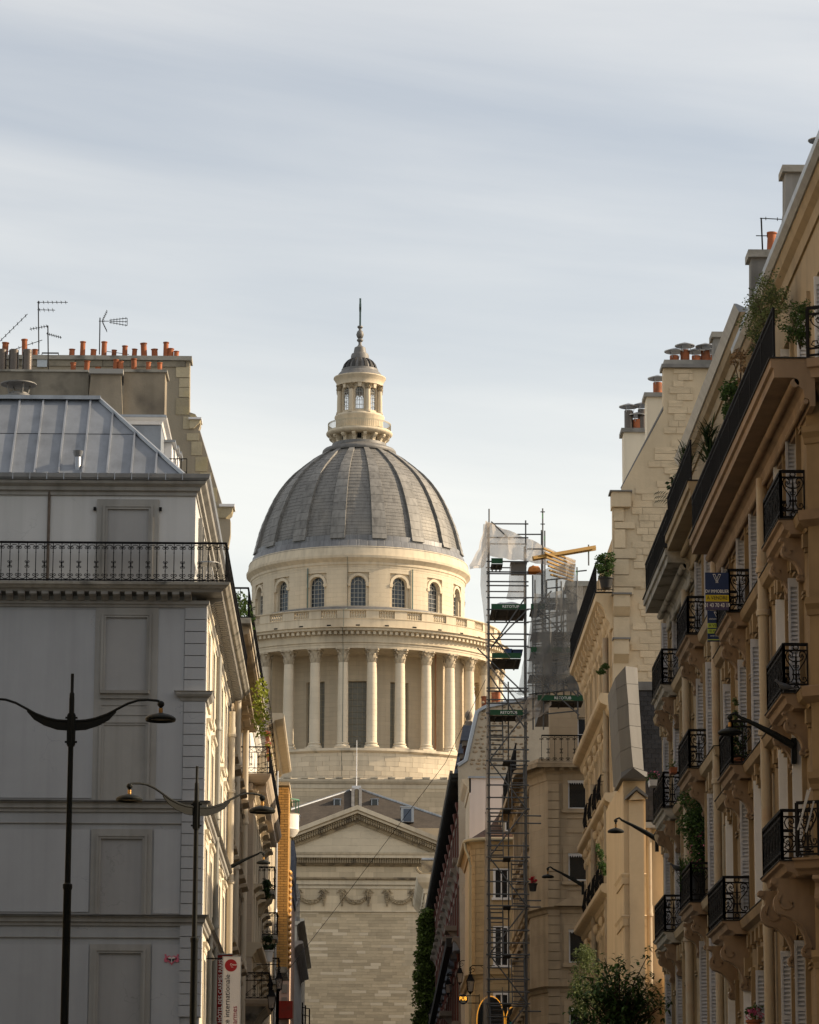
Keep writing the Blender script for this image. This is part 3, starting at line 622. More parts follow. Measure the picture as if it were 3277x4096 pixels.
for k in range(-80, 81): x = FX + k * .126; b.box(x - .03, x + .03, YF - .3, YF, z6(791), z6(781)); b.box(x - .04, x + .04, YF - .42, YF, z6(900), z6(890)); b.box(x - .03, x + .03, YF - .27, YF, z6(943), z6(938))
b.build('cornice_ornament', MATS['pst_carved'], ch, kind='stuff')
# tympanum and raking cornice
MB().py([(FX - HW, zpc), (FX + HW, zpc), (FX, zpc + HW * tanp)], YF + .02, YF + .4).build('tympanum', mat('pst_tymp', PS, .88, 0, .12, .4, .05, 6, dirt=(.25, .22, .17), dirt_amt=.4, dirt_scale=.3, brick=(1.8, .7, 'x', 0, .07, .02)), ch)
def rake(name, t0, t1, o, m):
    # band between vertical offsets t0>t1 below the outer rake line
    for sg in (-1, 1):
        H2 = HW + .6; zo = zpc + HW * tanp + .25
        P = [(FX, zo - t0), (FX + sg * H2, zo - t0 - H2 * tanp), (FX + sg * H2, zo - t1 - H2 * tanp), (FX, zo - t1)]
        MB().py(P, YF - o, YF + .3).build(name, MATS[m], ch)
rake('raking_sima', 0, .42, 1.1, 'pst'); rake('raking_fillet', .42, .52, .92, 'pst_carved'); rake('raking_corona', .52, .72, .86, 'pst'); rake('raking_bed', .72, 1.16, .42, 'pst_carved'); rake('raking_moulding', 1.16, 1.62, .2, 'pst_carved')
b = MB(); zo = zpc + HW * tanp + .25
for sg in (-1, 1):
    for k in range(1, 50):
        x = sg * k * .225; zz = zo - abs(x) * tanp
        b.box(FX + x - .07, FX + x + .07, YF - .62, YF - .1, zz - 1.3, zz - 1.02); b.sph((FX + x, YF - .52, zz - .88), .1, .08, .11, 6, 4)
b.build('rake_ornament', MATS['pst_carved'], ch, kind='stuff')
# garlands
for k in range(-2, 3):
    x0 = FX + (812 - 822 + k * 339) * .01256; rnd = random.Random(40 + k); b = MB(); zt_, zl = z6(992), z6(1072)
    for j in range(23):
        t = -1 + 2 * j / 22; x = x0 + t * 1.2; zz = zl + (zt_ - zl) * t * t * (.35 + .65 * t * t); rr = .19 * (1 - .45 * abs(t))
        for e in range(3): b.sph((x + rnd.uniform(-.05, .05), YF - .10 - rnd.uniform(0, .1), zz + (e - 1) * rr * .75), .11, .1, .085, 6, 4)
    for sg in (-1, 1):
        xx = x0 + sg * 1.25
        for j in range(9):
            zz = z6(990) - j * .165; s2 = .10 + .05 * sin(j * .6)
            for e in (-1, 1): b.sph((xx + e * s2 * .7, YF - .12, zz), s2, .1, .1, 6, 4)
        for e in (-1, 1):
            b.tube([(xx, YF - .12, zt_ + .05), (xx + e * .12, YF - .16, zt_ + .22), (xx + e * .3, YF - .14, zt_ + .1), (xx + e * .42, YF - .1, zt_ - .12), (xx + e * .55, YF - .08, zt_ - .08)], [.06, .08, .08, .06, .03], 5)
        b.sph((xx, YF - .15, zt_ + .12), .1)
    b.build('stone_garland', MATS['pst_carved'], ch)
# roof behind the pediment
zf, zr = z6(500, 347.5), z6(198, 357); xa_ = f6(817, 198, 357).x; xl, xr = xa_ - 11.5, xa_ + 11.5
mat('slate_brown', (0.07, 0.058, 0.047), .8, 0, .25, .5, .1, 6, streak=.2, brick=(.34, .2, 'x', 0, .16, .04))
zf2 = zr - (zr - zf) * 1.0
MB().add([(xl, 347.5, zf), (xr, 347.5, zf), (xa_, 357, zr), (xl, 364, zf), (xr, 364, zf), (xa_, 364, zr)], [(0, 1, 2), (0, 2, 5, 3), (1, 4, 5, 2)]).build('slate_roof', MATS['slate_brown'], ch)
MB().box(xl, xr, 347.4, 364, zf - 3, zf - .02).build('roof_parapet', MATS['pst_wall'], ch)
def onroof(x, y):
    p0 = aY(1000 + .5217 * x, 3050 + .5217 * y, 347.5); p1 = aY(1000 + .5217 * x, 3050 + .5217 * y, 357); 
    sl = (zr - zf) / 9.5; t = (p0.z - zf) / (sl * 9.5 - (p1.z - p0.z)); return p0 + (p1 - p0) * t
b = MB(); p, q = onroof(790, 360), onroof(790, 215); p2, q2 = onroof(847, 360), onroof(847, 215)
for a, c in ((p, q), (p2, q2)): b.bar(a + Vector((0, -.1, .1)), c + Vector((0, -.1, .1)), .3, .35)
b.build('roof_ramp', MATS['lead'], ch)
b = MB()
for k in range(15): t = k / 14; m1 = p.lerp(q, t); m2 = p2.lerp(q2, t); b.bar(m1 + Vector((.2, -.1, .08)), m2 + Vector((-.2, -.1, .08)), .12, .12)
b.build('roof_steps', MATS['pst_carved'], ch)
b = MB()
for pa, pb in (((xl, 347.5, zf), (xa_, 357, zr)), ((xr, 347.5, zf), (xa_, 357, zr))): b.tube([pa, pb], .13, 6)
b.build('roof_hip', MATS['zinc'], ch)
for x, y, s in ((670, 318, 1.0), (957, 318, 1.0), (358, 443, .9)):
    c = onroof(x, y); g = MB()
    for sg in (-1, 1): g.box(c.x + sg * .3 * s - .05 * s, c.x + sg * .3 * s + .05 * s, c.y - .35 * s, c.y + .6, c.z - .35 * s, c.z + .4 * s)
    g.box(c.x - .42 * s, c.x + .42 * s, c.y - .4 * s, c.y + .9, c.z + .4 * s, c.z + .48 * s); sk = g.build('roof_dormer', MATS['zinc'], ch)
    MB().box(c.x - .26 * s, c.x + .26 * s, c.y - .2 * s, c.y + .5, c.z - .35 * s, c.z + .4 * s).build('pane', MATS['glass'], sk)
c = onroof(1207, 470); g = MB()
g.box(c.x - .62, c.x + .62, c.y - .6, c.y + 1.2, c.z + .1, c.z + 1.5); g.box(c.x - .7, c.x + .7, c.y - .7, c.y + 1.2, c.z + 1.5, c.z + 1.62); hh = g.build('roof_hatch', MATS['zinc'], ch)
MB().box(c.x - .38, c.x + .38, c.y - .66, c.y - .58, c.z + .15, c.z + 1.35).build('hatch_door', mat('hatch_blue', (.06, .08, .12), .5), hh)
b = MB(); ap = Vector((xa_, 357, zr)); b.tube([ap, ap + Vector((0, 0, 4.8))], [.06, .03], 5); b.box(xa_ - .45, xa_ + .45, 356.6, 357.6, zr - .3, zr + .2); b.build('lightning_rod', MATS['white_paint'], ch)
b = MB(); pts = []
for y, r in ((44, 12.0), (120, rd + .06), (400, rd + .1), (410, rb + .25), (528, rb + .3), (535, rc + 1.55), (670, rc + .75), (775, rc - .1 + .62), (1372, rc + .62), (1388, rp + .35), (1560, rp + .1)): pts.append((CX + r * sin(-.095), CY - r * cos(-.095), z5(y, r)))
b.tube(pts, .03, 4); b.build('lightning_cable', MATS['bronze'], ch)

# ------------------------------------------------------------------ building kit
def wall_bays(mb, s0, s1, z0, z1, bays, rows, t=.5):
    """local (outward, along, z): piers full height, spandrels between openings; outer face at 0"""
    x = s0
    for a, b_ in bays:
        if a > x: mb.box(-t, 0, x, a, z0, z1)
        z = z0
        for za_, zb_ in rows:
            if za_ > z: mb.box(-t, 0, a, b_, z, za_)
            z = zb_
        if z < z1: mb.box(-t, 0, a, b_, z, z1)
        x = b_
    if x < s1: mb.box(-t, 0, x, s1, z0, z1)
def window(T, a, b, z0, z1, parent, depth=.3, fm='white_paint', arms=1, bars=2, name='window', gm='glass', fw=.06):
    m = MB(T); d = -depth
    m.box(d - .04, d + .04, a, a + fw, z0, z1); m.box(d - .04, d + .04, b - fw, b, z0, z1); m.box(d - .04, d + .04, a + fw, b - fw, z0, z0 + fw); m.box(d - .04, d + .04, a + fw, b - fw, z1 - fw, z1)
    for k in range(1, arms + 1): c = a + (b - a) * k / (arms + 1); m.box(d - .035, d + .035, c - .04, c + .04, z0 + fw, z1 - fw)
    for k in range(1, bars + 1): c = z0 + (z1 - z0) * k / (bars + 1); m.box(d - .03, d + .03, a + fw, b - fw, c - .02, c + .02)
    o = m.build(name, MATS[fm], parent)
    g = MB(T); g.add([(d - .02, a, z0), (d - .02, b, z0), (d - .02, b, z1), (d - .02, a, z1)], [(0, 1, 2, 3)]); g.build('pane', MATS[gm], o)
    return o
def moulding(T, prof, s0, s1, name, m, parent, ret=0.0):
    mb = MB(T); P = [(o, s0, z) for o, z in prof]; mb.ext(P, (0, s1 - s0, 0)); return mb.build(name, MATS[m] if isinstance(m, str) else m, parent)
def cornice_prof(z0, z1, out, back=.3): h = z1 - z0; return [(-back, z0), (.04, z0), (.06, z0 + .18 * h), (out * .35, z0 + .3 * h), (out * .45, z0 + .5 * h), (out * .9, z0 + .62 * h), (out, z0 + .7 * h), (out, z0 + .92 * h), (out * .9, z1), (-back, z1)]
def pipe(T, s, o, z0, z1, r, parent, m, joints=(), name='downpipe'):
    b = MB(T); b.tube([(o, s, z0), (o, s, z1)], r, 10)
    for z in joints: b.tube([(o, s, z), (o, s, z + .1), (o, s, z + .12), (o, s, z + .35)], [r * 1.35, r * 1.35, r * 1.18, r * 1.18], 10)
    return b.build(name, MATS[m], parent)
def railing(T, s0, s1, z0, z1, unit=.26, fancy=True, r=.0165):
    """front railing mesh in local coords at outward 0"""
    b = MB(T); h = z1 - z0
    for z, q in ((z1, .03), (z0 + .03, .02)): b.box(-q, q, s0, s1, z - q, z + q)
    n = max(2, int(round((s1 - s0) / unit))); u = (s1 - s0) / n
    for k in range(n + 1):
        s = s0 + u * k; b.tube([(0, s, z0), (0, s, z1)], r, 4)
        if not fancy: continue
        for sg in (-1, 1):
            b.tube([(0, s + sg * x, z1 - .13 * h + y) for x, y in spiral(.055, 0, .05, .012, PI, 1.1, 10)], r * .8, 4)
            b.tube([(0, s + sg * x, z0 + .15 * h + y) for x, y in spiral(.055, 0, .05, .012, PI, -1.1, 10)], r * .8, 4)
            if k % 2:
                for dz in (.5, .36): b.tube([(0, s + sg * x, z0 + dz * h + y) for x, y in spiral(.04, 0, .04, .01, PI, 1.1 if dz > .4 else -1.1, 8)], r * .8, 4)
        if k % 2: b.box(-.018, .018, s - .022, s + .022, z0 + .38 * h, z0 + .49 * h)
        for dz in (.74, .27): b.sph((0, s, z0 + dz * h), .022, n=5, m=4)
        if k < n:
            c = s + u / 2
            b.tube([(0, c + u / 2 * cos(t), z1 - .17 * h + .13 * sin(t)) for t in [PI * j / 8 for j in range(9)]], r * .8, 4)
            b.tube([(0, c + u / 2 * cos(t), z0 + .04 + .13 - .13 * sin(t) + .02) for t in [PI * j / 8 for j in range(9)]], r * .8, 4)
    return b
def clip(poly, f):
    out = []; n = len(poly)
    for i in range(n):
        p, q = poly[i], poly[(i + 1) % n]; a, c = f(p), f(q)
        if a >= 0: out.append(p)
        if (a >= 0) != (c >= 0): t = a / (a - c); out.append(tuple(p[k] + (q[k] - p[k]) * t for k in range(len(p))))
    return out
potm = [MB().lathe([(.12, 0), (.115, h * .92), (.14, h * .94), (.14, h), (.10, h), (.10, h * .7)], 0, 0, 12).mesh('chimney_pot', MATS['terracotta']) for h in (.36, .66)]
RP = random.Random(91)
def pot(parent, p, tall, s=1.0): return link(potm[tall], 'chimney_pot', parent, p, (RP.uniform(-.05, .05), RP.uniform(-.06, .06), 0), (s * RP.uniform(.92, 1.1), s, s * RP.uniform(.82, 1.12)))

# ------------------------------------------------------------------ left: pale corner building
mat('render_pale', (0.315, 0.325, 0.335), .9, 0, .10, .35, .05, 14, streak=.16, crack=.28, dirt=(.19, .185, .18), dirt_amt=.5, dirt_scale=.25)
mat('render_trim', (0.29, 0.285, 0.27), .9, 0, .10, .5, .04, 14, streak=.3, dirt=(.15, .14, .125), dirt_amt=.4, dirt_scale=.5)
mat('render_field', (0.335, 0.345, 0.36), .9, 0, .09, .35, .04, 14, streak=.12, crack=.3)
mat('render_blind', (0.285, 0.285, 0.285), .9, 0, .09, .4, .04, 14, streak=.14, crack=.22)
mat('slab_stone', (0.30, 0.285, 0.25), .95, 0, .25, 2, .2, 12, dirt=(.06, .06, .055), dirt_amt=.8, dirt_scale=1.5)
mat('pipe_cream', (0.52, 0.46, 0.36), .6, 0, .08, 2, .02, 10, streak=.2)
mat('pipe_grey', (0.24, 0.24, 0.22), .6, .3, .1, 2, .02, 10, streak=.2)
YA, XA, XL = 108.0, -4.75, -16.5
A = thing('corner_building', 'pale rendered corner building with blind windows and blue zinc roof', 'building', (XA, YA, 0))
def L1(x, y, Y=YA): return aY(.5797 * x, 1150 + .5797 * y, Y)
def L2(x, y, Y=YA): return aY(.5797 * x, 2350 + .5797 * y, Y)
def L3(x, y, Y=YA): return aY(.6957 * x, 3200 + .6957 * y, Y)
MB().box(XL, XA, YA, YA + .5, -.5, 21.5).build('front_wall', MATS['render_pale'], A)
def panel(p, q, o, m, name='wall_panel', parent=A):
    x0, x1 = sorted((p.x, q.x)); z0, z1 = sorted((p.z, q.z)); return MB().box(x0, x1, YA - o, YA + .02, z0, z1).build(name, MATS[m], parent)
def frame(p, q, wd, o, m, name='frame', parent=A, sides=4, y=YA):
    x0, x1 = sorted((p.x, q.x)); z0, z1 = sorted((p.z, q.z)); b = MB()
    b.box(x0, x0 + wd, y - o, y + .02, z0, z1); b.box(x1 - wd, x1, y - o, y + .02, z0, z1); b.box(x0 + wd, x1 - wd, y - o, y + .02, z1 - wd, z1)
    if sides == 4: b.box(x0 + wd, x1 - wd, y - o, y + .02, z0, z0 + wd)
    return b.build(name, MATS[m], parent)
# fields, blind windows
for P, Q in (((-400, 150), (645, 1455)), ((1095, 153), (1255, 1460))): panel(L2(*P), L2(*Q), .03, 'render_field')
for P, Q in (((-400, 166), (508, 645)), ((888, 170), (1033, 655)), ((-400, 828), (500, 1320)), ((876, 832), (1031, 1320))): panel(L3(*P), L3(*Q), .03, 'render_field')
def blind(f, x0, x1, y0, y1, ox0, ox1, oy0, oy1):
    p, q = f(ox0, oy0), f(ox1, oy1); a, c = f(x0, y0), f(x1, y1); b = MB()
    X0, X1, Z0, Z1 = p.x, q.x, q.z, p.z; wz = max(0.02, Z1 - a.z)
    b.box(X0, a.x, YA - .05, YA + .02, Z0, Z1); b.box(c.x, X1, YA - .05, YA + .02, Z0, Z1); b.box(a.x, c.x, YA - .05, YA + .02, a.z, Z1)
    if c.z > Z0 + .05: b.box(a.x, c.x, YA - .05, YA + .02, Z0, c.z)
    o = b.build('blind_window', MATS['render_trim'], A); g = MB()
    for (e, k) in ((0.0, .10), (.07, .075)):
        g.box(a.x - .09 + e, a.x - .02 + e, YA - k, YA, c.z, a.z + .09 - e); g.box(c.x + .02 - e, c.x + .09 - e, YA - k, YA, c.z, a.z + .09 - e); g.box(a.x - .02 + e, c.x + .02 - e, YA - k, YA, a.z + .02 - e, a.z + .09 - e)
    g.build('window_moulding', MATS['render_trim'], o)
    MB().box(a.x, c.x, YA - .012, YA + .02, c.z, a.z).build('blind_infill', MATS['render_blind'], o); return o
o = blind(L2, 722, 1018, 197, 712, 662, 1072, 140, 1475)
s = L2(693, 715); e = L2(1030, 770); MB().sweep([(-.02, e.z), (.1, e.z), (.12, (s.z + e.z) / 2), (.2, (s.z + e.z) / 2 + .03), (.22, s.z), (-.02, s.z + .02)], [(s.x, YA), (e.x, YA)]).build('window_sill', MATS['render_trim'], o)
frame(L2(693, 808), L2(1018, 884), .03, .07, 'render_trim', 'apron_panel', o)
b2 = blind(L2, 706, 1006, 940, 1472, 700, 1012, 926, 1473)
blind(L3, 572, 822, 214, 658, 527, 868, 168, 662); blind(L3, 560, 812, 872, 1330, 518, 860, 830, 1330)
# quoins
rq = random.Random(5); xq0, xq1 = L2(1276, 400).x, XA
def quoin(z0, z1): MB().box(xq0, xq1 + .05, YA - .06, YA + .5, z0 + .012, z1 - .012).build('quoin', MATS['render_field'], A)
for top, bot in ((21.5, L2(1300, 722).z), (L2(1300, 787).z, L2(1300, 1475).z), (L3(1100, 62).z, L3(1100, 665).z), (L3(1100, 722).z, 9.2)):
    n = max(1, round((top - bot) / .345))
    for k in range(n): quoin(bot + (top - bot) * k / n, bot + (top - bot) * (k + 1) / n)
z = L2(1300, 785).z; z1 = L2(1300, 720).z
MB().sweep([(-.02, z), (.05, z), (.08, z + .08), (.16, z + .14), (.2, z + .2), (.2, z1 - .03), (.24, z1), (-.02, z1)], [(xq0 - .05, YA + .1), (xq0 - .05, YA), (XA + .05, YA), (XA + .05, YA + 1.2)]).build('quoin_capital', MATS['render_trim'], A)
# string courses run round the corner
for zt_, zb_ in ((L2(300, 1476).z, L2(300, 1548).z), (L3(300, 664).z, L3(300, 722).z)):
    h = zt_ - zb_
    MB().sweep([(-.03, zb_), (.05, zb_), (.06, zb_ + .25 * h), (.12, zb_ + .38 * h), (.13, zb_ + .8 * h), (.22, zb_ + .92 * h), (.22, zt_ - .03), (-.03, zt_)], [(XL, YA), (XA + .02, YA), (XA + .02, YA + 20)]).build('string_course', MATS['render_trim'], A)
    MB().sweep([(-.03, zt_), (.23, zt_), (.23, zt_ + .025), (-.03, zt_ + .05)], [(XL, YA), (XA + .02, YA), (XA + .02, YA + 20)]).build('flashing', MATS['lead'], A)
for y in (130, 787): q = L3(0, y); MB().box(XL, L3(1048, y).x, YA - .045, YA + .02, q.z - .015, q.z + .01).build('trim_strip', MATS['render_trim'], A)  # thin raised strip in trim colour below each string course
# balcony
zs1, zs0 = 22.16, 21.98
MB().sweep([(-.1, 21.5), (.04, 21.5), (.06, 21.56), (.12, 21.6), (.12, 21.7), (-.1, 21.7)], [(XL, YA), (XA, YA), (XA, YA + 20)]).build('cornice_band', MATS['render_trim'], A)
MB().sweep([(-.3, zs0), (.62, zs0), (.68, zs0 + .06), (.74, zs0 + .1), (.76, zs1), (-.3, zs1 + .02)], [(XL, YA), (XA, YA), (XA, YA + 20)]).build('balcony_slab', MATS['slab_stone'], A)
MB().sweep([(-.3, zs0 - .08), (.5, zs0 - .08), (.56, zs0), (-.3, zs0)], [(XL, YA), (XA, YA), (XA, YA + 20)]).build('slab_moulding', MATS['render_trim'], A)
mo = MB(); mo.add([], []); mo.px([(-.5, 0), (0, 0), (0, -.22), (-.18, -.22), (-.26, -.13), (-.42, -.12), (-.5, -.08)], -.105, .105); mom = mo.mesh('modillion', MATS['render_trim'])
x = L2(1300, 50).x
while x > XL: link(mom, 'modillion', A, (x, YA, zs0 - .08)); x -= .358
y = YA + .6
while y < YA + 20: link(mom, 'modillion', A, (XA, y, zs0 - .08), (0, 0, PI / 2)); y += .36
RY = YA - .66; T1 = lambda p: (p[1], RY - p[0], p[2])
railing(T1, XL + 3, XA + .62, zs1 + .02, 23.36).build('balcony_railing', MATS['iron'], A)
railing(TL(XA + .62), RY, YA + 20, zs1 + .02, 23.36).build('balcony_railing', MATS['iron'], A)
# attic storey
XT = -5.1
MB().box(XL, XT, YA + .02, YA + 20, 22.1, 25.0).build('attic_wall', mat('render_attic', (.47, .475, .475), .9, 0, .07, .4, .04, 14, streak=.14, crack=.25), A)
p = L1(342, 1410); MB().tube([(p.x, YA - .02, 22.2), (p.x, YA - .02, p.z)], .045, 8).build('rusty_pipe', mat('rusty', (.10, .08, .065), .8, 0, .5, 6, .2, 20), A)
o = blind(L1, 733, 1028, 1520, 2100, 672, 1088, 1462, 2100)
for x, y in ((655, 1528), (1108, 1530)): q = L1(x, y); MB().box(q.x - .04, q.x + .04, YA - .08, YA + .05, q.z - .05, q.z + .05).build('shutter_stay', MATS['iron'], A)
pa = [(XL, YA), (XT, YA), (XT, YA + 20)]
MB().sweep([(-.05, 24.96), (.04, 24.96), (.05, 25.06), (.14, 25.1), (.16, 25.2), (.3, 25.28), (.34, 25.36), (-.05, 25.38)], pa).build('attic_cornice', MATS['render_trim'], A)
gut = MB(); gut.sweep([(.16, 25.38), (.36, 25.38), (.42, 25.44), (.45, 25.56), (.42, 25.56), (.34, 25.42), (.18, 25.42), (.14, 25.56), (.1, 25.56)], pa); gut.build('gutter', MATS['zinc'], A)
x = L1(1265, 1330).x
while x > XL: MB().box(x - .012, x + .012, YA - .47, YA - .12, 25.36, 25.58).build('gutter_strap', MATS['zinc'], A); x -= .515
# zinc roof
ye, yr = YA - .12, YA + 2.4; ze_ = 25.56; pr_ = aY(397, 1603, yr); zrd = pr_.z; xr_, xf = pr_.x, aY(735, 1907, ye).x
def rp_(X, t, o=0): return Vector((X, ye + (yr - ye) * t - o * .75, ze_ + (zrd - ze_) * t + o * .66))
seam = [L1(70 + 167 * k, 1305, ye).x for k in range(-6, 8)]; hipf = lambda p: (xf - p[0]) / (xf - xr_) - p[1]
edges = seam + [xf + .01]
for i in range(len(edges) - 1):
    for t0, t1 in ((0.0, .535), (.54, 1.0)):
        pl = clip([(edges[i], t0), (edges[i + 1], t0), (edges[i + 1], t1), (edges[i], t1)], hipf)
        if len(pl) > 2:
            b = MB(); up = .02 if t0 == 0 else .035
            b.ext([rp_(X, t, up) for X, t in pl], (0, .05, -.05)); b.build('zinc_panel', MATS['zinc_panel'], A)
for X in seam:
    th = min(1.0, (xf - X) / (xf - xr_))
    if th > .05: MB().bar(rp_(X, 0, .06), rp_(X, th, .06), .055, .09).build('roof_batten', MATS['zinc'], A)
MB().bar(rp_(xf, 0, .06), rp_(xr_, 1, .08), .10, .10).build('hip_roll', MATS['zinc'], A)
MB().bar(rp_(XL, 1, .1), rp_(xr_ + .05, 1, .1), .22, .12).build('ridge_roll', MATS['zinc'], A)
MB().add([(XL, yr, zrd), (xr_, yr, zrd), (xr_, YA + 20, zrd + .5), (XL, YA + 20, zrd + .5), (xf, ye, ze_), (XT + .1, YA + 20, ze_)], [(0, 1, 2, 3), (1, 4, 5, 2)]).build('upper_roof', MATS['zinc'], A)
for x in (-10, 80, 250, 410): q = L1(x, 795, yr); MB().bar(Vector((q.x, yr, zrd + .1)), Vector((q.x + 1.6, yr + 12, zrd + .5)), .08, .1).build('roof_batten', MATS['zinc'], A)
q = rp_(L1(545, 1260, 108.6).x, .09); b = MB(); b.lathe([(.10, 0), (.10, .42), (.09, .45), (.13, .5), (.16, .62), (.17, .64), (.02, .66)], q.x, q.y, 12); 
for v in b.v[:]: pass
b.v = [(a_, c_, d_ + q.z - .1) for a_, c_, d_ in b.v]; b.build('vent_pipe', MATS['zinc'], A)
q = aY(.5797 * 127, 1150 + .5797 * 750, 113); b = MB(); b.lathe([(.45, q.z - .8), (.45, q.z), (.3, q.z + .05), (.3, q.z + .1)], q.x, 113, 14); b.lathe([(.02, q.z + .48), (.58, q.z + .40), (.58, q.z + .37), (.02, q.z + .4)], q.x, 113, 16)
for k in range(4): a_ = k * PI / 2 + .5; b.tube([(q.x + .3 * cos(a_), 113 + .3 * sin(a_), q.z), (q.x + .4 * cos(a_), 113 + .4 * sin(a_), q.z + .4)], .03, 4)
b.build('roof_ventilator', MATS['lead'], A)
# street side of the corner building
rowz = [(L2(0, 712).z, L2(0, 197).z), (L2(0, 1400).z, L2(0, 940).z), (L3(0, 658).z, L3(0, 214).z), (L3(0, 1340).z, L3(0, 872).z), (3.2, 6.3)]
rowz = sorted([tuple(sorted(r)) for r in rowz]); T = TL(XA); bays = [(YA + 2.2 + 3.6 * k, YA + 3.4 + 3.6 * k) for k in range(5)]
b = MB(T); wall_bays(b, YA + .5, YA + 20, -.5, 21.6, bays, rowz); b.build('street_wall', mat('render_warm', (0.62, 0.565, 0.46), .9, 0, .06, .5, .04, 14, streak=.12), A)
MB().box(XL, XA - 1, YA + 15, YA + 19.9, 0, 21.5).build('rear_mass', MATS['render_trim'], A)
for a, c in bays:
    for k, (z0, z1) in enumerate(rowz):
        wo = window(T, a, c, z0, z1, A)
        g = MB(T); g.box(0, .03, a - .2, a, z0, z1 + .2); g.box(0, .03, c, c + .2, z0, z1 + .2); g.box(0, .03, a, c, z1, z1 + .2); g.build('surround', MATS['render_warm'], wo)
        moulding(T, cornice_prof(z1 + .22, z1 + .5, .14, .02), a - .3, c + .3, 'window_hood', 'render_warm', wo); moulding(T, [(0, z0 - .15), (.07, z0 - .15), (.09, z0), (0, z0)], a - .25, c + .25, 'window_sill', 'render_warm', wo)
TA = TL(XT)
for a, c in bays:
    MB(TA).box(.0, .03, a, c, 22.3, 24.5).build('attic_window', MATS['glass'], A); MB(TA).box(0, .12, a - .15, a - .003, 22.2, 24.7).build('attic_jamb', MATS['render_trim'], A); MB(TA).box(0, .12, c + .003, c + .15, 22.2, 24.7).build('attic_jamb', MATS['render_trim'], A)
pipe(T, 116.3, .11, 0, 21.4, .09, A, 'pipe_grey', (9.3, 12.6, 16.1, 19.0)); pipe(T, 127.3, .16, 0, 21.3, .12, A, 'pipe_cream', (7.5, 11.5, 15.2, 18.4, 20.4)); pipe(T, 112.6, .1, 0, 12, .08, A, 'pipe_grey', (8, 11.6))
# chimney stack standing on the corner building, second row of pots
S = thing('chimney_stack', 'low soot-stained chimney stack behind the blue zinc roof', 'chimney', (-12, 120, 28))
yS = 120.0
def LS(x, y): return L1(x, y, yS)
zt_ = LS(300, 582).z; zb_ = 26.5
MB().box(XL - 2, LS(612, 600).x, yS, yS + 1.2, zb_, zt_).build('stack_body', mat('soot_render', (0.20, 0.18, 0.145), .95, 0, .25, .8, .15, 10, streak=.3, dirt=(.05, .045, .04), dirt_amt=.8, dirt_scale=.9), S)
MB().box(LS(855, 600).x, LS(1140, 600).x, yS - .02, yS + 1.2, zb_, zt_).build('stack_body', mat('soot_light', (0.25, 0.215, 0.165), .95, 0, .2, .8, .15, 10, streak=.25, dirt=(.08, .07, .06), dirt_amt=.7, dirt_scale=.7), S)
a, c = LS(632, 610), LS(838, 610); e, f_ = LS(605, 890), LS(850, 890)
MB().py([(e.x, e.z), (f_.x, f_.z), (c.x, c.z), (a.x, a.z)], yS - .28, yS - .03).build('stack_breast', MATS['soot_light'], S)
MB().box(LS(620, 585).x, LS(856, 585).x, yS - .42, yS + 1.3, LS(700, 612).z, LS(700, 580).z).build('breast_cap', MATS['render_trim'], S)
MB().box(XL - 2, LS(612, 600).x, yS - .06, yS + 1.26, zt_, zt_ + .07).build('stack_cap', MATS['slab_stone'], S); MB().box(LS(862, 600).x, LS(1155, 600).x, yS - .1, yS + 1.26, zt_, zt_ + .09).build('stack_cap', MATS['slab_stone'], S)
for x, tl in ((500, 1), (590, 1), (672, 0), (788, 1), (829, 1), (920, 1), (1017, 1), (1098, 1)): q = LS(x, 574); pot(S, (q.x, yS + .4, zt_ + .02), tl, rq.uniform(.62, .78))
for x in (-60, 0, 83, 177): q = LS(x, 570); MB().lathe([(.17, zt_), (.17, zt_ + .88), (.15, zt_ + .9), (.15, zt_ + .5)], q.x, yS + .5, 14).build('steel_flue', mat('flue_steel', (.10, .085, .075), .35, .6, .2, 2), S)
# dormer of the next house, seen over the hip
D = thing('roof_dormer_house', 'grey zinc dormer with white cornice below the tall party wall', 'dormer', (-7, 117, 26)); yD = 117.0
def LD(x, y): return L1(x, y, yD)
p, q = LD(700, 950), LD(1105, 1330); MB().box(p.x, q.x, yD, yD + 4, 25, p.z).build('dormer_cheek', MATS['zinc_panel'], D)
p, q = LD(700, 905), LD(1138, 948); MB().sweep([(-.1, q.z), (.06, q.z), (.1, q.z + .1), (.22, q.z + .16), (.25, p.z), (-.1, p.z)], [(p.x, yD), (LD(1105, 900).x, yD), (LD(1105, 900).x, yD + 4)]).build('dormer_cornice', MATS['white_paint'], D)
MB().box(p.x - .1, LD(1150, 890).x, yD - .3, yD + 4, p.z, p.z + .08).build('dormer_roof', MATS['zinc'], D)
for k, (x, y) in enumerate(((1125, 1070), (1150, 1110), (1170, 1150))):
    q = aY(.5797 * x, 1150 + .5797 * y, 119 + k * 2); b = MB(); b.box(q.x - .25, q.x + .3, 119 + 2 * k, 120 + 2 * k, q.z - 1.4, q.z); b.build('dormer_side', MATS['white_paint'], D); MB().box(q.x - .35, q.x + .42, 118.9 + 2 * k, 120.1 + 2 * k, q.z, q.z + .08).build('dormer_roof', MATS['zinc'], D)
b = MB(); p, q = aY(.5797 * 1135, 1150 + .5797 * 1182, 116.5), aY(.5797 * 1290, 1150 + .5797 * 1182, 116.5)
for dz in (0, -.45, -1.0): b.tube([(p.x, 116.5, p.z + dz), (q.x, 116.5, q.z + dz)], .02, 4)
for k in range(5): x = p.x + (q.x - p.x) * k / 4; b.tube([(x, 116.5, p.z - 1.1), (x, 116.5, p.z)], .018, 4)
b.build('guard_rail', MATS['iron'], D)

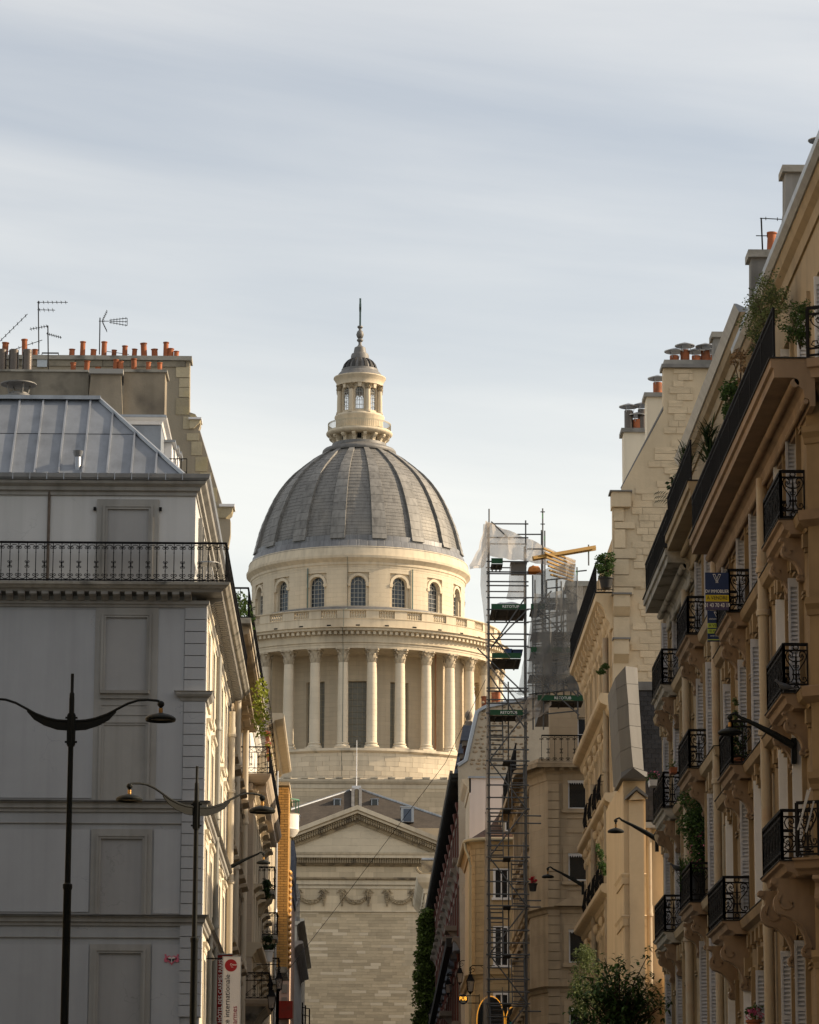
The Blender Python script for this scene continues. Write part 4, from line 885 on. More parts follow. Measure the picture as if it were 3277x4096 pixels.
# ------------------------------------------------------------------ next house: party wall with pots
YB = 128.0
def LB(x, y): return L1(x, y, YB)
B = thing('party_wall_house', 'tall house whose bare stepped party wall carries two rows of orange pots', 'building', (-5, YB, 2))
mat('party_render', (0.29, 0.255, 0.195), .95, 0, .1, .5, .1, 16, streak=.12, dirt=(.19, .165, .13), dirt_amt=.5, dirt_scale=.5)
mat('party_stone', (0.36, 0.315, 0.22), .95, 0, .25, 1.5, .2, 12, rand=.25, dirt=(.40, .33, .14), dirt_amt=.5, dirt_scale=1.0)
edge = [(1310, 505), (1308, 860), (1345, 872), (1370, 905), (1385, 940), (1370, 985), (1375, 990), (1527, 1500), (1530, 1590), (1590, 1600), (1590, 1700), (1500, 2200)]
P = [(XL - 6, 15), (-4.9, 15)] + [(LB(x, y).x, LB(x, y).z) for x, y in edge[::-1]] + [(XL - 6, LB(0, 505).z)]
MB().py(P, YB, YB + .6).build('party_wall', MATS['party_render'], B)
MB().box(XL - 6, LB(1325, 480).x, YB - .12, YB + .75, LB(0, 497).z, LB(0, 468).z).build('wall_coping', MATS['slab_stone'], B)
b = MB(); MB().box(XL - 6, LB(1285, 530).x, YB - .05, YB + .02, LB(0, 540).z, LB(0, 500).z).build('stone_band', mat('band_stone', (.26, .235, .185), .95, 0, .35, 1.2, .2, 10, brick=(1.0, .5, 'x', 0, .3, .05), dirt=(.06, .055, .05), dirt_amt=.8, dirt_scale=1.1), B)
for p, q in (((1303, 902), (1392, 915)), ((1515, 1500), (1620, 1518))): a, c = LB(*p), LB(*q); MB().box(a.x, c.x, YB - .2, YB + .8, c.z, a.z).build('corbel_coping', MATS['white_paint'], B)
for p, q in (((1310, 915), (1385, 975)), ((1520, 1518), (1608, 1592))): a, c = LB(*p), LB(*q); MB().py([(a.x, a.z), (c.x, a.z), (c.x - .05, c.z + .2), (c.x - .25, c.z), (a.x, c.z)], YB - .1, YB + .7).build('corbel', MATS['party_stone'], B)
MB().box(LB(1312, 870).x, LB(1352, 870).x, YB - .05, YB + .6, LB(1, 897).z, LB(1, 868).z).build('step_stone', MATS['party_stone'], B)
qs = [(1216, 545, 1308, 622), (1238, 625, 1306, 690), (1236, 690, 1306, 758), (1214, 762, 1302, 880), (1265, 890, 1308, 978), (1290, 1005, 1372, 1058), (1322, 1062, 1392, 1160), (1350, 1168, 1430, 1272), (1382, 1275, 1458, 1376), (1415, 1380, 1495, 1482), (1440, 1520, 1530, 1590)]
for x0, y0, x1, y1 in qs:
    a, c = LB(x0, y0), LB(x1, y1); MB().box(a.x, c.x, YB - .03, YB + .3, c.z + .01, a.z - .01).build('quoin_stone', MATS['party_stone'], B)
b = MB(); pts = [LB(x, y) for x, y in ((1372, 985), (1450, 1240), (1527, 1500))]; b.tube([(p.x, YB + .1, p.z) for p in pts], .05, 5); b.build('edge_flashing', MATS['lead'], B)
p = LB(292, 517); MB().box(p.x - .18, p.x + .18, YB - .08, YB, p.z - .18, p.z + .18).build('anchor_plate', mat('plate_blue', (.42, .47, .52), .5), B)
zt_ = LB(0, 468).z
for x, tl in ((28, 1), (97, 0), (167, 1), (238, 0), (492, 0), (566, 1), (640, 0), (714, 1), (783, 0), (858, 1), (924, 0), (993, 1), (1066, 0), (1142, 1), (1174, 0), (1214, 0)): q = LB(x, 468); pot(B, (q.x, YB + .2, zt_), tl, rq.uniform(.78, .92))
b = MB(); p = LB(290, 455); b.tube([(p.x, YB, zt_), (p.x, YB, zt_ + .1), (p.x + .6, YB, zt_ + .1), (p.x + .6, YB, zt_)], .03, 4); b.build('step_iron', MATS['iron'], B)
# street facade of that house
TB = TL(-5.0); zB = 24.6
bayB = [(YB + 1.6 + 3.3 * k, YB + 2.8 + 3.3 * k) for k in range(6)]; rowB = [(4 + 3.4 * k, 6.4 + 3.4 * k) for k in range(6)]
mat('stone_dim', (0.40, 0.33, 0.24), .9, 0, .12, .6, .06, 10, streak=.2, dirt=(.18, .15, .11), dirt_amt=.5, dirt_scale=.5)
b = MB(TB); wall_bays(b, YB + .6, 150, -.5, zB, bayB, rowB); b.build('street_wall', MATS['stone_dim'], B)
for a, c in bayB:
    for k, (z0, z1) in enumerate(rowB):
        wo = window(TB, a, c, z0, z1, B); moulding(TB, cornice_prof(z1 + .25, z1 + .55, .45, .02), a - .35, c + .35, 'window_hood', 'stone_dim', wo)
        if k < 5:
            for s in (a - .2, c + .2): g = MB(TB); g.px([(s - .1, z1 - .55), (s + .1, z1 - .55), (s + .1, z1 + .25), (s - .1, z1 + .25)], 0, .18); g.tube([(.16, s - .1, z1 + .1), (.16, s + .1, z1 + .1)], .12, 8); g.build('hood_bracket', MATS['stone_dim'], wo)
moulding(TB, cornice_prof(zB - .7, zB, .95), YB + .6, 150, 'cornice', 'stone_dim', B)
mb_ = MB(); mb_.px([(-.11, 0), (.11, 0), (.11, -.3), (-.11, -.3)], 0, .6); mm = mb_.mesh('modillion', MATS['stone_dim'])
for k in range(44): link(mm, 'modillion', B, (-5.0, YB + 1 + k * .49, zB - .35))
MB(TB).box(-.5, 1.0, YB - .1, 150, zB + .003, zB + .2).build('balcony_slab', MATS['slab_stone'], B)
railing(TL(-4.1), YB, 150, zB + .2, zB + 1.3, .3, False).build('balcony_railing', MATS['iron'], B); railing(lambda p: (p[1], YB - p[0], p[2]), -4.95, -4.1, zB + .2, zB + 1.3, .3, False).build('balcony_railing', MATS['iron'], B)
MB(TB).box(-6, -.9, YB + .6, 150, zB + .2, 28.0).build('attic_wall', MATS['render_warm'], B)
MB().py([(-16, 28), (-5.9, 28), (-6.9, 32), (-16, 34)], YB + .6, 150).build('mansard', MATS['zinc'], B)
pipe(TB, 139, .2, 0, zB - .7, .14, B, 'pipe_cream', (9, 13, 17, 21)); pipe(TB, 149.3, .2, 0, zB - .7, .13, B, 'pipe_cream', (8, 14, 20))
rl = random.Random(8)
b = leaves(MB(), (-4.5, 131.5, zB + .9), 900, .5, 3.2, .75, .16, rl, hollow=0); tag(b.build('balcony_shrub', MATS['leaf'], None), 'leafy green shrub filling the top balcony of the tall house on the left', 'plant')
b = leaves(MB(), (-4.0, 141, zB - .9), 300, .35, 3, 1.3, .2, rl, hollow=0); tag(b.build('trailing_vine', MATS['leaf_yellow'], None), 'sunlit yellow-green vine hanging under the left balcony cornice', 'plant')

# ------------------------------------------------------------------ third left house, with a corner return facing us
C_ = thing('stone_house', 'stone house whose narrow end wall juts out past the downpipes, with two iron balconies', 'building', (-4.5, 150, 4))
XC, YC = -4.45, 150.0
mat('stone_pink', (0.50, 0.42, 0.33), .9, 0, .08, .6, .04, 10, streak=.12, brick=(1.3, .62, 'x', 0, .07, .02))
mat('stone_warm', (0.50, 0.43, 0.32), .9, 0, .08, .6, .04, 10, streak=.12)
def LC(x, y): return aY(800 + .2319 * x, 2850 + .2319 * y, YC)
zc1 = LC(800, 1090).z; zc0 = LC(800, 1350).z
MB().box(-7.5, XC - .02, YC, YC + .5, 0, zc0).build('end_wall', MATS['stone_pink'], C_)
TC = TL(XC); bayC = [(YC + 1.5 + 3.2 * k, YC + 2.6 + 3.2 * k) for k in range(6)]; rowC = [(5 + 3.3 * k, 7.4 + 3.3 * k) for k in range(5)]
b = MB(TC); wall_bays(b, YC + .5, 171, 0, zc0, bayC, rowC); b.build('street_wall', MATS['stone_warm'], C_)
for a, c in bayC:
    for z0, z1 in rowC:
        wo = window(TC, a, c, z0, z1, C_); moulding(TC, cornice_prof(z1 + .2, z1 + .45, .35, .02), a - .3, c + .3, 'window_hood', 'stone_warm', wo)
pth = [(-7.5, YC), (XC, YC), (XC, 171)]
MB().sweep([(-.3, zc0 - .35), (.03, zc0 - .35), (.05, zc0 - .2), (.15, zc0 - .1), (.18, zc0), (-.3, zc0)], pth).build('architrave', MATS['stone_warm'], C_)
MB().sweep([(-.3, zc1 - .35), (.5, zc1 - .35), (.6, zc1 - .25), (.68, zc1 - .1), (.7, zc1), (-.3, zc1)], pth).build('balcony_slab', MATS['stone_pink'], C_)
MB().sweep([(-.3, zc0 + .002), (.06, zc0 + .002), (.06, zc1 - .36), (-.3, zc1 - .36)], pth).build('frieze', MATS['stone_pink'], C_)
mb_ = MB(); mb_.py([(-.11, 0), (.11, 0), (.11, .3), (-.11, .3)], -.5, 0); mm = mb_.mesh('modillion', MATS['stone_pink'])
for k in range(7): link(mm, 'modillion', C_, (XC - .15 - k * .4, YC, zc1 - .68))
for k in range(40): link(mm, 'modillion', C_, (XC, YC + .3 + k * .5, zc1 - .68), (0, 0, PI / 2))
def lattice(T, s0, s1, z0, z1):
    b = MB(T); h = z1 - z0; n = max(2, round((s1 - s0) / .3)); u = (s1 - s0) / n
    for z, q in ((z1, .025), (z0 + .04, .015), (z0 + .22 * h, .012), (z1 - .2 * h, .012)): b.box(-q, q, s0, s1, z - q, z + q)
    for k in range(n + 1): s = s0 + u * k; b.tube([(0, s, z0), (0, s, z1)], .013, 4)
    for k in range(n):
        s = s0 + u * k; c = s + u / 2
        for za_, zb_ in ((z1 - .2 * h, z1), (z0 + .04, z0 + .22 * h)): b.tube([(0, s, za_), (0, s + u, zb_)], .011, 4); b.tube([(0, s, zb_), (0, s + u, za_)], .011, 4)
        for zz in (z0 + .35 * h, z0 + .62 * h):
            for t in range(4): b.tube([(0, c - .08 * cos(t * PI / 4), zz - .08 * sin(t * PI / 4)), (0, c + .08 * cos(t * PI / 4), zz + .08 * sin(t * PI / 4))], .009, 4)
        b.tube([(0, c, z0 + .25 * h), (0, c, z0 + .78 * h)], [.012, .02], 4)
    return b
lattice(lambda p: (p[1], YC - .62 - p[0], p[2]), -5.6, XC + .62, zc1, zc1 + 1.12).build('balcony_railing', MATS['iron'], C_); lattice(TL(XC + .62), YC - .62, 171, zc1, zc1 + 1.12).build('balcony_railing', MATS['iron'], C_)
zC2 = 26.2
MB().box(-9, XC - .5, YC + 1.2, 171, zc1 - .1, zC2).build('upper_wall', mat('white_wall', (.68, .66, .61), .85, 0, .06, .5, .03, 10, streak=.1), C_)
MB().sweep([(-.3, zC2 - .3), (.05, zC2 - .3), (.2, zC2 - .12), (.25, zC2), (-.3, zC2)], [(-9, YC + 1.2), (XC - .5, YC + 1.2), (XC - .5, 171)]).build('upper_cornice', MATS['white_wall'], C_)
MB().py([(-9, zC2), (XC - .55, zC2), (XC - 1.9, zC2 + 3.2), (-9, zC2 + 3.8)], YC + 1.3, 171).build('mansard', MATS['zinc'], C_)
for k in range(4):
    y = YC + 3.5 + 4.4 * k; b = MB(); b.box(XC - 2.2, XC - .75, y, y + 1.5, zC2 + .1, zC2 + 2.1); d = b.build('dormer', MATS['zinc_panel'], C_); MB().box(XC - .748, XC - .7, y + .2, y + 1.3, zC2 + .3, zC2 + 1.9).build('pane', MATS['glass'], d); MB().box(XC - 2.3, XC - .5, y - .15, y + 1.65, zC2 + 2.1, zC2 + 2.25).build('dormer_cap', MATS['white_wall'], d)
b = MB()
for k in range(3):
    y = YC + 8 + 4 * k; z0 = zC2 - .4 - k * .3
    for j in range(9): a_ = PI / 2 * j / 8; b.tube([(XC - .2, y, z0 + j * .28 - .9), (XC + .25 + .5 * cos(a_) * .6, y, z0 + j * .28 - .7)], .014, 3)
    b.tube([(XC + .25 + .5 * cos(PI / 2 * j / 8) * .6, y, z0 + j * .28 - .9) for j in range(9)], .02, 4)
tag(b.build('spike_guard', MATS['iron'], None), 'fan of iron spikes between roofs beside the church columns', 'spike guard')
# lower balcony of the third house
zl1 = aY(960, 4000, YC).z
MB().sweep([(-.3, zl1 - .3), (.6, zl1 - .3), (.72, zl1 - .2), (.8, zl1 - .05), (.8, zl1), (-.3, zl1)], [(-6.5, YC), (XC, YC), (XC, YC + 5)]).build('lower_balcony_slab', MATS['stone_pink'], C_)
MB().sweep([(-.2, zl1 - 1.0), (.05, zl1 - 1.0), (.2, zl1 - .8), (.4, zl1 - .5), (.6, zl1 - .302), (-.2, zl1 - .302)], [(-6.5, YC), (XC, YC), (XC, YC + 5)]).build('lower_balcony_corbel', MATS['slab_stone'], C_)
railing(lambda p: (p[1], YC - .7 - p[0], p[2]), -6.4, XC + .72, zl1, zl1 + 1.05, .3).build('balcony_railing', MATS['iron'], C_); railing(TL(XC + .72), YC - .7, YC + 5, zl1, zl1 + 1.05, .3).build('balcony_railing', MATS['iron'], C_)
moulding(TC, cornice_prof(14.6, 15.2, .4), YC - .03, 171, 'string_course', 'stone_warm', C_)
for k, y in enumerate((158, 164, 168)):
    z0 = aY(1060, 3560 + 180 * (k % 3), y).z; b = MB(TC); b.box(-.1, .7, y, y + 2.2, z0 - .18, z0); s = b.build('side_balcony', MATS['slab_stone'], C_); railing(lambda p, y=y: (p[1], y + .05 - p[0], p[2]), XC + .02, XC + .68, z0, z0 + 1.0, .2).build('balcony_railing', MATS['iron'], s); railing(TL(XC + .68), y + .05, y + 2.2, z0, z0 + 1.0, .2).build('balcony_railing', MATS['iron'], s)
    for yy in (y + .3, y + 1.7): g = MB(TC); g.ext([(0, yy, z0 - .2), (.6, yy, z0 - .2), (.55, yy, z0 - .4), (.3, yy, z0 - .6), (.1, yy, z0 - 1.0), (0, yy, z0 - 1.05)], (0, .22, 0)); g.build('console', MATS['stone_warm'], s)

# ------------------------------------------------------------------ yellow brick bay
Dk = thing('brick_bay_house', 'house with a projecting bay of glazed yellow brick and rounded white balconies', 'building', (-4.2, 190, 8))
YD, xd0, xd1 = 190.0, -4.6, -3.82
zd0, zd1 = aY(1110, 3868, YD).z, aY(1110, 3142, YD).z
mat('yellow_brick', (0.46, 0.26, 0.075), .45, 0, .14, 2, .05, 20, rand=.16, spec=.4)
MB().box(xd0 - 3, xd1 - .03, YD + .03, YD + 9, zd0, zd1).build('bay_core', mat('brick_joint', (.16, .12, .07), .95), Dk)
bu = MB().box(-.5, .5, -.5, .5, -.5, .5).mesh('brick', MATS['yellow_brick']); rb_ = random.Random(2)
nrow = int((zd1 - zd0) / .131); cnt = 0; extra = MB()
for k in range(nrow):
    z0 = zd0 + k * .131; x = xd0 + (.0 if k % 2 else -.2)
    while x < xd1 - .01:
        x0, x1 = max(x, xd0), min(x + .39, xd1)
        if x1 - x0 > .05: link(bu, 'brick', Dk, ((x0 + x1) / 2, YD + .03, z0 + .06), None, (x1 - x0 - .022, .1, .108))
        x += .39
    extra.box(xd1 - .06, xd1 + .004, YD + .1, YD + 4, z0 + .008, z0 + .122)
extra.build('side_brickwork', MATS['yellow_brick'], Dk, kind='stuff')
MB().box(xd0, xd1 + .05, YD - .1, YD + 9, zd1, zd1 + .18).build('bay_coping', MATS['stone_warm'], Dk)
MB().box(xd0, xd1, YD - .05, YD + 5, zd0 - .3, zd0 - .003).build('bay_soffit', MATS['slab_stone'], Dk)
for k in range(int((zd1 - zd0 - 4) / .33)): MB().sph((xd1 + .02, YD + 3, zd0 + .3 + k * .33), .16, .3, .15, 10, 6).build('bay_roll', MATS['yellow_brick'], Dk)
q = aY(1145, 3200, YD + 1); zz = zd1 - .9
MB().lathe([(.1, zz - 1.3), (.55, zz - 1.25), (.75, zz - 1.05), (.86, zz - .85), (.82, zz - .8), (.82, zz - .05), (.86, zz)], xd1 - .35, YD + 5, 20).build('round_balcony', MATS['white_wall'], Dk)
b = MB()
for k in range(14): a_ = 2 * PI * k / 14; b.tube([(xd1 - .35 + .82 * sin(a_), YD + 5 - .82 * cos(a_), zz), (xd1 - .35 + .82 * sin(a_), YD + 5 - .82 * cos(a_), zz + .75)], .03, 4)
b.tube([(xd1 - .35 + .82 * sin(2 * PI * k / 20), YD + 5 - .82 * cos(2 * PI * k / 20), zz + .75) for k in range(20)], .04, 4, True); b.build('balcony_glazing', mat('green_frame', (.10, .25, .17), .4), Dk)
b = MB(TL(-4.5)); wall_bays(b, 171.02, YD, 5, 28, [(173 + 3 * k, 174.2 + 3 * k) for k in range(5)], [(8 + 3.2 * k, 10.3 + 3.2 * k) for k in range(6)]); b.build('street_wall', MATS['stone_warm'], Dk)
for k in range(5):
    for j in range(6): window(TL(-4.5), 173 + 3 * k, 174.2 + 3 * k, 8 + 3.2 * j, 10.3 + 3.2 * j, Dk)
MB().py([(-9, 28), (-4.5, 28), (-5.6, 31), (-9, 31.5)], 171.5, 189).build('mansard', MATS['zinc'], Dk)
moulding(TL(-4.5), cornice_prof(27.3, 28, .8), 171.1, YD, 'cornice', 'stone_warm', Dk)
MB().box(xd0 - 3, -4.4, YD + 9, 199, 6, 27).build('rear_wall', MATS['stone_warm'], Dk)
pipe(TL(-4.5), 187.5, .12, 6, 27.5, .08, Dk, 'zinc', (12, 20))
# ------------------------------------------------------------------ pink rendered house and far left houses
YE = 203.0
Ek = thing('pink_house', 'narrow pink rendered house with exposed quoin stones and a red fascia', 'building', (-4, YE, 8))
xe0, xe1 = aY(1120, 3600, YE).x - 2, aY(1160, 3600, YE).x; ze1 = aY(1140, 3490, YE).z
MB().box(xe0, xe1, YE, YE + 16, 5, ze1).build('wall', mat('pink_render', (.50, .36, .28), .9, 0, .08, .6, .05, 12, streak=.1), Ek)
re_ = random.Random(4)
for k in range(15):
    z0 = ze1 - 1.2 - k * .72; x0 = aY(1131, 3600, YE).x
    MB().box(x0, x0 + re_.uniform(.2, .34), YE - .03, YE + .1, z0 - .5, z0).build('quoin_stone', mat('dull_quoin', (.27, .235, .19), .95, 0, .2, 2, .2, 14, rand=.15), Ek)
MB().py([(xe0, ze1), (xe1 + .15, ze1), (xe1 - .1, ze1 + .25), (xe0, ze1 + .3)], YE - .15, YE + 16).build('eave_flashing', MATS['zinc'], Ek)
a, c = aY(1131, 3380, YE + 1), aY(1157, 3480, YE + 1); MB().box(a.x - 1, c.x, YE + .8, YE + 5, ze1, a.z).build('chimney_block', MATS['render_warm'], Ek)
a, c = aY(1130, 3362, YE + 6), aY(1176, 3452, YE + 6); MB().py([(a.x - 2, c.z - 2), (c.x, c.z - 2), (c.x, a.z), (a.x - 2, a.z)], YE + 6, YE + 14).build('slate_roof', mat('slate_blue', (.10, .115, .15), .6, 0, .15, .6, .1, 8, brick=(.5, .3, 'x', 0, .12, .04)), Ek)
a, c = aY(1104, 4005, YE - 1), aY(1170, 4074, YE - 1); MB().box(a.x, c.x, YE - 1.2, YE - .02, c.z, a.z).build('red_fascia', mat('red_board', (.28, .025, .012), .6, 0, .2, 2, .05, 10, dirt=(.12, .03, .02), dirt_amt=.6, dirt_scale=2), Ek)
def far_house(name, label, X, y0, y1, z1, m, rows, bw=1.1, step=3.0, roof=True, first=1.3, z0=8):
    h = thing(name, label, 'building', (X, y0, z0)); T = TL(X) if X < 0 else TR(X); bays = []
    y = y0 + first
    while y + bw < y1: bays.append((y, y + bw)); y += step
    b = MB(T); wall_bays(b, y0, y1, z0, z1, bays, rows); b.build('wall', MATS[m], h)
    sg = -1 if X < 0 else 1
    MB().box(min(X + sg * .5, X + sg * 9), max(X + sg * .5, X + sg * 9), y0 + .01, y1, z0, z1).build('end_wall', MATS[m], h)
    for a, c in bays:
        for q in rows: window(T, a, c, q[0], q[1], h)
    moulding(T, cornice_prof(z1 - .45, z1, .5), y0 - .1, y1, 'cornice', m, h)
    if roof: MB().py([(X + sg * 9, z1), (X + sg * .02, z1), (X + sg * 1.3, z1 + 2.6), (X + sg * 9, z1 + 3)], y0 + .1, y1).build('mansard', MATS['zinc'], h)
    return h
far_house('far_cream_house', 'far sunlit cream house left of the church wall, under the netting', -3.95, 219, 246, 21.5, 'white_wall', [(13 + 3 * k, 14.9 + 3 * k) for k in range(3)])
far_house('far_cream_house', 'farthest narrow grey house touching the church wall on the left', -4.3, 246.5, 285, 25.5, 'render_warm', [(16 + 3.1 * k, 18 + 3.1 * k) for k in range(3)], z0=10)
b = MB(); a, c = aY(1165, 3560, 222), aY(1200, 3640, 222); N_ = 8; rr_ = random.Random(6); g = []
for i in range(N_ + 1):
    for j in range(5): u_, v_ = 1166 + 34 * j / 4 - (6 if i < 2 else 0), 3535 + 150 * i / N_; q = aY(u_, v_, 221 - .6 * sin(j * 1.3 + i)); g.append(q)
b.add(g, [(i * 5 + j, i * 5 + j + 1, i * 5 + j + 6, i * 5 + j + 5) for i in range(N_) for j in range(4)], True); tag(b.build('debris_net', mat('net_grey', (.42, .42, .42), .9, 0, .15, 2, 0, trans=.4, alpha=.75)), 'pale grey debris net hanging on the far left house', 'net')
b = MB()
for u_ in (1210, 1222, 1238): p = aY(u_, 4096, 240); q = aY(u_, 4010 + (u_ - 1210), 240); b.tube([p - Vector((0, 0, 4)), q], .05, 5)
for v_ in (4030, 4060): b.tube([aY(1210, v_, 240), aY(1240, v_ + 6, 240)], .04, 4)
tag(b.build('hoarding_poles', MATS['iron']), 'dark scaffold poles at the foot of the church wall', 'poles')
# added unseen blocks around the viewer: hold sky light off the boulevard
def block(name, label, x0, x1, y0, y1, z1, m):
    h = thing(name, label, 'building', ((x0 + x1) / 2, y0, 0)); MB().box(x0, x1, y0, y1, -.5, z1).build('wall', MATS[m], h)
    MB().sweep([(-.3, z1 - .6), (.1, z1 - .6), (.5, z1 - .2), (.6, z1), (-.3, z1)], [(x0, y0), (x0, y1), (x1, y1), (x1, y0)][::-1]).build('cornice', MATS[m], h)
    MB().box(x0 + 1.5, x1 - 1.5, y0 + 1.5, y1 - 1.5, z1, z1 + 4).build('mansard', MATS['zinc'], h)
    for k in range(int((x1 - x0 - 3) / 3.2)):
        for j in range(6): MB().box(x0 + 2 + 3.2 * k, x0 + 3.2 + 3.2 * k, y1 - .02, y1 + .03, 4 + 3.1 * j, 6.2 + 3.1 * j).build('window', MATS['glass'], h)
    return h
block('opposite_blocker', 'added cream block behind the viewer, unseen, shading the boulevard', -40, 34, -34, -10, 27, 'stone_warm')
block('boulevard_blocker', 'added cream block left of the viewer, unseen, holding sky light off the pale wall', -32, -10.4, 4, 82, 27, 'stone_warm')  # side blocks added out of sight to darken the lower walls
block('boulevard_blocker', 'added cream block right of the viewer, unseen, darkening the lower street', 10.5, 32, 0, 57, 27, 'stone_warm')
block('boulevard_blocker', 'added block farther left, unseen, holding sky light off the boulevard', -60, -34, 40, 82, 27, 'stone_warm')
block('side_street_blocker', 'added block by the side street, unseen, keeping low sun off the left stone house', 22, 31, 138, 172, 31, 'stone_warm')  # added out of sight, tall enough to shade the stone house's lower floors

# ------------------------------------------------------------------ right side: balcony houses
mat('stone_gold', (0.225, 0.162, 0.092), .9, 0, .16, .7, .05, 12, streak=.22, dirt=(.12, .085, .05), dirt_amt=.6, dirt_scale=.6)
mat('stone_rose', (0.235, 0.168, 0.112), .9, 0, .16, .7, .05, 12, streak=.2, dirt=(.11, .08, .055), dirt_amt=.6, dirt_scale=.7)
mat('stone_cream', (0.30, 0.235, 0.15), .9, 0, .16, .7, .05, 12, streak=.2, dirt=(.17, .13, .085), dirt_amt=.5, dirt_scale=.6)
mat('stone_beige', (0.53, 0.415, 0.27), .9, 0, .12, .7, .04, 12, streak=.15, dirt=(.3, .24, .17), dirt_amt=.35, dirt_scale=.5)
mat('stone_k', (0.40, 0.315, 0.215), .9, 0, .12, .7, .04, 12, streak=.25, dirt=(.15, .115, .075), dirt_amt=.5, dirt_scale=.5, brick=(1.2, .4, 'x', 0, .06, .02))
mat('cement_grey', (0.27, 0.265, 0.25), .95, 0, .15, .8, .12, 12, streak=.4, dirt=(.10, .10, .095), dirt_amt=.6, dirt_scale=.6)
mat('pipe_beige', (0.33, 0.275, 0.20), .6, 0, .08, 2, .02, 10, streak=.15, dirt=(.25, .14, .08), dirt_amt=.4, dirt_scale=2)
mat('black_edge', (0.02, 0.019, 0.017), .8, 0, .3, 3, .1, 20)
WALLM = {'stone_gold': mat('stone_gold_wall', (0.225, 0.162, 0.092), .9, 0, .16, .7, .05, 12, streak=.3, dirt=(.12, .085, .05), dirt_amt=.6, dirt_scale=.6, brick=(.95, .36, 'y', 0, .09, .025)), 'stone_cream': mat('stone_cream_wall', (0.30, 0.235, 0.15), .9, 0, .16, .7, .05, 12, streak=.3, dirt=(.17, .13, .085), dirt_amt=.5, dirt_scale=.6, brick=(.95, .36, 'y', 0, .08, .025))}
def motif(b, c, w, z0, h, r=.0155):
    def P(x, y): return (0, c + x * w, z0 + y * h)
    b.tube([P(.055 * h / w * cos(t), .935 + .055 * sin(t)) for t in [2 * PI * k / 12 for k in range(12)]], r, 4, True)
    b.tube([P(.05 * h / w * cos(t), .075 + .05 * sin(t)) for t in [2 * PI * k / 10 for k in range(10)]], r, 4, True)
    b.tube([P(0, .15), P(0, .3), P(0, .42), P(0, .6), P(0, .84)], [r, 2 * r, r, 2 * r, .7 * r], 4)
    for s in (-1, 1):
        b.tube([P(s * x, y) for x, y in ((.1, .34), (.11, .45), (.24, .55), (.38, .66), (.43, .75), (.38, .83), (.26, .86), (.15, .82), (.14, .75), (.21, .72), (.26, .76))], r, 4)
        b.tube([P(s * x, y) for x, y in ((.0, .63), (.14, .64), (.27, .68), (.31, .74), (.26, .79), (.20, .76))], r * .9, 4)
        b.tube([P(s * x, y) for x, y in ((.1, .36), (.12, .28), (.2, .2), (.34, .185), (.42, .23), (.38, .3), (.29, .3), (.28, .24))], r, 4)
        b.tube([P(s * x, y) for x, y in ((.0, .5), (.08, .5), (.11, .54), (.07, .56))], r * .8, 4)
        b.tube([P(s * x, y) for x, y in ((.02, .355), (.16, .36))], r * 1.3, 4)
def ironpanel(T, s0, s1, z0, z1, unit=.48):
    b = MB(T); h = z1 - z0; n = max(1, round((s1 - s0) / unit)); u = (s1 - s0) / n
    for z, q in ((z1, .028), (z1 - .13 * h, .017), (z0 + .15 * h, .017), (z0 + .01, .019)): b.box(-q, q, s0, s1, z - q, z + q)
    for k in range(n + 1):
        s = s0 + u * k; q = .027 if k in (0, n) else .018; b.box(-q, q, s - q, s + q, z0 - .02, z1)
    for k in range(n): motif(b, s0 + u * (k + .5), u, z0, h)
    return b
def console(T, y, z, parent, m, sc=1.0, w=.22):
    pts = [(-.02, 0), (.45, 0), (.45, -.05), (.39, -.09), (.38, -.13)] + [(.30 + .135 * cos(t), -.26 + .135 * sin(t)) for t in [.9 - .35 * k for k in range(8)]] + [(.24, -.43), (.17, -.50), (.12, -.60), (.10, -.68)] + [(.075 + .07 * cos(t), -.76 + .07 * sin(t)) for t in [1.0 - .6 * k for k in range(5)]] + [(-.02, -.84)]
    b = MB(T); b.ext([(a * sc, y, z + c * sc) for a, c in pts], (0, w, 0)); o = b.build('console', MATS[m], parent)
    g = MB(T)
    for yy in (y - .008, y + w + .008):
        g.tube([((.28 + (.115 - .011 * k) * cos(.8 - .55 * k)) * sc, yy, z + (-.25 + (.115 - .011 * k) * sin(.8 - .55 * k)) * sc) for k in range(11)], .014 * sc, 4)
        g.tube([(a * sc, yy, z + c * sc) for a, c in ((.38, -.36), (.25, -.40), (.14, -.49), (.07, -.62), (.04, -.72))], .012 * sc, 4)
        g.tube([((.075 + .045 * cos(t)) * sc, yy, z + (-.76 + .045 * sin(t)) * sc) for t in [k * .8 for k in range(8)]], .012 * sc, 4, True)
    g.tube([(.43 * sc, y - .02, z - .03 * sc), (.43 * sc, y + w + .02, z - .03 * sc)], .035 * sc, 6); g.build('scroll', MATS[m], o); return o
def slab_prof(z, out): return [(-.05, z - .30), (out * .55, z - .30), (out * .62, z - .24), (out * .8, z - .2), (out * .86, z - .08), (out * .98, z - .06), (out, z - .022), (-.05, z - .022)]
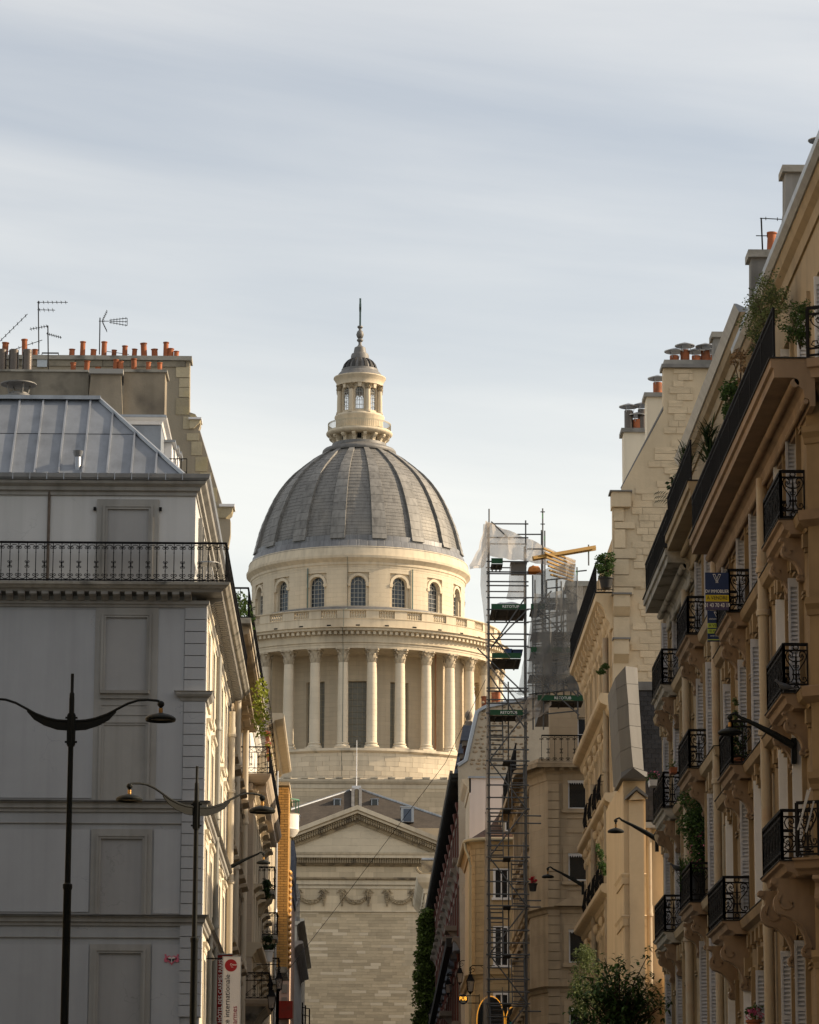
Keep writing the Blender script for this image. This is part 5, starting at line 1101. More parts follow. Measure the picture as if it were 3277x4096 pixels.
def balcony(T, X, ya, yb, z, parent, m, out=.52, rh=.93, cs=((.32, .0), (-.62, .0)), csz=1.0, label=None, cm=None):
    s = MB(T); s.ext([(o, ya, q) for o, q in slab_prof(z, out)], (0, yb - ya, 0)); o = s.build('balcony', MATS[m], parent)
    if label: o['label'] = label
    e = MB(T); e.box(-.04, out + .015, ya - .02, yb + .02, z - .02, z + .005); e.build('slab_edge', MATS['black_edge'], o)
    w = out - .06
    ironpanel(T and (lambda p: T((w - .0 + p[0] * 0 - (p[1]), ya + .05 + p[0], p[2]))), 0.0, w, z + .03, z + rh).build('railing_side', MATS['iron'], o)
    ironpanel(T and (lambda p: T((w - p[1], yb - .05 + p[0], p[2]))), 0.0, w, z + .03, z + rh).build('railing_side', MATS['iron'], o)
    ironpanel(lambda p: T((w + p[0], p[1], p[2])), ya + .05, yb - .05, z + .03, z + rh).build('railing_front', MATS['iron'], o)
    for d, _ in cs: console(T, (ya + d) if d > 0 else (yb + d), z - .31, o, cm or m, csz * out / .52)
    return o
SLAT = None; slat_count = {}
def shutter(T, X, y, z0, z1, parent, side=-1, wd=.22, m='shutter_grey', slats=True, key='x', proud=.15, limit=300):
    """folded leaf standing in the reveal, face towards -Y (the viewer)"""
    b = MB(T); t = .035; o1 = proud; o0 = proud - wd
    b.box(o0, o0 + .045, y - t, y, z0, z1); b.box(o1 - .05, o1, y - t, y, z0, z1); n = int((z1 - z0 - .3) / .085); zz = z0 + .2
    b.box(o0 + .045, o1 - .05, y - t, y, z0, zz); b.box(o0 + .045, o1 - .05, y - t, y, zz + n * .085, z1); b.box(o0 + .045, o1 - .05, y - t, y, zz + (n // 2) * .085 - .04, zz + (n // 2) * .085 + .04)
    b.box(o0 + .02, o1 - .01, y + .003, y + .02, z0, z1)
    o = b.build('shutter', MATS[m], parent); c = slat_count.get(key, 0)
    if slats and c + n < limit:
        s = MB(T); s.hexa([(o0 + .045, y - t * .9, -.012), (o1 - .05, y - t * .9, -.012), (o1 - .05, y - .002, .03), (o0 + .045, y - .002, .03), (o0 + .045, y - t * .9, .0), (o1 - .05, y - t * .9, .0), (o1 - .05, y - .002, .042), (o0 + .045, y - .002, .042)]); me = s.mesh('slat', MATS[m])
        for k in range(n):
            if abs(k - n // 2) > 0: link(me, 'slat', o, (0, 0, zz + k * .085))
        slat_count[key] = c + n
    else:
        s = MB(T)
        for k in range(n): za = zz + k * .085; s.hexa([(o0 + .045, y - t * .9, za - .012), (o1 - .05, y - t * .9, za - .012), (o1 - .05, y - .002, za + .03), (o0 + .045, y - .002, za + .03), (o0 + .045, y - t * .9, za), (o1 - .05, y - t * .9, za), (o1 - .05, y - .002, za + .042), (o0 + .045, y - .002, za + .042)])
        s.build('slats', MATS[m], o, kind='stuff')
    return o
def front(T, X, y0, y1, far, rows, parent, m, key, wd=1.08, ledges=(), shut=None, z0=-.5, z1=18.5, arch=()):
    bays = sorted([(f - wd, f) for f in far]); b = MB(T); wall_bays(b, y0, y1, z0, z1, bays, rows, .45); b.build('street_wall', WALLM[m], parent)
    for i, (a, c) in enumerate(bays):
        for j, (za_, zb_) in enumerate(rows):
            wo = window(T, a, c, za_, zb_, parent, .36)
            g = MB(T)
            for (w0, w1, pr) in ((.02, .10, .05), (.10, .17, .09)):
                g.box(-.01, pr, a - w1, a - w0, za_, zb_ + w1); g.box(-.01, pr, c + w0, c + w1, za_, zb_ + w1); g.box(-.01, pr, a - w0, c + w0, zb_ + w0, zb_ + w1)
            g.build('surround', MATS[m], wo)
            k = MB(T); mid = (a + c) / 2; k.px([(mid - .09, zb_ + .03), (mid + .09, zb_ + .03), (mid + .13, zb_ + .42), (mid - .13, zb_ + .42)], 0, .16); k.build('keystone', MATS[m], wo)
            g = MB(T)
            for dz in (.6, .68): g.box(0, .05, a - .55, a - .2, zb_ - dz, zb_ - dz + .04)
            g.build('panel_lines', MATS[m], wo)
            if shut is None or (i, j) in shut: shutter(T, X, c - .012, za_ + .02, zb_ - .02, wo, key=key)
            else:
                q = MB(T); q.box(-.2, .13, c - .05, c - .012, za_ + .02, zb_ - .02); q.build('shutter', MATS['white_paint'], wo)
            q = MB(T); q.box(-.2, .02, a + .012, a + .05, za_ + .02, zb_ - .02); q.build('shutter', MATS['shutter_grey'], wo)
    for z in ledges:
        moulding(T, [(-.02, z - .34), (.05, z - .34), (.07, z - .26), (.2, z - .2), (.24, z - .06), (.24, z - .02), (-.02, z - .02)], y0, y1, 'ledge', m, parent)
        moulding(T, [(-.02, z - .018), (.26, z - .018), (.26, z), (-.02, z + .02)], y0, y1, 'ledge_lead', 'black_edge', parent)
        y = y0 + .4
        while y < y1 - .3:
            g = MB(T); g.px([(y - .12, z - .62), (y + .12, z - .62), (y + .12, z - .35), (y - .12, z - .35)], 0, .10); g.px([(y - .08, z - .7), (y + .08, z - .7), (y + .08, z - .62), (y - .08, z - .62)], 0, .06); g.build('ledge_bracket', MATS[m], parent); y += .78
def longbalcony(T, X, y0, y1, z, parent, m, out=.78, rh=.95, post=2.1):
    prof = [(-.05, z - .95), (.05, z - .95), (.07, z - .82), (.15, z - .78), (.17, z - .64), (.30, z - .52), (.34, z - .46), (.34, z - .40), (out * .93, z - .40), (out * .93, z - .22), (out, z - .2), (out, z - .03), (-.05, z - .03)]
    moulding(T, prof, y0, y1, 'long_balcony', m, parent)
    q = MB(T); q.tube([(.33, y0, z - .5), (.33, y1, z - .5)], .085, 10); q.tube([(.13, y0, z - .86), (.13, y1, z - .86)], .05, 8); q.build('balcony_roll', MATS[m], parent)
    moulding(T, [(-.05, z - .03), (out + .03, z - .03), (out + .03, z), (-.05, z)], y0 - .02, y1 + .02, 'slab_edge', 'black_edge', parent)
    b = MB(lambda p: T((out - .07 + p[0], p[1], p[2])))
    for zz, q in ((z + rh, .022), (z + rh - .14, .012), (z + .06, .014)): b.box(-q, q, y0, y1, zz - q, zz + q)
    y = y0; k = 0
    while y < y1:
        b.tube([(0, y, z), (0, y, z + rh - .14)], .0145, 4)
        b.tube([(0, y + .055 + .045 * cos(t), z + rh - .07 + .045 * sin(t)) for t in [2 * PI * j / 8 for j in range(8)]], .014, 4, True)
        if k % 18 == 0:
            b.box(-.02, .02, y - .02, y + .02, z, z + rh)
            for zz in (.2, .38, .56): b.tube([(0, y + .06 + .05 * cos(t), z + zz + .08 * sin(t)) for t in [2 * PI * j / 8 for j in range(8)]], .012, 4, True)
        y += .115; k += 1
    b.build('long_railing', MATS['iron'], parent)
XR = 8.45; TRR = TR(XR)
# --- nearest house A1
R1 = thing('balcony_house', 'nearest golden stone apartment house at right edge with scrolled balconies', 'building', (XR, 67, 0))
rowsA = [(12.56, 15.1), (15.93, 18.36 - .6 + .58), (9.34, 12.05), (5.4, 8.05), (1.5, 4.5)]; rowsA = sorted(rowsA)
front(TRR, XR, 67, 83.55, [69.4, 71.7, 76.3, 78.95, 82.3], rowsA, R1, 'stone_gold', 'A1', ledges=(15.9, 12.54, 9.3), shut={(0, 3), (0, 1), (2, 3), (2, 4), (3, 3), (3, 4), (4, 3), (4, 4), (0, 4), (3, 2), (0, 1), (2, 1), (1, 1)}, z1=18.6)
zz_ = [15.9, 12.54]
balcony(TRR, XR, 67.6, 70.5, 15.9, R1, 'stone_rose'); balcony(TRR, XR, 77.5, 80.15, 15.9, R1, 'stone_rose'); balcony(TRR, XR, 67.6, 70.4, 12.54, R1, 'stone_rose'); balcony(TRR, XR, 77.3, 79.95, 12.54, R1, 'stone_rose')
balcony(TRR, XR, 78.5, 82.0, 9.3, R1, 'stone_rose', .62, csz=1.2)
longbalcony(TRR, XR, 66.2, 83.3, 18.72, R1, 'stone_rose')
# chamfered corner
c0, c1 = Vector((XR, 67, 0)), Vector((XR + 2.6, 65.6, 0)); cd = (c1 - c0).normalized(); cn = Vector((cd.y, -cd.x, 0))
def TCc(p): q = c0 + cd * p[1] + cn * p[0]; return (q.x, q.y, p[2])
b = MB(TCc); b.box(-.4, 0, 0, 2.95, -.5, 18.6); b.build('corner_wall', MATS['stone_gold'], R1)
b = MB(); b.pz([(XR, 67), (XR + 2.6, 65.6), (XR + 9, 66.2), (XR + 9, 83), (XR + .45, 83), (XR + .45, 67.1)], -.5, 18.55); b.build('house_mass', MATS['stone_gold'], R1)
for s, w_ in ((.0, .34), (.9, .3)):
    g = MB(TCc); g.box(0, .1, s, s + w_, -.5, 18.0); g.build('pilaster', MATS['stone_gold'], R1)
    for z in (17.2, 13.9, 10.6, 7.3): g = MB(TCc); g.ext([(o, s - .04, q) for o, q in ((0, z), (.13, z), (.16, z + .1), (.24, z + .2), (.24, z + .32), (0, z + .32))], (0, w_ + .08, 0)); g.build('pilaster_cap', MATS['stone_gold'], R1)
for z in (15.9, 12.54):
    g = MB(TCc); g.ext([(o, -.1, q) for o, q in ((0, z - .3), (.1, z - .3), (.3, z - .2), (.34, z - .02), (0, z + .05))], (0, 3, 0)); g.build('corner_ledge', MATS['stone_rose'], R1)
pr = [(-.05, 17.8), (.05, 17.8), (.07, 17.9), (.15, 17.95), (.17, 18.08), (.30, 18.2), (.34, 18.26), (.34, 18.32), (.72, 18.32), (.72, 18.5), (.78, 18.52), (.78, 18.69), (-.05, 18.69)]
b = MB(TCc); b.ext([(o, .3, q) for o, q in pr], (0, 2.9, 0)); b.build('corner_balcony', MATS['stone_rose'], R1)
b = ironpanel(lambda p: TCc((.70 + p[0], p[1], p[2])), .3, 3.0, 18.75, 19.68, .9); b.build('corner_railing', MATS['iron'], R1)
pr = slab_prof(9.3, .72); b = MB(TCc); b.ext([(o, -.2, q) for o, q in pr], (0, 3.1, 0)); b.build('corner_balcony', MATS['stone_rose'], R1)
ironpanel(lambda p: TCc((.64 + p[0], p[1], p[2])), -.12, 2.8, 9.33, 10.3, .42).build('corner_railing', MATS['iron'], R1)
balcony(TRR, XR, 67.0, 70.2, 9.3, R1, 'stone_rose', .68, csz=1.35, cs=((.3, 0), (-.7, 0)))
for s in (.2, 1.4): console(TCc, s, 8.95, R1, 'stone_rose', 1.5, .26)
pipe(TRR, 73.6, .16, 0, 18.0, .115, R1, 'pipe_beige', (6.2, 9.0, 12.6, 15.1, 16.0)); 
# attic and roof
TAt = TR(9.15)
ba = [(69 + 2.9 * k, 70 + 2.9 * k) for k in range(5)]
b = MB(TAt); wall_bays(b, 66, 83.55, 18.6, 23.2, ba, [(18.9, 21.4)], .4); b.build('attic_wall', MATS['stone_cream'], R1)
for a, c in ba: wo = window(TAt, a, c, 18.9, 21.4, R1, .25); shutter(TAt, 9.15, c - .02, 18.95, 21.35, wo, key='A1b', limit=0, m='white_paint'); g = MB(TAt); g.box(0, .08, a - .14, a, 18.7, 21.55); g.box(0, .08, c, c + .14, 18.7, 21.55); g.box(0, .08, a, c, 21.4, 21.55); g.build('surround', MATS['stone_cream'], wo)
moulding(TAt, [(-.05, 22.6), (.05, 22.6), (.08, 22.85), (.2, 22.95), (.26, 23.15), (-.05, 23.15)], 65.6, 83.55, 'attic_cornice', 'stone_cream', R1)
moulding(TAt, [(.05, 23.15), (.3, 23.15), (.4, 23.25), (.42, 23.36), (.36, 23.36), (.05, 23.2)], 65.6, 83.55, 'gutter', 'zinc', R1)
MB().py([(9.3, 23.3), (10.6, 26.2), (17, 26.6), (17, 18), (9.6, 18), (9.6, 23.2)], 65.8, 83.5).build('roof', MATS['zinc'], R1)
# --- second house A2
R2 = thing('balcony_house', 'second apartment house on the right with white shutters and flowered balconies', 'building', (XR, 83.6, 0))
rowsB = [(17.18, 19.5), (13.85, 16.3), (10.62, 13.1), (7.2, 9.8), (3, 6)]
front(TRR, XR, 83.6, 101, [86.4, 88.9, 92.6, 95.6, 98.9], sorted(rowsB), R2, 'stone_cream', 'A2', ledges=(17.15, 13.85, 10.6), z1=19.9)
for z in (17.15, 13.85, 10.6):
    balcony(TRR, XR, 87.4, 90.3, z, R2, 'stone_rose'); balcony(TRR, XR, 95.0, 98.2, z, R2, 'slab_stone', cm='stone_rose')
    for (y, mm_) in ((95.35, 0), (97.55, 0)): pass
longbalcony(TRR, XR, 83.45, 90.0, 20.15, R2, 'stone_cream'); longbalcony(TRR, XR, 90.02, 97.2, 19.85, R2, 'slab_stone')
pipe(TRR, 84.0, .14, 0, 19.1, .1, R2, 'pipe_beige', (9, 13, 17)); pipe(TRR, 91.4, .16, 0, 19.0, .115, R2, 'pipe_beige', (6, 10, 14, 17.4))
TAt2 = TR(9.25); ba = [(86 + 3.1 * k, 87 + 3.1 * k) for k in range(4)]
b = MB(TAt2); wall_bays(b, 83.6, 100.5, 19.8, 24.3, ba, [(20.1, 22.5)], .4); b.build('attic_wall', MATS['stone_cream'], R2)
for a, c in ba: window(TAt2, a, c, 20.1, 22.5, R2, .25)
moulding(TAt2, [(-.05, 23.8), (.05, 23.8), (.08, 24.05), (.2, 24.12), (.26, 24.3), (-.05, 24.3)], 83.6, 100.5, 'attic_cornice', 'stone_cream', R2)
moulding(TAt2, [(.05, 24.3), (.3, 24.3), (.42, 24.5), (.36, 24.5), (.05, 24.36)], 83.6, 100.4, 'gutter', 'zinc', R2)
MB().py([(9.4, 24.4), (10.8, 27.2), (17, 27.4), (17, 18), (9.7, 18), (9.7, 24.3)], 83.6, 100.4).build('roof', MATS['zinc'], R2)
MB().box(XR + .45, 17, 83.6, 101, -.5, 19.8).build('house_mass', MATS['stone_cream'], R2)
# party-wall chimneys of the two houses
def stack(name, label, Y, body, cap, slope=None, m='cement_grey', pots=(), th=.55):
    P = [aY(u, v, Y) for u, v in body]; o = thing(name, label, 'chimney', (P[0].x, Y, 22)); x1 = 13
    poly = [(p.x, p.z) for p in P]; MB().py(poly, Y, Y + th).build('stack_body', MATS[m], o)
    a, c = aY(cap[0], cap[1], Y), aY(cap[2], cap[3], Y); MB().box(a.x, c.x, Y - .12, Y + th + .12, c.z, a.z).build('stack_cap', MATS['slab_stone'], o)
    for u, t, kind in pots:
        p = aY(u, cap[1], Y)
        if kind == 'pot': pot(o, (p.x, Y + .25, a.z), 1, t)
        else:
            h = t; q = MB(); q.lathe([(.12, a.z), (.12, a.z + h)], p.x, Y + .25, 12); po = q.build('chimney_pot', MATS['terracotta'] if kind == 'cowl' else MATS['flue_steel'], o)
            q = MB(); q.lathe([(.03, a.z + h + .22), (.27, a.z + h + .13), (.26, a.z + h + .11), (.03, a.z + h + .18)], p.x, Y + .25, 14)
            for j in range(3): an = j * 2.1; q.tube([(p.x + .12 * cos(an), Y + .25 + .12 * sin(an), a.z + h - .08), (p.x + .17 * cos(an), Y + .25 + .17 * sin(an), a.z + h + .16)], .012, 4)
            q.build('cowl', MATS['zinc'], po)
    return o
stack('chimney_stack', 'tall grey cement chimney stack at the top right corner of the roofs', 79, [(3142, 690), (3400, 690), (3400, 1150), (3090, 1200), (3115, 1040), (3142, 830)], (3128, 664, 3240, 692))
stack('chimney_stack', 'black-capped stone chimney in the extreme top right corner', 74, [(3262, 640), (3420, 640), (3420, 900), (3262, 900)], (3240, 650, 3400, 662), m='stone_cream', pots=((3290, .45, 'cowl'),))
stack('chimney_stack', 'grey chimney stack with one orange pot and an aerial', 88, [(3006, 1030), (3200, 1030), (3200, 1400), (3006, 1400)], (2992, 1002, 3112, 1032), pots=((3090, .95, 'pot'),))
stack('chimney_stack', 'low grey chimney stack above the terrace shrubs', 100, [(2856, 1350), (3100, 1350), (3050, 1600), (2800, 1760), (2856, 1640)], (2846, 1330, 2950, 1352))
b = MB(); q = aY(2913, 1345, 97); e = aY(3120, 1620, 97); MB_ = b.py([(q.x, e.z), (e.x, e.z), (e.x, q.z + 1.5), (aY(2990, 1340, 97).x, q.z + .1), (q.x, q.z)], 97, 97.5); o = b.build('party_wall', MATS['cement_grey'], R2)
a = aY(2905, 1330, 97); MB().box(a.x, aY(2950, 1335, 97).x, 96.9, 97.6, a.z, a.z + .06).build('party_cap', MATS['lead'], R2)

# ------------------------------------------------------------------ gable house (L)
YL, XLg = 128.2, 9.0; TG = TR(XLg)
G = thing('gable_house', 'cream house with a tall bare stone gable and a cornice of scrolls', 'building', (XLg, YL, 2))
mat('gable_block', (0.50, 0.415, 0.295), .92, 0, .16, 1.5, .15, 10, rand=.07, dirt=(.34, .29, .21), dirt_amt=.45, dirt_scale=1.2)
mat('gable_render', (0.50, 0.415, 0.295), .92, 0, .12, .8, .12, 10, streak=.12, dirt=(.33, .29, .22), dirt_amt=.4, dirt_scale=.7)
k_ = .464
def G2(x, y, Y=YL): return aY(2250 + k_ * x, 1300 + k_ * y, Y)
pts = [(872, 362), (872, 735), (512, 1400), (512, 1450), (430, 1455), (437, 1580), (437, 3000)]
pg = [(G2(x, y).x, G2(x, y).z) for x, y in pts]; xR = 13.4
MB().py([(xR, pg[0][1])] + pg[:-1] + [(XLg, 22), (XLg, 0), (xR, 0)], YL + .016, YL + .6).build('gable_wall', MATS['gable_render'], G)
def inside(x, z):
    if z > G2(0, 735).z: return x > G2(930, 500).x
    if z > G2(0, 1450).z: t = (z - G2(0, 1450).z) / (G2(0, 735).z - G2(0, 1450).z); return x > G2(700, 1400).x + (G2(960, 735).x - G2(700, 1400).x) * t
    return x > G2(640, 1500).x
blk = stonewall(None, XLg, 12.0, 17.5, G2(0, 372).z, YL, .1, .25, .3, .85, random.Random(9), .006, .014, inside)
blk = [q for q in blk if random.Random(int(q[0] * 997 + q[2] * 131)).random() > .24]
ub = MB().box(-.5, .5, -.5, .5, -.5, .5).mesh('gable_stone', MATS['gable_block'])
blk.sort(key=lambda q: q[0])
for xa, xb, z0, z1, p in blk[:300]: link(ub, 'gable_stone', G, ((xa + xb) / 2, YL + .03 - p / 2, (z0 + z1) / 2), None, (xb - xa, .09 + p, z1 - z0))
b = MB()
for xa, xb, z0, z1, p in blk[300:]: b.box(xa, xb, YL - p, YL + .1, z0, z1)
b.build('gable_stones', MATS['gable_block'], G, kind='stuff')
MB().box(G2(850, 0).x, xR, YL - .15, YL + .8, G2(0, 365).z, G2(0, 335).z).build('gable_coping', MATS['lead'], G)
b = MB(); p, q = G2(880, 700), G2(512, 1405); b.tube([(p.x, YL + .1, p.z), (q.x, YL + .1, q.z)], .05, 5); b.build('edge_flashing', MATS['lead'], G)
def G3(x, y, Y=YL): return aY(2377 + .29 * x, 1900 + .29 * y, Y)
for x0, y0, x1, y1 in ((270, 455, 408, 640), (285, 648, 560, 745), (280, 753, 430, 1012), (275, 1018, 580, 1158), (275, 1164, 478, 1380), (275, 1385, 655, 1548), (270, 1552, 540, 1655), (268, 1960, 490, 2300), (268, 2310, 470, 2560)):
    a, c = G3(x0, y0), G3(x1, y1); MB().box(a.x, c.x, YL - .07, YL + .2, c.z + .008, a.z - .008).build('quoin_stone', MATS['gable_block'], G)
a, c = G3(240, 250), G3(500, 455); MB().box(a.x, c.x, YL - .25, YL + .6, c.z, a.z).build('kneeler_block', MATS['gable_render'], G); MB().box(a.x - .08, c.x + .05, YL - .33, YL + .6, a.z, a.z + .05).build('kneeler_cap', MATS['lead'], G)
for f_, (x0, y0, x1, y1) in ((G3, (262, 1670, 490, 1930)),): a, c = f_(x0, y0), f_(x1, y1); MB().px([(YL - .35, c.z + .25), (YL - .35, a.z), (YL + .1, a.z), (YL + .1, c.z - .15), (YL - .1, c.z)], a.x, c.x).build('flue_block', MATS['gable_render'], G); MB().box(a.x - .05, c.x + .06, YL - .42, YL + .1, a.z, a.z + .06).build('flue_cap', MATS['lead'], G)
def G6(x, y, Y=YL): return aY(2250 + .4637 * x, 2300 + .4637 * y, Y)
a, c = G6(440, 568), G6(570, 742); MB().px([(YL - .35, c.z + .2), (YL - .35, a.z), (YL + .1, a.z), (YL + .1, c.z - .15), (YL - .1, c.z)], a.x, c.x).build('flue_block', MATS['gable_render'], G); MB().box(a.x - .05, c.x + .06, YL - .42, YL + .1, a.z, a.z + .06).build('flue_cap', MATS['lead'], G)
# stacks behind the gable
def gstack(label, Y, x0, x1, y0, y1, ptl):
    o = thing('chimney_stack', label, 'chimney', (G2(x0, y0, Y).x, Y, 27)); a, c = G2(x0, y0, Y), G2(x1, y1, Y)
    MB().box(a.x, c.x, Y, Y + 1.0, c.z, a.z).build('stack_body', MATS['render_warm'], o); MB().box(a.x - .1, c.x + .02, Y - .1, Y + 1.1, a.z, a.z + .16).build('stack_cap', MATS['cement_grey'], o)
    for x, h, kd in ptl:
        p = G2(x, y0, Y); q = MB(); q.lathe([(.17, a.z + .15), (.17, a.z + .15 + h)], p.x, Y + .4, 12); po = q.build('chimney_pot', MATS['terracotta'] if kd else MATS['flue_steel'], o)
        q = MB(); zc = a.z + .15 + h; q.lathe([(.03, zc + .3), (.38, zc + .17), (.37, zc + .14), (.03, zc + .25)], p.x, Y + .4, 14)
        for j in range(3): an = j * 2.1; q.tube([(p.x + .17 * cos(an), Y + .4 + .17 * sin(an), zc - .1), (p.x + .25 * cos(an), Y + .4 + .25 * sin(an), zc + .2)], .014, 4)
        q.build('cowl', MATS['zinc'], po)
    return o
gstack('pale chimney stack with a single cowled pot beside the stone gable', 132, 728, 960, 620, 1500, ((830, .5, 1),))
gstack('lower pale chimney pair with dark cowled flues left of the gable', 136, 530, 800, 925, 2000, ((580, .8, 0), (655, .45, 1), (697, .85, 0)))
gstack('wide gable-top chimney row with four cowled orange pots', YL + .7, 900, 1500, 340, 500, ((975, .28, 1), (1067, .5, 1), (1165, .28, 1), (1245, .48, 1), (1305, .3, 1)))
# street front of the gable house
zG = [25.9, 22.2, 18.67, 15.43, 11.9]; bayG = [(129.8 + 2.9 * k, 131.0 + 2.9 * k) for k in range(5)]; rowG = [(z + .05, z + 2.3) for z in zG[1:]]
b = MB(TG); wall_bays(b, YL + .6, 144.5, 0, 25.6, bayG, sorted(rowG)); b.build('street_wall', MATS['stone_beige'], G)
for a, c in bayG:
    for z0, z1 in rowG:
        wo = window(TG, a, c, z0, z1, G); g = MB(TG); g.box(0, .1, a - .2, a, z0, z1 + .2); g.box(0, .1, c, c + .2, z0, z1 + .2); g.box(0, .1, a, c, z1, z1 + .2); g.build('surround', MATS['stone_beige'], wo)
        g = MB(TG); mid = (a + c) / 2; g.sph((.12, mid, z1 + .3), .14, .2, .22, 8, 6); g.build('carved_key', MATS['stone_beige'], wo)
        for yy in (a - .1, c + .1): g = MB(TG); g.sph((.1, yy, z1 - .1), .1, .1, .2, 6, 5); g.build('carved_drop', MATS['stone_beige'], wo)
    for y in (a - .7,): g = MB(TG); g.box(0, .08, y - .2, y + .2, 10, 24.7); g.build('pilaster', MATS['stone_beige'], G)
moulding(TG, cornice_prof(21.3, 22.2, .5), YL, 144.5, 'mid_cornice', 'stone_beige', G); moulding(TG, cornice_prof(17.9, 18.62, .35), YL, 144.5, 'string_course', 'stone_beige', G); moulding(TG, cornice_prof(14.6, 15.38, .5), YL, 144.5, 'string_course', 'stone_beige', G)
moulding(TG, [(-.05, 24.55), (.06, 24.55), (.1, 24.75), (.2, 24.90), (.3, 25.25), (.45, 25.47), (.6, 25.55), (.6, 25.83), (-.05, 25.83)], YL, 144.5, 'main_cornice', 'stone_beige', G); moulding(TG, [(-.05, 25.83), (.64, 25.83), (.64, 25.89), (-.05, 25.89)], YL, 144.5, 'slab_edge', 'black_edge', G)
for k in range(13):
    y = YL + .5 + k * 1.2; g = MB(TG); g.ext([(0, y, 24.75), (.12, y, 24.80), (.26, y, 25.05), (.5, y, 25.30), (.5, y, 25.54), (0, y, 25.54)], (0, .3, 0)); g.tube([(.3, y - .03, 25.17), (.3, y + .33, 25.17)], .12, 10); g.build('scroll_modillion', MATS['stone_beige'], G)
b = MB(TR(8.42)); 
for zz, q in ((26.95, .022), (26.00, .014)): b.box(-q, q, YL - .1, 144.5, zz - q, zz + q)
for k in range(135): b.tube([(0, YL - .1 + k * .121, 25.90), (0, YL - .1 + k * .121, 26.95)], .012, 4)
b.build('top_railing', MATS['iron'], G)
b = MB(lambda p: (XLg - p[1], YL - .1 - p[0], p[2])); 
for zz, q in ((26.95, .02), (25.95, .014)): b.box(-q, q, .0, .55, zz - q, zz + q)
for k in range(5): b.tube([(0, k * .13, 25.90), (0, k * .13, 26.95)], .012, 4)
b.build('top_railing', MATS['iron'], G)
MB(TG).box(-4, -.7, YL + .6, 144.5, 25.8, 28.9).build('attic_wall', MATS['stone_beige'], G)
moulding(TR(9.7), [(-.05, 28.6), (.06, 28.6), (.2, 28.8), (.3, 29.0), (-.05, 29.0)], YL + .6, 144.5, 'attic_cornice', 'stone_beige', G)
MB().py([(9.6, 28.9), (10.5, 31), (14, 31.4), (14, 26)], YL + .62, 144.5).build('mansard', MATS['zinc'], G)
for z in (18.67, 15.43):
    for k in range(4 if z > 17 else 5):
        y = 130.6 + k * 2.7 if z > 17 else 129.4 + k * 2.5
        s = MB(TG); s.ext([(o, y, q) for o, q in slab_prof(z, .38)], (0, 1.7, 0)); bo = s.build('balcony', MATS['stone_beige'], G); g = MB(TG)
        g.box(.28, .32, y, y + 1.7, z + .88, z + .92)
        for j in range(13): g.tube([(.3, y + j * .141, z), (.38 if j % 2 else .34, y + j * .141, z + .35), (.3, y + j * .141, z + .9)], .013, 4)
        for yy in (y, y + 1.7): g.tube([(0, yy, z + .9), (.3, yy, z + .9)], .015, 4); g.tube([(.15, yy, z), (.15, yy, z + .9)], .012, 4)
        g.build('railing', MATS['iron'], bo)
pipe(TG, 129.4, .18, 0, 24.4, .11, G, 'pipe_beige', (12, 16, 19.5, 22)); pipe(TG, 136.5, .2, 0, 20, .11, G, 'pipe_beige', (12, 16))
MB().box(9.5, 13, YL + .6, 144.5, 0, 25.7).build('house_mass', MATS['gable_render'], G)

# ------------------------------------------------------------------ low house between, with zinc-capped pier
Lw = thing('low_house', 'low house with zinc-capped stone pier and black slate mansard', 'building', (8.5, 101.2, 0))
YM = 113.0
def G6m(x, y, Y): return aY(2250 + .4637 * x, 2300 + .4637 * y, Y)
a, c = G6m(525, 1760, YM), G6m(716, 1760, YM); MB().box(a.x, c.x, YM, YM + 8, 0, a.z).build('pier', MATS['stone_beige'], Lw)
for z in (a.z - 3.0, a.z - 4.3): MB().sweep([(-.02, z - .3), (.04, z - .3), (.06, z - .1), (.1, z), (-.02, z + .05)], [(a.x, YM + 3), (a.x, YM), (c.x, YM)]).build('pier_band', MATS['stone_beige'], Lw)
ap, al, ar = G6m(640, 1855, YM - .3), G6m(545, 1935, YM - .3), G6m(738, 1925, YM - .3)
MB().py([(al.x, al.z), (ap.x, ap.z), (ar.x, ar.z), (ar.x, ar.z + .08), (ap.x, ap.z + .12), (al.x, al.z + .08)], YM - .35, YM).build('pier_gablet', MATS['lead'], Lw)
MB().py([(al.x + .1, al.z - .02), (ap.x, ap.z - .03), (ar.x - .08, ar.z - .02)], YM - .25, YM).build('gablet_stone', MATS['stone_beige'], Lw)
MB().box(al.x + .12, ar.x - .12, YM - .12, YM, 5, al.z - .03).build('pier_panel', MATS['stone_beige'], Lw)
# zinc wedge: five folded sections, ridge towards the viewer
sec = [(785, 890, 545, 800), (940, 985, 555, 945), (1112, 1155, 570, 1120), (1300, 1345, 580, 1312), (1482, 1530, 595, 1500), (1660, 1705, 612, 1690)]
lx = [455, 463, 473, 484, 496, 507]; rx = [648, 655, 665, 678, 690, 703]
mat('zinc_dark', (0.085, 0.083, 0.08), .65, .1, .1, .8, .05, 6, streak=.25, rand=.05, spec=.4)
for k in range(5):
    def S3(i, d=0): y0 = YM + .1 - (.12 * i - d); return G6m(lx[i], sec[i][1], y0 + .9), G6m(sec[i][2], sec[i][0], y0), G6m(rx[i], sec[i][3], y0 + .9)
    l0, m0, r0 = S3(k); l1, m1, r1 = S3(k + 1); up = Vector((0, 0, .012)); bk = Vector((0, 3.5, 0))
    b = MB(); b.add([l0, m0, r0, l1 + up, m1 + up, r1 + up, l0 + bk, r0 + bk, l1 + bk, r1 + bk, m0 + bk, m1 + bk], [(0, 1, 4, 3), (1, 2, 5, 4), (0, 3, 8, 6), (2, 7, 9, 5), (0, 6, 10, 7, 2, 1), (3, 4, 5, 9, 11, 8)]); b.build('zinc_fold', MATS['zinc_dark'], Lw)
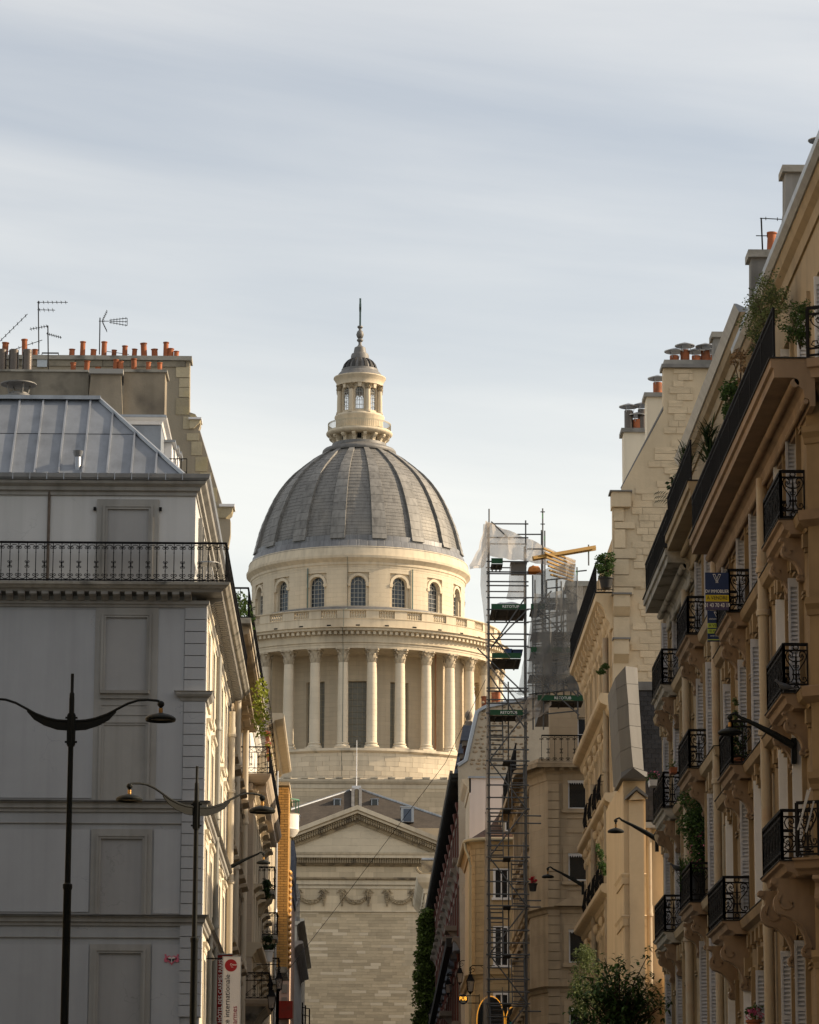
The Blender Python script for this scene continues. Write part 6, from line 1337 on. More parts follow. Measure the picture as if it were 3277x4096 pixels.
l, m_, r_ = G6m(507, 1700, YM - .5), G6m(612, 1662, YM - .75), G6m(733, 1700, YM - .5); l2, r2 = G6m(505, 1755, YM - .6), G6m(735, 1755, YM - .6); bk = Vector((0, 3, 0))
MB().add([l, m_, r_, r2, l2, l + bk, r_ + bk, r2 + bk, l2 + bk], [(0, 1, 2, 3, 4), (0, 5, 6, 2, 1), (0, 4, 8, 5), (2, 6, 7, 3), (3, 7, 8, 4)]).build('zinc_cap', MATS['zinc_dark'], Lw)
# slate mansard, with slates as pieces
YS_ = 116.0; a, c = G6m(640, 995, YS_), G6m(830, 995, YS_); zlo = G6m(0, 2110, YS_).z
MB().box(a.x - .1, 13, YS_ + .05, YS_ + 8, 0, zlo - .1).build('rear_wall', MATS['stone_beige'], Lw)
MB().box(a.x - .1, 13, YS_ + .06, YS_ + 6, zlo - .2, a.z).build('mansard_core', MATS['dark_void'], Lw)
MB().box(a.x - .1, 13, YS_ - .05, YS_ + 6, a.z, a.z + .28).build('mansard_ridge', MATS['lead'], Lw)
su = MB().box(-.5, .5, -.5, .5, -.5, .5).mesh('slate', mat('slate_black', (.022, .022, .025), .55, 0, .2, 3, .1, 12, rand=.35, spec=.4)); z = zlo; k = 0
while z < a.z - .05:
    x = a.x + (k % 2) * .12
    while x < c.x + .5: link(su, 'slate', Lw, (x, YS_ + .02, z + .08), (-.06, 0, 0), (.225, .03, .175)); x += .235
    z += .155; k += 1
b = MB(); p = G6m(720, 2125, YS_ - .3); b.box(p.x - .1, 10.2, YS_ - .45, YS_ + .1, zlo - .3, zlo - .12); b.build('gutter', MATS['zinc'], Lw)
pipe(lambda p: (p[0], p[1], p[2]), YS_ - .25, aY(2596, 3600, YS_).x, 0, zlo - .3, .09, Lw, 'pipe_beige', (6, 10, 13)); MB().box(9.6, 13, 101.05, YS_ + .1, 0, 11).build('court_wall', MATS['stone_beige'], Lw)

# ------------------------------------------------------------------ corner house behind the scaffold (K)
YK = 163.0
Kh = thing('corner_house', 'beige corner house with white window valances behind the scaffold', 'building', (8.5, YK, 5))
def K2(x, y, Y=YK): return aY(1650 + .5316 * x, 2950 + .5316 * y, Y)
xk = K2(1105, 900).x; xk0 = K2(1020, 900).x; zk1 = K2(0, 200).z; zk0 = K2(0, 300).z
rk = [(K2(0, b_).z, K2(0, a_).z) for a_, b_ in ((318, 528), (868, 1070), (1442, 1690), (2030, 2300))]; bk_ = [(K2(1172, 400).x, K2(1172, 400).x + 1.25), (K2(1172, 400).x + 3.4, K2(1172, 400).x + 4.6)]
TK = lambda p: (p[1], YK - p[0], p[2])
b = MB(TK); wall_bays(b, xk0, 16, 0, zk0, bk_, sorted(rk)); b.build('front_wall', MATS['stone_k'], Kh)
for a_, c_ in bk_:
    for j, (z0, z1) in enumerate(sorted(rk)):
        wo = window(TK, a_, c_, z0, z1, Kh, .25, arms=0, bars=0, fw=.07)
        g = MB(TK); g.box(.0, .08, a_ - .25, a_ - .02, z0 - .1, z1 + .3); g.box(0, .08, c_ + .02, c_ + .25, z0 - .1, z1 + .3); g.box(0, .08, a_ - .02, c_ + .02, z1 + .02, z1 + .3); g.box(0, .14, a_ - .3, c_ + .3, z0 - .2, z0 - .06); g.build('surround', MATS['stone_k'], wo)
        v = MB(TK); v.box(-.02, .02, a_ - .02, c_ + .02, z1 - .06, z1 + .04)
        for q in range(12): x0 = a_ - .02 + q * (c_ - a_ + .04) / 12; w_ = (c_ - a_) / 12; v.ext([(-.01, x0, z1 - .06), (-.01, x0 + w_, z1 - .06), (-.01, x0 + w_ / 2, z1 - .17)], (.02, 0, 0))
        v.build('valance', MATS['white_paint'], wo)
        frame(Vector((a_ - .1, 0, z0 - 1.1)), Vector((c_ + .1, 0, z0 - .4)), .05, .05, 'stone_k', 'apron_panel', wo, 4, YK)
z = 8.0
while z < zk0 - .3: MB().box(xk0, xk, YK - .1, YK + .1, z + .015, z + .4 - .015).build('quoin', MATS['stone_k'], Kh); z += .4
pk = [(7.75, 184), (7.75, 165.2), (xk0 - .02, YK - .05), (16, YK - .05)]
MB().sweep([(-.3, zk0 - .1), (.04, zk0 - .1), (.08, zk0 + .2), (.2, zk0 + .3), (.25, zk0 + .6), (.6, zk0 + .8), (.72, zk1 - .2), (.75, zk1), (-.3, zk1)], [(7.75, 184), (7.75, 165.2), (xk0, YK), (16, YK)]).build('cornice', MATS['stone_k'], Kh)
for k in range(12): MB().box(xk0 + .1 + k * .42, xk0 + .3 + k * .42, YK - .5, YK, zk0 + .32, zk0 + .72).build('modillion', MATS['stone_k'], Kh)
MB().add([(xk0, YK, 0), (7.75, 165.2, 0), (7.75, 184, 0), (xk0, YK, zk1), (7.75, 165.2, zk1), (7.75, 184, zk1)], [(0, 1, 4, 3), (1, 2, 5, 4)]).build('street_wall', MATS['stone_k'], Kh)
for k in range(5):
    for j in range(5): TKs = TR(7.75); g = MB(TKs); y = 166.5 + 3.2 * k; z0 = 8 + 3.3 * j; g.box(0, .1, y - .2, y, z0, z0 + 2.3); g.box(0, .1, y + 1.1, y + 1.3, z0, z0 + 2.3); g.box(0, .25, y - .3, y + 1.4, z0 + 2.3, z0 + 2.5); g.box(0, .2, y - .3, y + 1.4, z0 - .15, z0); so_ = g.build('side_window', MATS['stone_k'], Kh); MB(TKs).box(0, .02, y + .002, y + 1.098, z0 + .002, z0 + 2.298).build('pane', MATS['glass'], so_)
p = K2(1175, 1200); e = K2(1062, 1272); f_ = K2(1300, 1272); MB().py([(e.x, e.z), (f_.x, e.z), (p.x + .1, p.z)], YK - .35, YK).build('window_pediment', MATS['stone_k'], Kh)
for y in (1275, 1870): z = K2(0, y).z; MB().sweep([(-.1, z - .25), (.05, z - .25), (.1, z - .1), (.25, z), (-.1, z + .03)], [(7.75, 184), (7.75, 165.2), (xk0, YK), (16, YK)]).build('string_course', MATS['stone_k'], Kh)
railing(lambda p: (p[1], YK - .62 - p[0], p[2]), xk0 - .3, 15, zk1 + .02, zk1 + 1.25, .3).build('balcony_railing', MATS['iron'], Kh)
railing(TR(7.1), 165, 180, zk1 + .02, zk1 + 1.25, .3).build('balcony_railing', MATS['iron'], Kh)
zk2 = aY(2200, 2740, YK + 2).z
b = MB(lambda p: (p[1], YK + 1.4 - p[0], p[2])); wall_bays(b, 8.6, 16, zk1 - .1, zk2, [(9.9, 11.2), (13, 14.2)], [(zk1 + .1, zk1 + 2.4)]); b.build('upper_wall', MATS['stone_k'], Kh)
for a_ in (9.9, 13): window(lambda p: (p[1], YK + 1.4 - p[0], p[2]), a_, a_ + 1.25, zk1 + .1, zk1 + 2.4, Kh, .25)
MB().px([(YK + 1.3, zk2), (YK + 2.6, zk2 + 2.6), (YK + 15, zk2 + 3.0), (YK + 15, zk2)], 8.6, 16).build('mansard', mat('slate_mansard', (.055, .058, .066), .6, 0, .2, .6, .1, 8, brick=(.35, .22, 'x', 0, .15, .04)), Kh)
for x in (9.3, 11.6): b = MB(); b.box(x, x + 1.3, YK + 1.5, YK + 4, zk2 + .3, zk2 + 2.0); d = b.build('dormer', MATS['zinc_panel'], Kh); MB().box(x + .15, x + 1.15, YK + 1.46, YK + 1.498, zk2 + .5, zk2 + 1.8).build('pane', MATS['glass'], d)
a, c = aY(2275, 2345, 172), aY(2400, 2600, 172); MB().box(a.x, c.x, 172, 174, c.z - 2, a.z).build('chimney', mat('stack_brown', (.27, .23, .18), .95, 0, .2, 1, .1, 10), Kh); MB().box(a.x - .15, c.x, 171.9, 174.1, a.z, a.z + .25).build('chimney_cap', MATS['slab_stone'], Kh)

# ------------------------------------------------------------------ rounded corner house (J)
YJ, xj = 186.0, 5.68
J = thing('rounded_house', 'ashlar house with rounded corner, brown tile roof and arched bar front', 'building', (xj, YJ, 7))
zj = aY(1885, 3385, YJ).z
def rc_path(off=0.0, r=.9, n=6):
    pts = [(xj - off, YJ + 12)]
    for k in range(n + 1): t = PI / 2 * k / n; pts.append((xj + r - (r + off) * cos(t), YJ + r - (r + off) * sin(t)))
    return pts + [(11.5, YJ - off)]
mat('ashlar_gold', (0.40, 0.30, 0.175), .9, 0, .10, 1.2, .06, 12, rand=.05, streak=.08); mat('ashlar_joint', (0.47, 0.375, 0.24), .95)
b = MB(); b.pz(rc_path(-.03) + [(11.5, YJ + 12)], 5, zj); b.build('house_core', MATS['ashlar_joint'], J)
uj = MB().box(-.5, .5, -.5, .5, -.5, .5).mesh('ashlar_block', MATS['ashlar_gold'])
wj = [(xj + 1.15, xj + 1.95), (xj + 2.6 + .25, xj + 3.4 + .25)]; rj = [(zj - 2.65, zj - 1.15), (zj - 6.1, zj - 4.1), (zj - 9.1, zj - 7.5)]
rnd = random.Random(21); k = 0; z = zj - .1 - 34 * .33
while z < zj - .12:
    x = xj + .9 + (k % 2) * .22
    while x < 8.9:
        l = rnd.uniform(.5, .62); skip = any(a_ - .02 < x + l and x < c_ + .02 and z0 < z + .32 and z < z1 for a_, c_ in wj for z0, z1 in rj)
        if not skip and z > 12.6: link(uj, 'ashlar_block', J, (x + l / 2, YJ + .02, z + .165), None, (l - .016, .1, .314))
        x += l
    for t0, t1 in ((0, .5), (.5, 1.0)):
        if z < 12.6: continue
        bb = MB(); n = 3
        for q in range(n):
            a0 = PI / 2 * (t0 + (t1 - t0) * q / n) + (.012 if q == 0 else 0); a1 = PI / 2 * (t0 + (t1 - t0) * (q + 1) / n) - (.012 if q == n - 1 else 0); rr0, rr1 = .82, .93; cxx, cyy = xj + .9, YJ + .9
            bb.hexa([(cxx - rr1 * cos(a0), cyy - rr1 * sin(a0), z + .008), (cxx - rr1 * cos(a1), cyy - rr1 * sin(a1), z + .008), (cxx - rr0 * cos(a1), cyy - rr0 * sin(a1), z + .008), (cxx - rr0 * cos(a0), cyy - rr0 * sin(a0), z + .008), (cxx - rr1 * cos(a0), cyy - rr1 * sin(a0), z + .322), (cxx - rr1 * cos(a1), cyy - rr1 * sin(a1), z + .322), (cxx - rr0 * cos(a1), cyy - rr0 * sin(a1), z + .322), (cxx - rr0 * cos(a0), cyy - rr0 * sin(a0), z + .322)])
        bb.build('ashlar_block', MATS['ashlar_gold'], J)
    z += .33; k += 1
TJ = lambda p: (p[1], YJ - p[0], p[2])
for a_, c_ in wj:
    for z0, z1 in rj:
        g = MB(TJ); g.box(-.02, .05, a_ - .02, a_ + .1, z0, z1); g.box(-.02, .05, c_ - .1, c_ + .02, z0, z1); g.box(-.02, .05, a_ + .1, c_ - .1, z1 - .1, z1); g.box(-.02, .16, a_ - .1, c_ + .1, z0 - .12, z0); g.box(-.02, .03, (a_ + c_) / 2 - .03, (a_ + c_) / 2 + .03, z0, z1 - .1); wo = g.build('window', MATS['white_paint'], J)
        MB(TJ).box(-.0, .02, a_ + .102, c_ - .102, z0 + .002, z1 - .102).build('pane', MATS['glass'], wo)
MB().sweep([(-.1, zj - .1), (.05, zj - .1), (.12, zj + .1), (.25, zj + .25), (-.1, zj + .27)], rc_path(0)).build('eave_moulding', MATS['ashlar_gold'], J)
b = MB(); b.tube([(x, y, zj + .32) for x, y in rc_path(.32, .9, 8)], .11, 8); b.build('gutter', mat('gutter_cream', (.35, .30, .2), .5, .3, .1, 1), J)
b = MB(); q = aY(1862, 3420, YJ - .3); b.tube([(xj - .3, YJ + .6, zj + .25), (xj - .28, YJ + .4, zj - .1), (xj - .1, YJ + .2, zj - .6), (xj - .05, YJ + .1, zj - 1.0), (xj - .05, YJ + .1, 8)], .08, 8); b.build('downpipe', MATS['gutter_cream'], J)
bz = [(x, y, zj + .3) for x, y in rc_path(.3, .9, 8)]; tz = [(xj + 2.3 + (x - xj) * .55, YJ + 3.0 + (y - YJ) * .5, aY(2000, 3190, YJ + 3).z) for x, y, _ in bz]; n = len(bz)
mz = [(x * .45 + X * .55, y * .45 + Y * .55, z * .62 + Z * .38) for (x, y, z), (X, Y, Z) in zip(bz, tz)]
MB().add(bz + mz + tz, [(i, i + 1, n + i + 1, n + i) for i in range(n - 1)] + [(n + i, n + i + 1, 2 * n + i + 1, 2 * n + i) for i in range(n - 1)]).build('tile_roof', mat('tile_brown', (.085, .045, .028), .8, 0, .3, 1, .15, 8, brick=(.25, .16, 'x', 0, .25, .08)), J)
a, c = aY(2008, 3255, YJ + 1), aY(2075, 3330, YJ + 1); b = MB(); b.box(a.x, c.x, YJ + .6, YJ + 3, c.z - .2, a.z + .1); d = b.build('dormer', MATS['stone_warm'], J); MB().lathe([(.0, 0), (.5, 0)], 0, 0, 3); window(lambda p: (p[1], YJ + .55 - p[0], p[2]), a.x + .15, c.x - .15, c.z, a.z, d, -.02, bars=1)
b = MB(); mid = (a.x + c.x) / 2; b.ext([(mid + (c.x - a.x) * .62 * cos(t), YJ + .5, a.z + .1 + .42 * sin(t)) for t in [PI * k / 8 for k in range(9)]], (0, 2.5, 0)); b.build('dormer_hood', MATS['stone_warm'], d)
# bar front: arches outlined by neon
mat('neon_amber', (1.0, .42, .04), .5, 0, 0, 1, 0, emit=.5)
zs_ = aY(1950, 3985, YJ).z
for (u0, u1, vtop) in ((1908, 2018, 3985), (2024, 2092, 4025)):
    x0, x1 = aY(u0, 4000, YJ - .12).x, aY(u1, 4000, YJ - .12).x; zt_ = aY(1950, vtop, YJ - .12).z; r_ = (x1 - x0) / 2; b = MB(); cxm = (x0 + x1) / 2
    b.tube([(x0, YJ - .12, zt_ - 4)] + [(cxm - r_ * cos(t), YJ - .12, zt_ - r_ * 1.7 + r_ * 1.7 * sin(t)) for t in [PI * k / 14 for k in range(15)]] + [(x1, YJ - .12, zt_ - 4)], .018, 5); b.build('neon_tube', MATS['neon_amber'], J)
    g = MB(); g.ext([(x0 + .05, YJ - .09, zt_ - 4.2)] + [(cxm - (r_ - .05) * cos(t), YJ - .09, zt_ - r_ * 1.7 + (r_ * 1.7 - .05) * sin(t)) for t in [PI * k / 14 for k in range(15)]] + [(x1 - .05, YJ - .09, zt_ - 4.2)], (0, .04, 0)); g.build('arch_glazing', MATS['glass'], J)
zz = aY(1950, 3915, YJ).z; MB().sweep([(-.1, zz), (.08, zz), (.14, zz + .15), (.25, zz + .22), (-.1, zz + .25)], rc_path(0.02)).build('string_course', MATS['ashlar_gold'], J)
b = MB(); a = aY(2030, 4080, YJ - 1.2); b.py([(a.x, a.z - 1.5), (a.x + 1.1, a.z - 1.5), (a.x + 1.1, a.z + .25), (a.x + .6, a.z + .1), (a.x, a.z - .2)], YJ - 1.3, YJ - .1); tag(b.build('awning', mat('awning_teal', (.02, .16, .17), .8)), 'teal awning above the bar entrance behind the scaffold', 'awning')

# ------------------------------------------------------------------ white plaster house (I) and brick institute (H)
I_ = thing('plaster_house', 'house with a smooth pinkish white plaster end wall left of the scaffold', 'building', (5.94, 195, 8))
zi = 28.6
MB().box(5.96, 11, 198.2, 205, 7, zi).build('end_wall', mat('plaster_pink', (.60, .53, .49), .9, 0, .06, .4, .03, 8, streak=.1), I_)
TI = TR(5.94); bi = [(199.2 + 1.9 * k, 199.9 + 1.9 * k) for k in range(3)]; b = MB(TI); wall_bays(b, 198.2, 205, 7, zi, bi, [(11 + 3.1 * k, 13.2 + 3.1 * k) for k in range(5)], .02); b.build('street_wall', MATS['stone_warm'], I_)
for a, c in bi:
    for k in range(5): MB(TI).box(-.015, -.012, a, c, 11 + 3.1 * k, 13.2 + 3.1 * k).build('window', MATS['glass'], I_)
MB().sweep([(-.1, zi - .8), (.06, zi - .8), (.1, zi - .5), (.3, zi - .3), (.4, zi - .05), (-.1, zi)], [(5.94, 205), (5.94, 198.2)]).build('cornice', MATS['stone_warm'], I_)
for z in (23.0, 18.5): MB().sweep([(-.1, z - .25), (.06, z - .25), (.2, z), (-.1, z)], [(5.94, 205), (5.94, 198.2)]).build('string_course', MATS['stone_warm'], I_)
MB().box(5.9, 11, 198.1, 205, zi, zi + .1).build('coping', MATS['zinc'], I_)
YH, XH = 208.0, 5.9
Hh = thing('brick_institute', 'long dark brick institute with black eaves, red pipes and blue-capped dormers', 'building', (XH, YH, 8))
def H2(x, y, Y=YH): return aY(1650 + .2319 * x, 2700 + .2319 * y, Y)
mat('rubble', (.25, .20, .14), .95, 0, .3, 3, .3, 8, rand=.4, dirt=(.32, .2, .09), dirt_amt=.5, dirt_scale=1.5); mat('rubble_mortar', (.36, .31, .24), .95, 0, .2, 2, .3, 10)
zh1 = H2(1115, 640).z
gp = [(H2(790, 1560).x, H2(790, 1560).z), (H2(925, 1475).x, H2(925, 1475).z), (H2(1115, 640).x, zh1), (H2(1260, 610).x, zh1 + .3), (13, zh1 + 1.5), (13, 8), (XH, 8)]
MB().py(gp, YH, YH + .6).build('gable_wall', MATS['rubble_mortar'], Hh)
rnd = random.Random(17); us = MB(); us.sph((0, 0, 0), .5, .5, .5, 6, 4); usm = us.mesh('rubble_stone', MATS['rubble']); cnt = 0; z = H2(0, 1600).z
while z < zh1 + .8 and cnt < 300:
    t = (z - H2(0, 1475).z) / (zh1 - H2(0, 1475).z); x = H2(930, 1475).x + (H2(1130, 640).x - H2(930, 1475).x) * min(1, max(0, t)) + .22
    while x < 9.6 and cnt < 300:
        w_ = rnd.uniform(.14, .36); h_ = rnd.uniform(.1, .2)
        if rnd.random() < .8: link(usm, 'rubble_stone', Hh, (x + w_ / 2, YH + .0, z + rnd.uniform(-.03, .03)), (0, rnd.uniform(-.2, .2), 0), (w_, .16, h_)); cnt += 1
        x += w_ + rnd.uniform(.04, .16)
    z += .24
b = MB(); b.tube([(x, YH - .05, z_) for x, z_ in gp[:5]], .14, 5); b.build('gable_flashing', MATS['zinc'], Hh)
for x in (1245, 1410, 1470): p = H2(x, 560); pot(Hh, (p.x, YH + .3, zh1 + .1 + (x - 1245) * .002), 1, 1.3)
TH = TR(XH); zh = 29.8
mat('brick_dark', (.075, .035, .026), .9, 0, .2, 1, .1, 10, brick=(.24, .085, 'y', 0, .3, .12)); mat('brick_trim', (.20, .165, .13), .9, 0, .15, 1.2, .1, 10); mat('pipe_red', (.10, .03, .02), .6, 0, .15, 2)
bh = [(YH + 2.2 + 5.4 * k, YH + 4.2 + 5.4 * k) for k in range(15)]; rh_ = [(12.0, 14.6), (16.2, 19.2), (21, 24), (25.6, 28.2)]
b = MB(TH); wall_bays(b, YH + .6, 290, 8, zh, bh, rh_); b.build('street_wall', MATS['brick_dark'], Hh)
for a, c in bh:
    for j, (z0, z1) in enumerate(rh_):
        wo = window(TH, a, c, z0, z1, Hh, .25, bars=3)
        g = MB(TH); g.box(0, .14, a - .35, a - .02, z0 - .2, z1 + .3); g.box(0, .14, c + .02, c + .35, z0 - .2, z1 + .3); g.box(0, .2, a - .02, c + .02, z1 + .02, z1 + .35); g.build('surround', MATS['brick_trim'], wo)
        moulding(TH, [(0, z0 - .75), (.15, z0 - .75), (.35, z0 - .35), (.55, z0 - .25), (.55, z0 - .05), (0, z0 - .05)], a - .2, c + .2, 'window_box_sill', 'brick_trim', wo)
    MB(TH).box(.1, .5, a, c, 20.2, 21.0).build('zinc_box', MATS['zinc_panel'], Hh)
    pipe(TH, c + 1.6, .13, 8, zh - .6, .085, Hh, 'pipe_red', (15, 19.5, 24.5)); g = MB(TH); g.lathe([(.08, 0), (.17, .4), (.17, .55), (.06, .57)], .16, c + 1.6, 8)
    g.v = [(x, y, z + zh - 1.1) for x, y, z in g.v]; g.build('hopper', MATS['pipe_red'], Hh)
    # dormer with finial
    y = (a + c) / 2; g = MB(TH); g.box(-.9, -.1, y - .55, y + .55, zh + .5, zh + 2.4); d = g.build('dormer', MATS['brick_dark'], Hh)
    MB(TH).box(-.95, -.02, y - .62, y + .62, zh + 2.4, zh + 2.7).build('dormer_cornice', MATS['brick_trim'], d)
    g = MB(TH); g.hexa([(-1.0, y - .75, zh + 2.7), (.12, y - .75, zh + 2.7), (.12, y + .75, zh + 2.7), (-1.0, y + .75, zh + 2.7), (-.75, y - .6, zh + 3.6), (-.05, y - .6, zh + 3.6), (-.05, y + .6, zh + 3.6), (-.75, y + .6, zh + 3.6)]); g.build('dormer_cap', MATS['slate_blue'], d)
    g = MB(TH); g.lathe([(.22, 0), (.22, .3), (.12, .4), (.24, .62), (.2, .85), (.05, .98)], -.4, y, 10); g.v = [(p[0], p[1], p[2] + zh + 3.6) for p in g.v]; g.build('dormer_finial', MATS['brick_trim'], d)
MB(TH).box(-.6, .75, YH + .3, 290, zh + .2, zh + .45).build('eave', MATS['black_edge'], Hh)
b = MB(TH)
for k in range(150): y = YH + .5 + k * .54; b.box(.0, .7, y, y + .14, zh + .02, zh + .2)
b.build('eave_rafters', MATS['black_edge'], Hh, kind='stuff')
b = MB(TH)
for k in range(180): y = YH + .4 + k * .45; b.box(.6, .78, y, y + .2, zh + .45, zh + .62)
b.build('eave_crest', MATS['brick_trim'], Hh, kind='stuff')
MB().py([(XH - .5, zh + .45), (XH + 1.8, zh + 4.6), (XH + 6, zh + 5), (XH + 6, zh)], YH + .62, 290).build('slate_roof', MATS['slate_blue'], Hh)
for y, z in ((214, 22), (221, 22), (228, 18)): g = MB(TH); g.box(0, .9, y, y + 3, z - .3, z); s = g.build('stone_balcony', MATS['brick_trim'], Hh); g = MB(TH); g.ext([(0, y + .2, z - .3), (.8, y + .2, z - .3), (.3, y + .2, z - .8), (0, y + .2, z - 1.2)], (0, .3, 0)); g.build('balcony_bracket', MATS['brick_trim'], s)
a = aY(1835, 3770, 212); c = aY(1790, 3950, 240); b = MB(); b.bar((5.2, 212, a.z), (4.9, 262, a.z - 2.5), .35, .5); b.build('glazed_canopy', MATS['black_edge'], Hh)
# stone faculty building and lower annex in front of it
def annex(name, label, Y, u0, vt, m, dep, n, lowz):
    p = aY(u0, vt, Y); h = thing(name, label, 'building', (p.x, Y, lowz)); X0 = p.x + .7
    MB().box(X0, X0 + 9, Y, Y + dep, lowz, p.z - .5).build('wall', MATS[m], h)
    MB().sweep([(-.1, p.z - 1.6), (.1, p.z - 1.6), (.15, p.z - 1.2), (.35, p.z - 1.0), (.6, p.z - .7), (.72, p.z - .3), (.72, p.z), (-.1, p.z)], [(X0, Y + dep), (X0, Y), (X0 + 9, Y)]).build('cornice', MATS[m], h)
    T = TR(X0)
    for k in range(n):
        y = Y + 2 + k * 2.6
        for j in range(4): g = MB(T); z0 = p.z - 4.2 - 3.1 * j; g.box(.005, .12, y - .15, y, z0, z0 + 2); g.box(.005, .12, y + .9, y + 1.05, z0, z0 + 2); g.box(.005, .2, y - .2, y + 1.1, z0 + 2, z0 + 2.2); g.box(.005, .18, y - .25, y + 1.15, z0 - .15, z0); w_ = g.build('window', MATS[m], h); MB(T).box(.002, .03, y, y + .9, z0, z0 + 2).build('pane', MATS['glass'], w_)
    return h, p, X0
h, p, X0 = annex('stone_annex', 'lower stone house with a sunlit cornice right of the church wall', 291, 1702, 3615, 'stone_warm', 17, 6, 14)
h, p, X0 = annex('faculty_building', 'stone faculty building with wreath parapet half hidden by the black eaves', 312, 1668, 3500, 'pst', 22, 7, 16)
MB().box(X0 - .3, X0 + 8, 311.9, 313, p.z, p.z + 1.2).build('parapet', MATS['pst_carved'], h); b = MB(); c = aY(1702, 3478, 311.8); b.tube([(c.x + .75 * cos(t), 311.85, c.z + .2 + .6 * sin(t)) for t in [PI + PI * k / 10 for k in range(11)]], .13, 6); b.build('wreath', MATS['pst_carved'], h); MB().tube([(X0 - .3, 312, p.z + 1.35), (X0 + 1.6, 312, p.z + 1.35)], .13, 8).build('parapet_roll', MATS['zinc'], h)

# ------------------------------------------------------------------ scaffold tower
YSc = 158.0
SF = thing('scaffold', 'tall steel stair scaffold with green toe boards against the corner house', 'scaffold', (6.4, YSc, 6))
def S2(x, y, Y=YSc): return aY(1700 + .487 * x, 1950 + .487 * y, Y)
mat('toe_green', (.008, .055, .022), .55, 0, .15, 1.5, .03, 10, dirt=(.05, .07, .04), dirt_amt=.4, dirt_scale=1)
mat('clamp_green', (.05, .35, .06), .6); mat('plank_dark', (.045, .04, .034), .9, 0, .3, 2, .2, 12, rand=.3); mat('beam_yellow', (.33, .20, .06), .7, 0, .15, 3, .05, 20, rand=.1)
mat('letter_white', (.72, .72, .70), .7, 0, .05)
def tube(p, q, name, r=.03,  m='steel_tube', parent=SF, n=6): return MB().tube([p, q], r * 1.22, n).build(name, MATS[m], parent)
X0, X1, XM = S2(528, 1000).x, S2(830, 1000).x, 0
Yb = YSc + 1.4; zbot = gz(YSc) - .1
top = {0: S2(0, 172).z, 1: S2(0, 265).z}
for i, x in enumerate((X0, X1)):
    for y, dz in ((YSc, 0), (Yb, -.9)): tube((x, y, zbot), (x, y, top[i] + dz), 'standard')
tube((X0 + .9, Yb, zbot), (X0 + .9, Yb, S2(0, 1550).z), 'standard')
dz = [S2(0, 980).z, S2(0, 1385).z, S2(0, 1850).z]; h2 = 2.12; z = dz[2] - h2; decks = list(dz)
while z > 8.6: decks.append(z); z -= h2
# ledgers
zz = top[1] - .4
for y in (295, 408, 605, 690, 705, 770, 803, 902, 1000, 1105, 1200, 1300, 1645, 1670, 1740, 1770): z = S2(0, y).z; tube((X0 - .12, YSc - .03, z), (X1 + .12, YSc - .03, z), 'ledger', .027)
for y in (408, 605, 803, 1000, 1200): z = S2(0, y).z; tube((X0 - .1, Yb, z), (X1 + .1, Yb, z), 'ledger', .025)
for k, z in enumerate(decks[2:]):
    for o, y in ((0, YSc - .03), (.0, Yb)): tube((X0 - .14, y, z), (X1 + .14, y, z), 'ledger', .028)
    if k > 0:
        for o in (.5, 1.05): tube((X0 - .12, YSc - .03, z + o), (X1 + .12, YSc - .03, z + o), 'ledger', .026)
        tube((X0 - .1, YSc - .03, z + 1.55), (X0 + .85, YSc - .03, z + 1.55), 'ledger', .022)
    for x in (X0, X1): tube((x, YSc - .1, z), (x, Yb + .1, z), 'transom', .026); tube((x, YSc - .05, z + 1.05), (x, Yb + .05, z + 1.05), 'transom', .024)
    a, c = (X0, X1) if k % 2 else (X1, X0); tube((a, YSc - .07, z), (c, YSc - .07, z + h2), 'diagonal_brace', .026)
    if k > 0:
        # landing and stair flight
        MB().box(X0 + .62, X0 + .95, YSc + .05, Yb - .05, z - .06, z).build('landing', MATS['plank_dark'], SF)
        fl = MB(); xa, xb = (X0 + .08, X0 + .62) if k % 2 else (X1 - .62, X1 - .08); yy0, yy1 = (YSc + .15, Yb - .15)
        fl.bar((xa, yy0, z + .02), (xa, yy1, z + h2 - .1), .04, .1); fl.bar((xb, yy0, z + .02), (xb, yy1, z + h2 - .1), .04, .1); so_ = fl.build('stair_flight', MATS['steel_tube'], SF)
        for s in range(9): t = (s + .5) / 9; MB().box(xa + .02, xb - .02, yy0 + (yy1 - yy0) * t - .1, yy0 + (yy1 - yy0) * t + .1, z + h2 * t * .97 - .02, z + h2 * t * .97 + .015).build('tread', MATS['steel_tube'], so_)
        MB().tube([(xb, YSc + .1, z + .9), (xb, Yb - .1, z + h2 + .8)], .02, 5).build('handrail', MATS['steel_tube'], so_)
# coupler collars
cl_ = MB(); cl_.tube([(0, 0, -.05), (0, 0, .05)], .055, 8); clm = cl_.mesh('coupler', MATS['steel_tube'])
for z in decks[2:]:
    for x in (X0, X1):
        for o in (0, .5, 1.05): link(clm, 'coupler', SF, (x, YSc, z + o))
def brace(p, q, Y=YSc - .08, r=.027): a, c = S2(*p, Y), S2(*q, Y); return tube(a, c, 'diagonal_brace', r)
for p, q in (((545, 1320), (825, 905)), ((545, 1310), (835, 1010)), ((545, 1210), (700, 1395)), ((430, 1320), (825, 1700)), ((535, 1545), (830, 1990)), ((545, 280), (700, 430)), ((885, 950), (1220, 1290)), ((890, 1350), (1260, 1720)), ((890, 1540), (1270, 1870)), ((1170, 840), (1290, 915)), ((940, 1210), (1070, 1290)), ((895, 1100), (1260, 1010)), ((890, 1450), (1250, 1380))): brace(p, q)
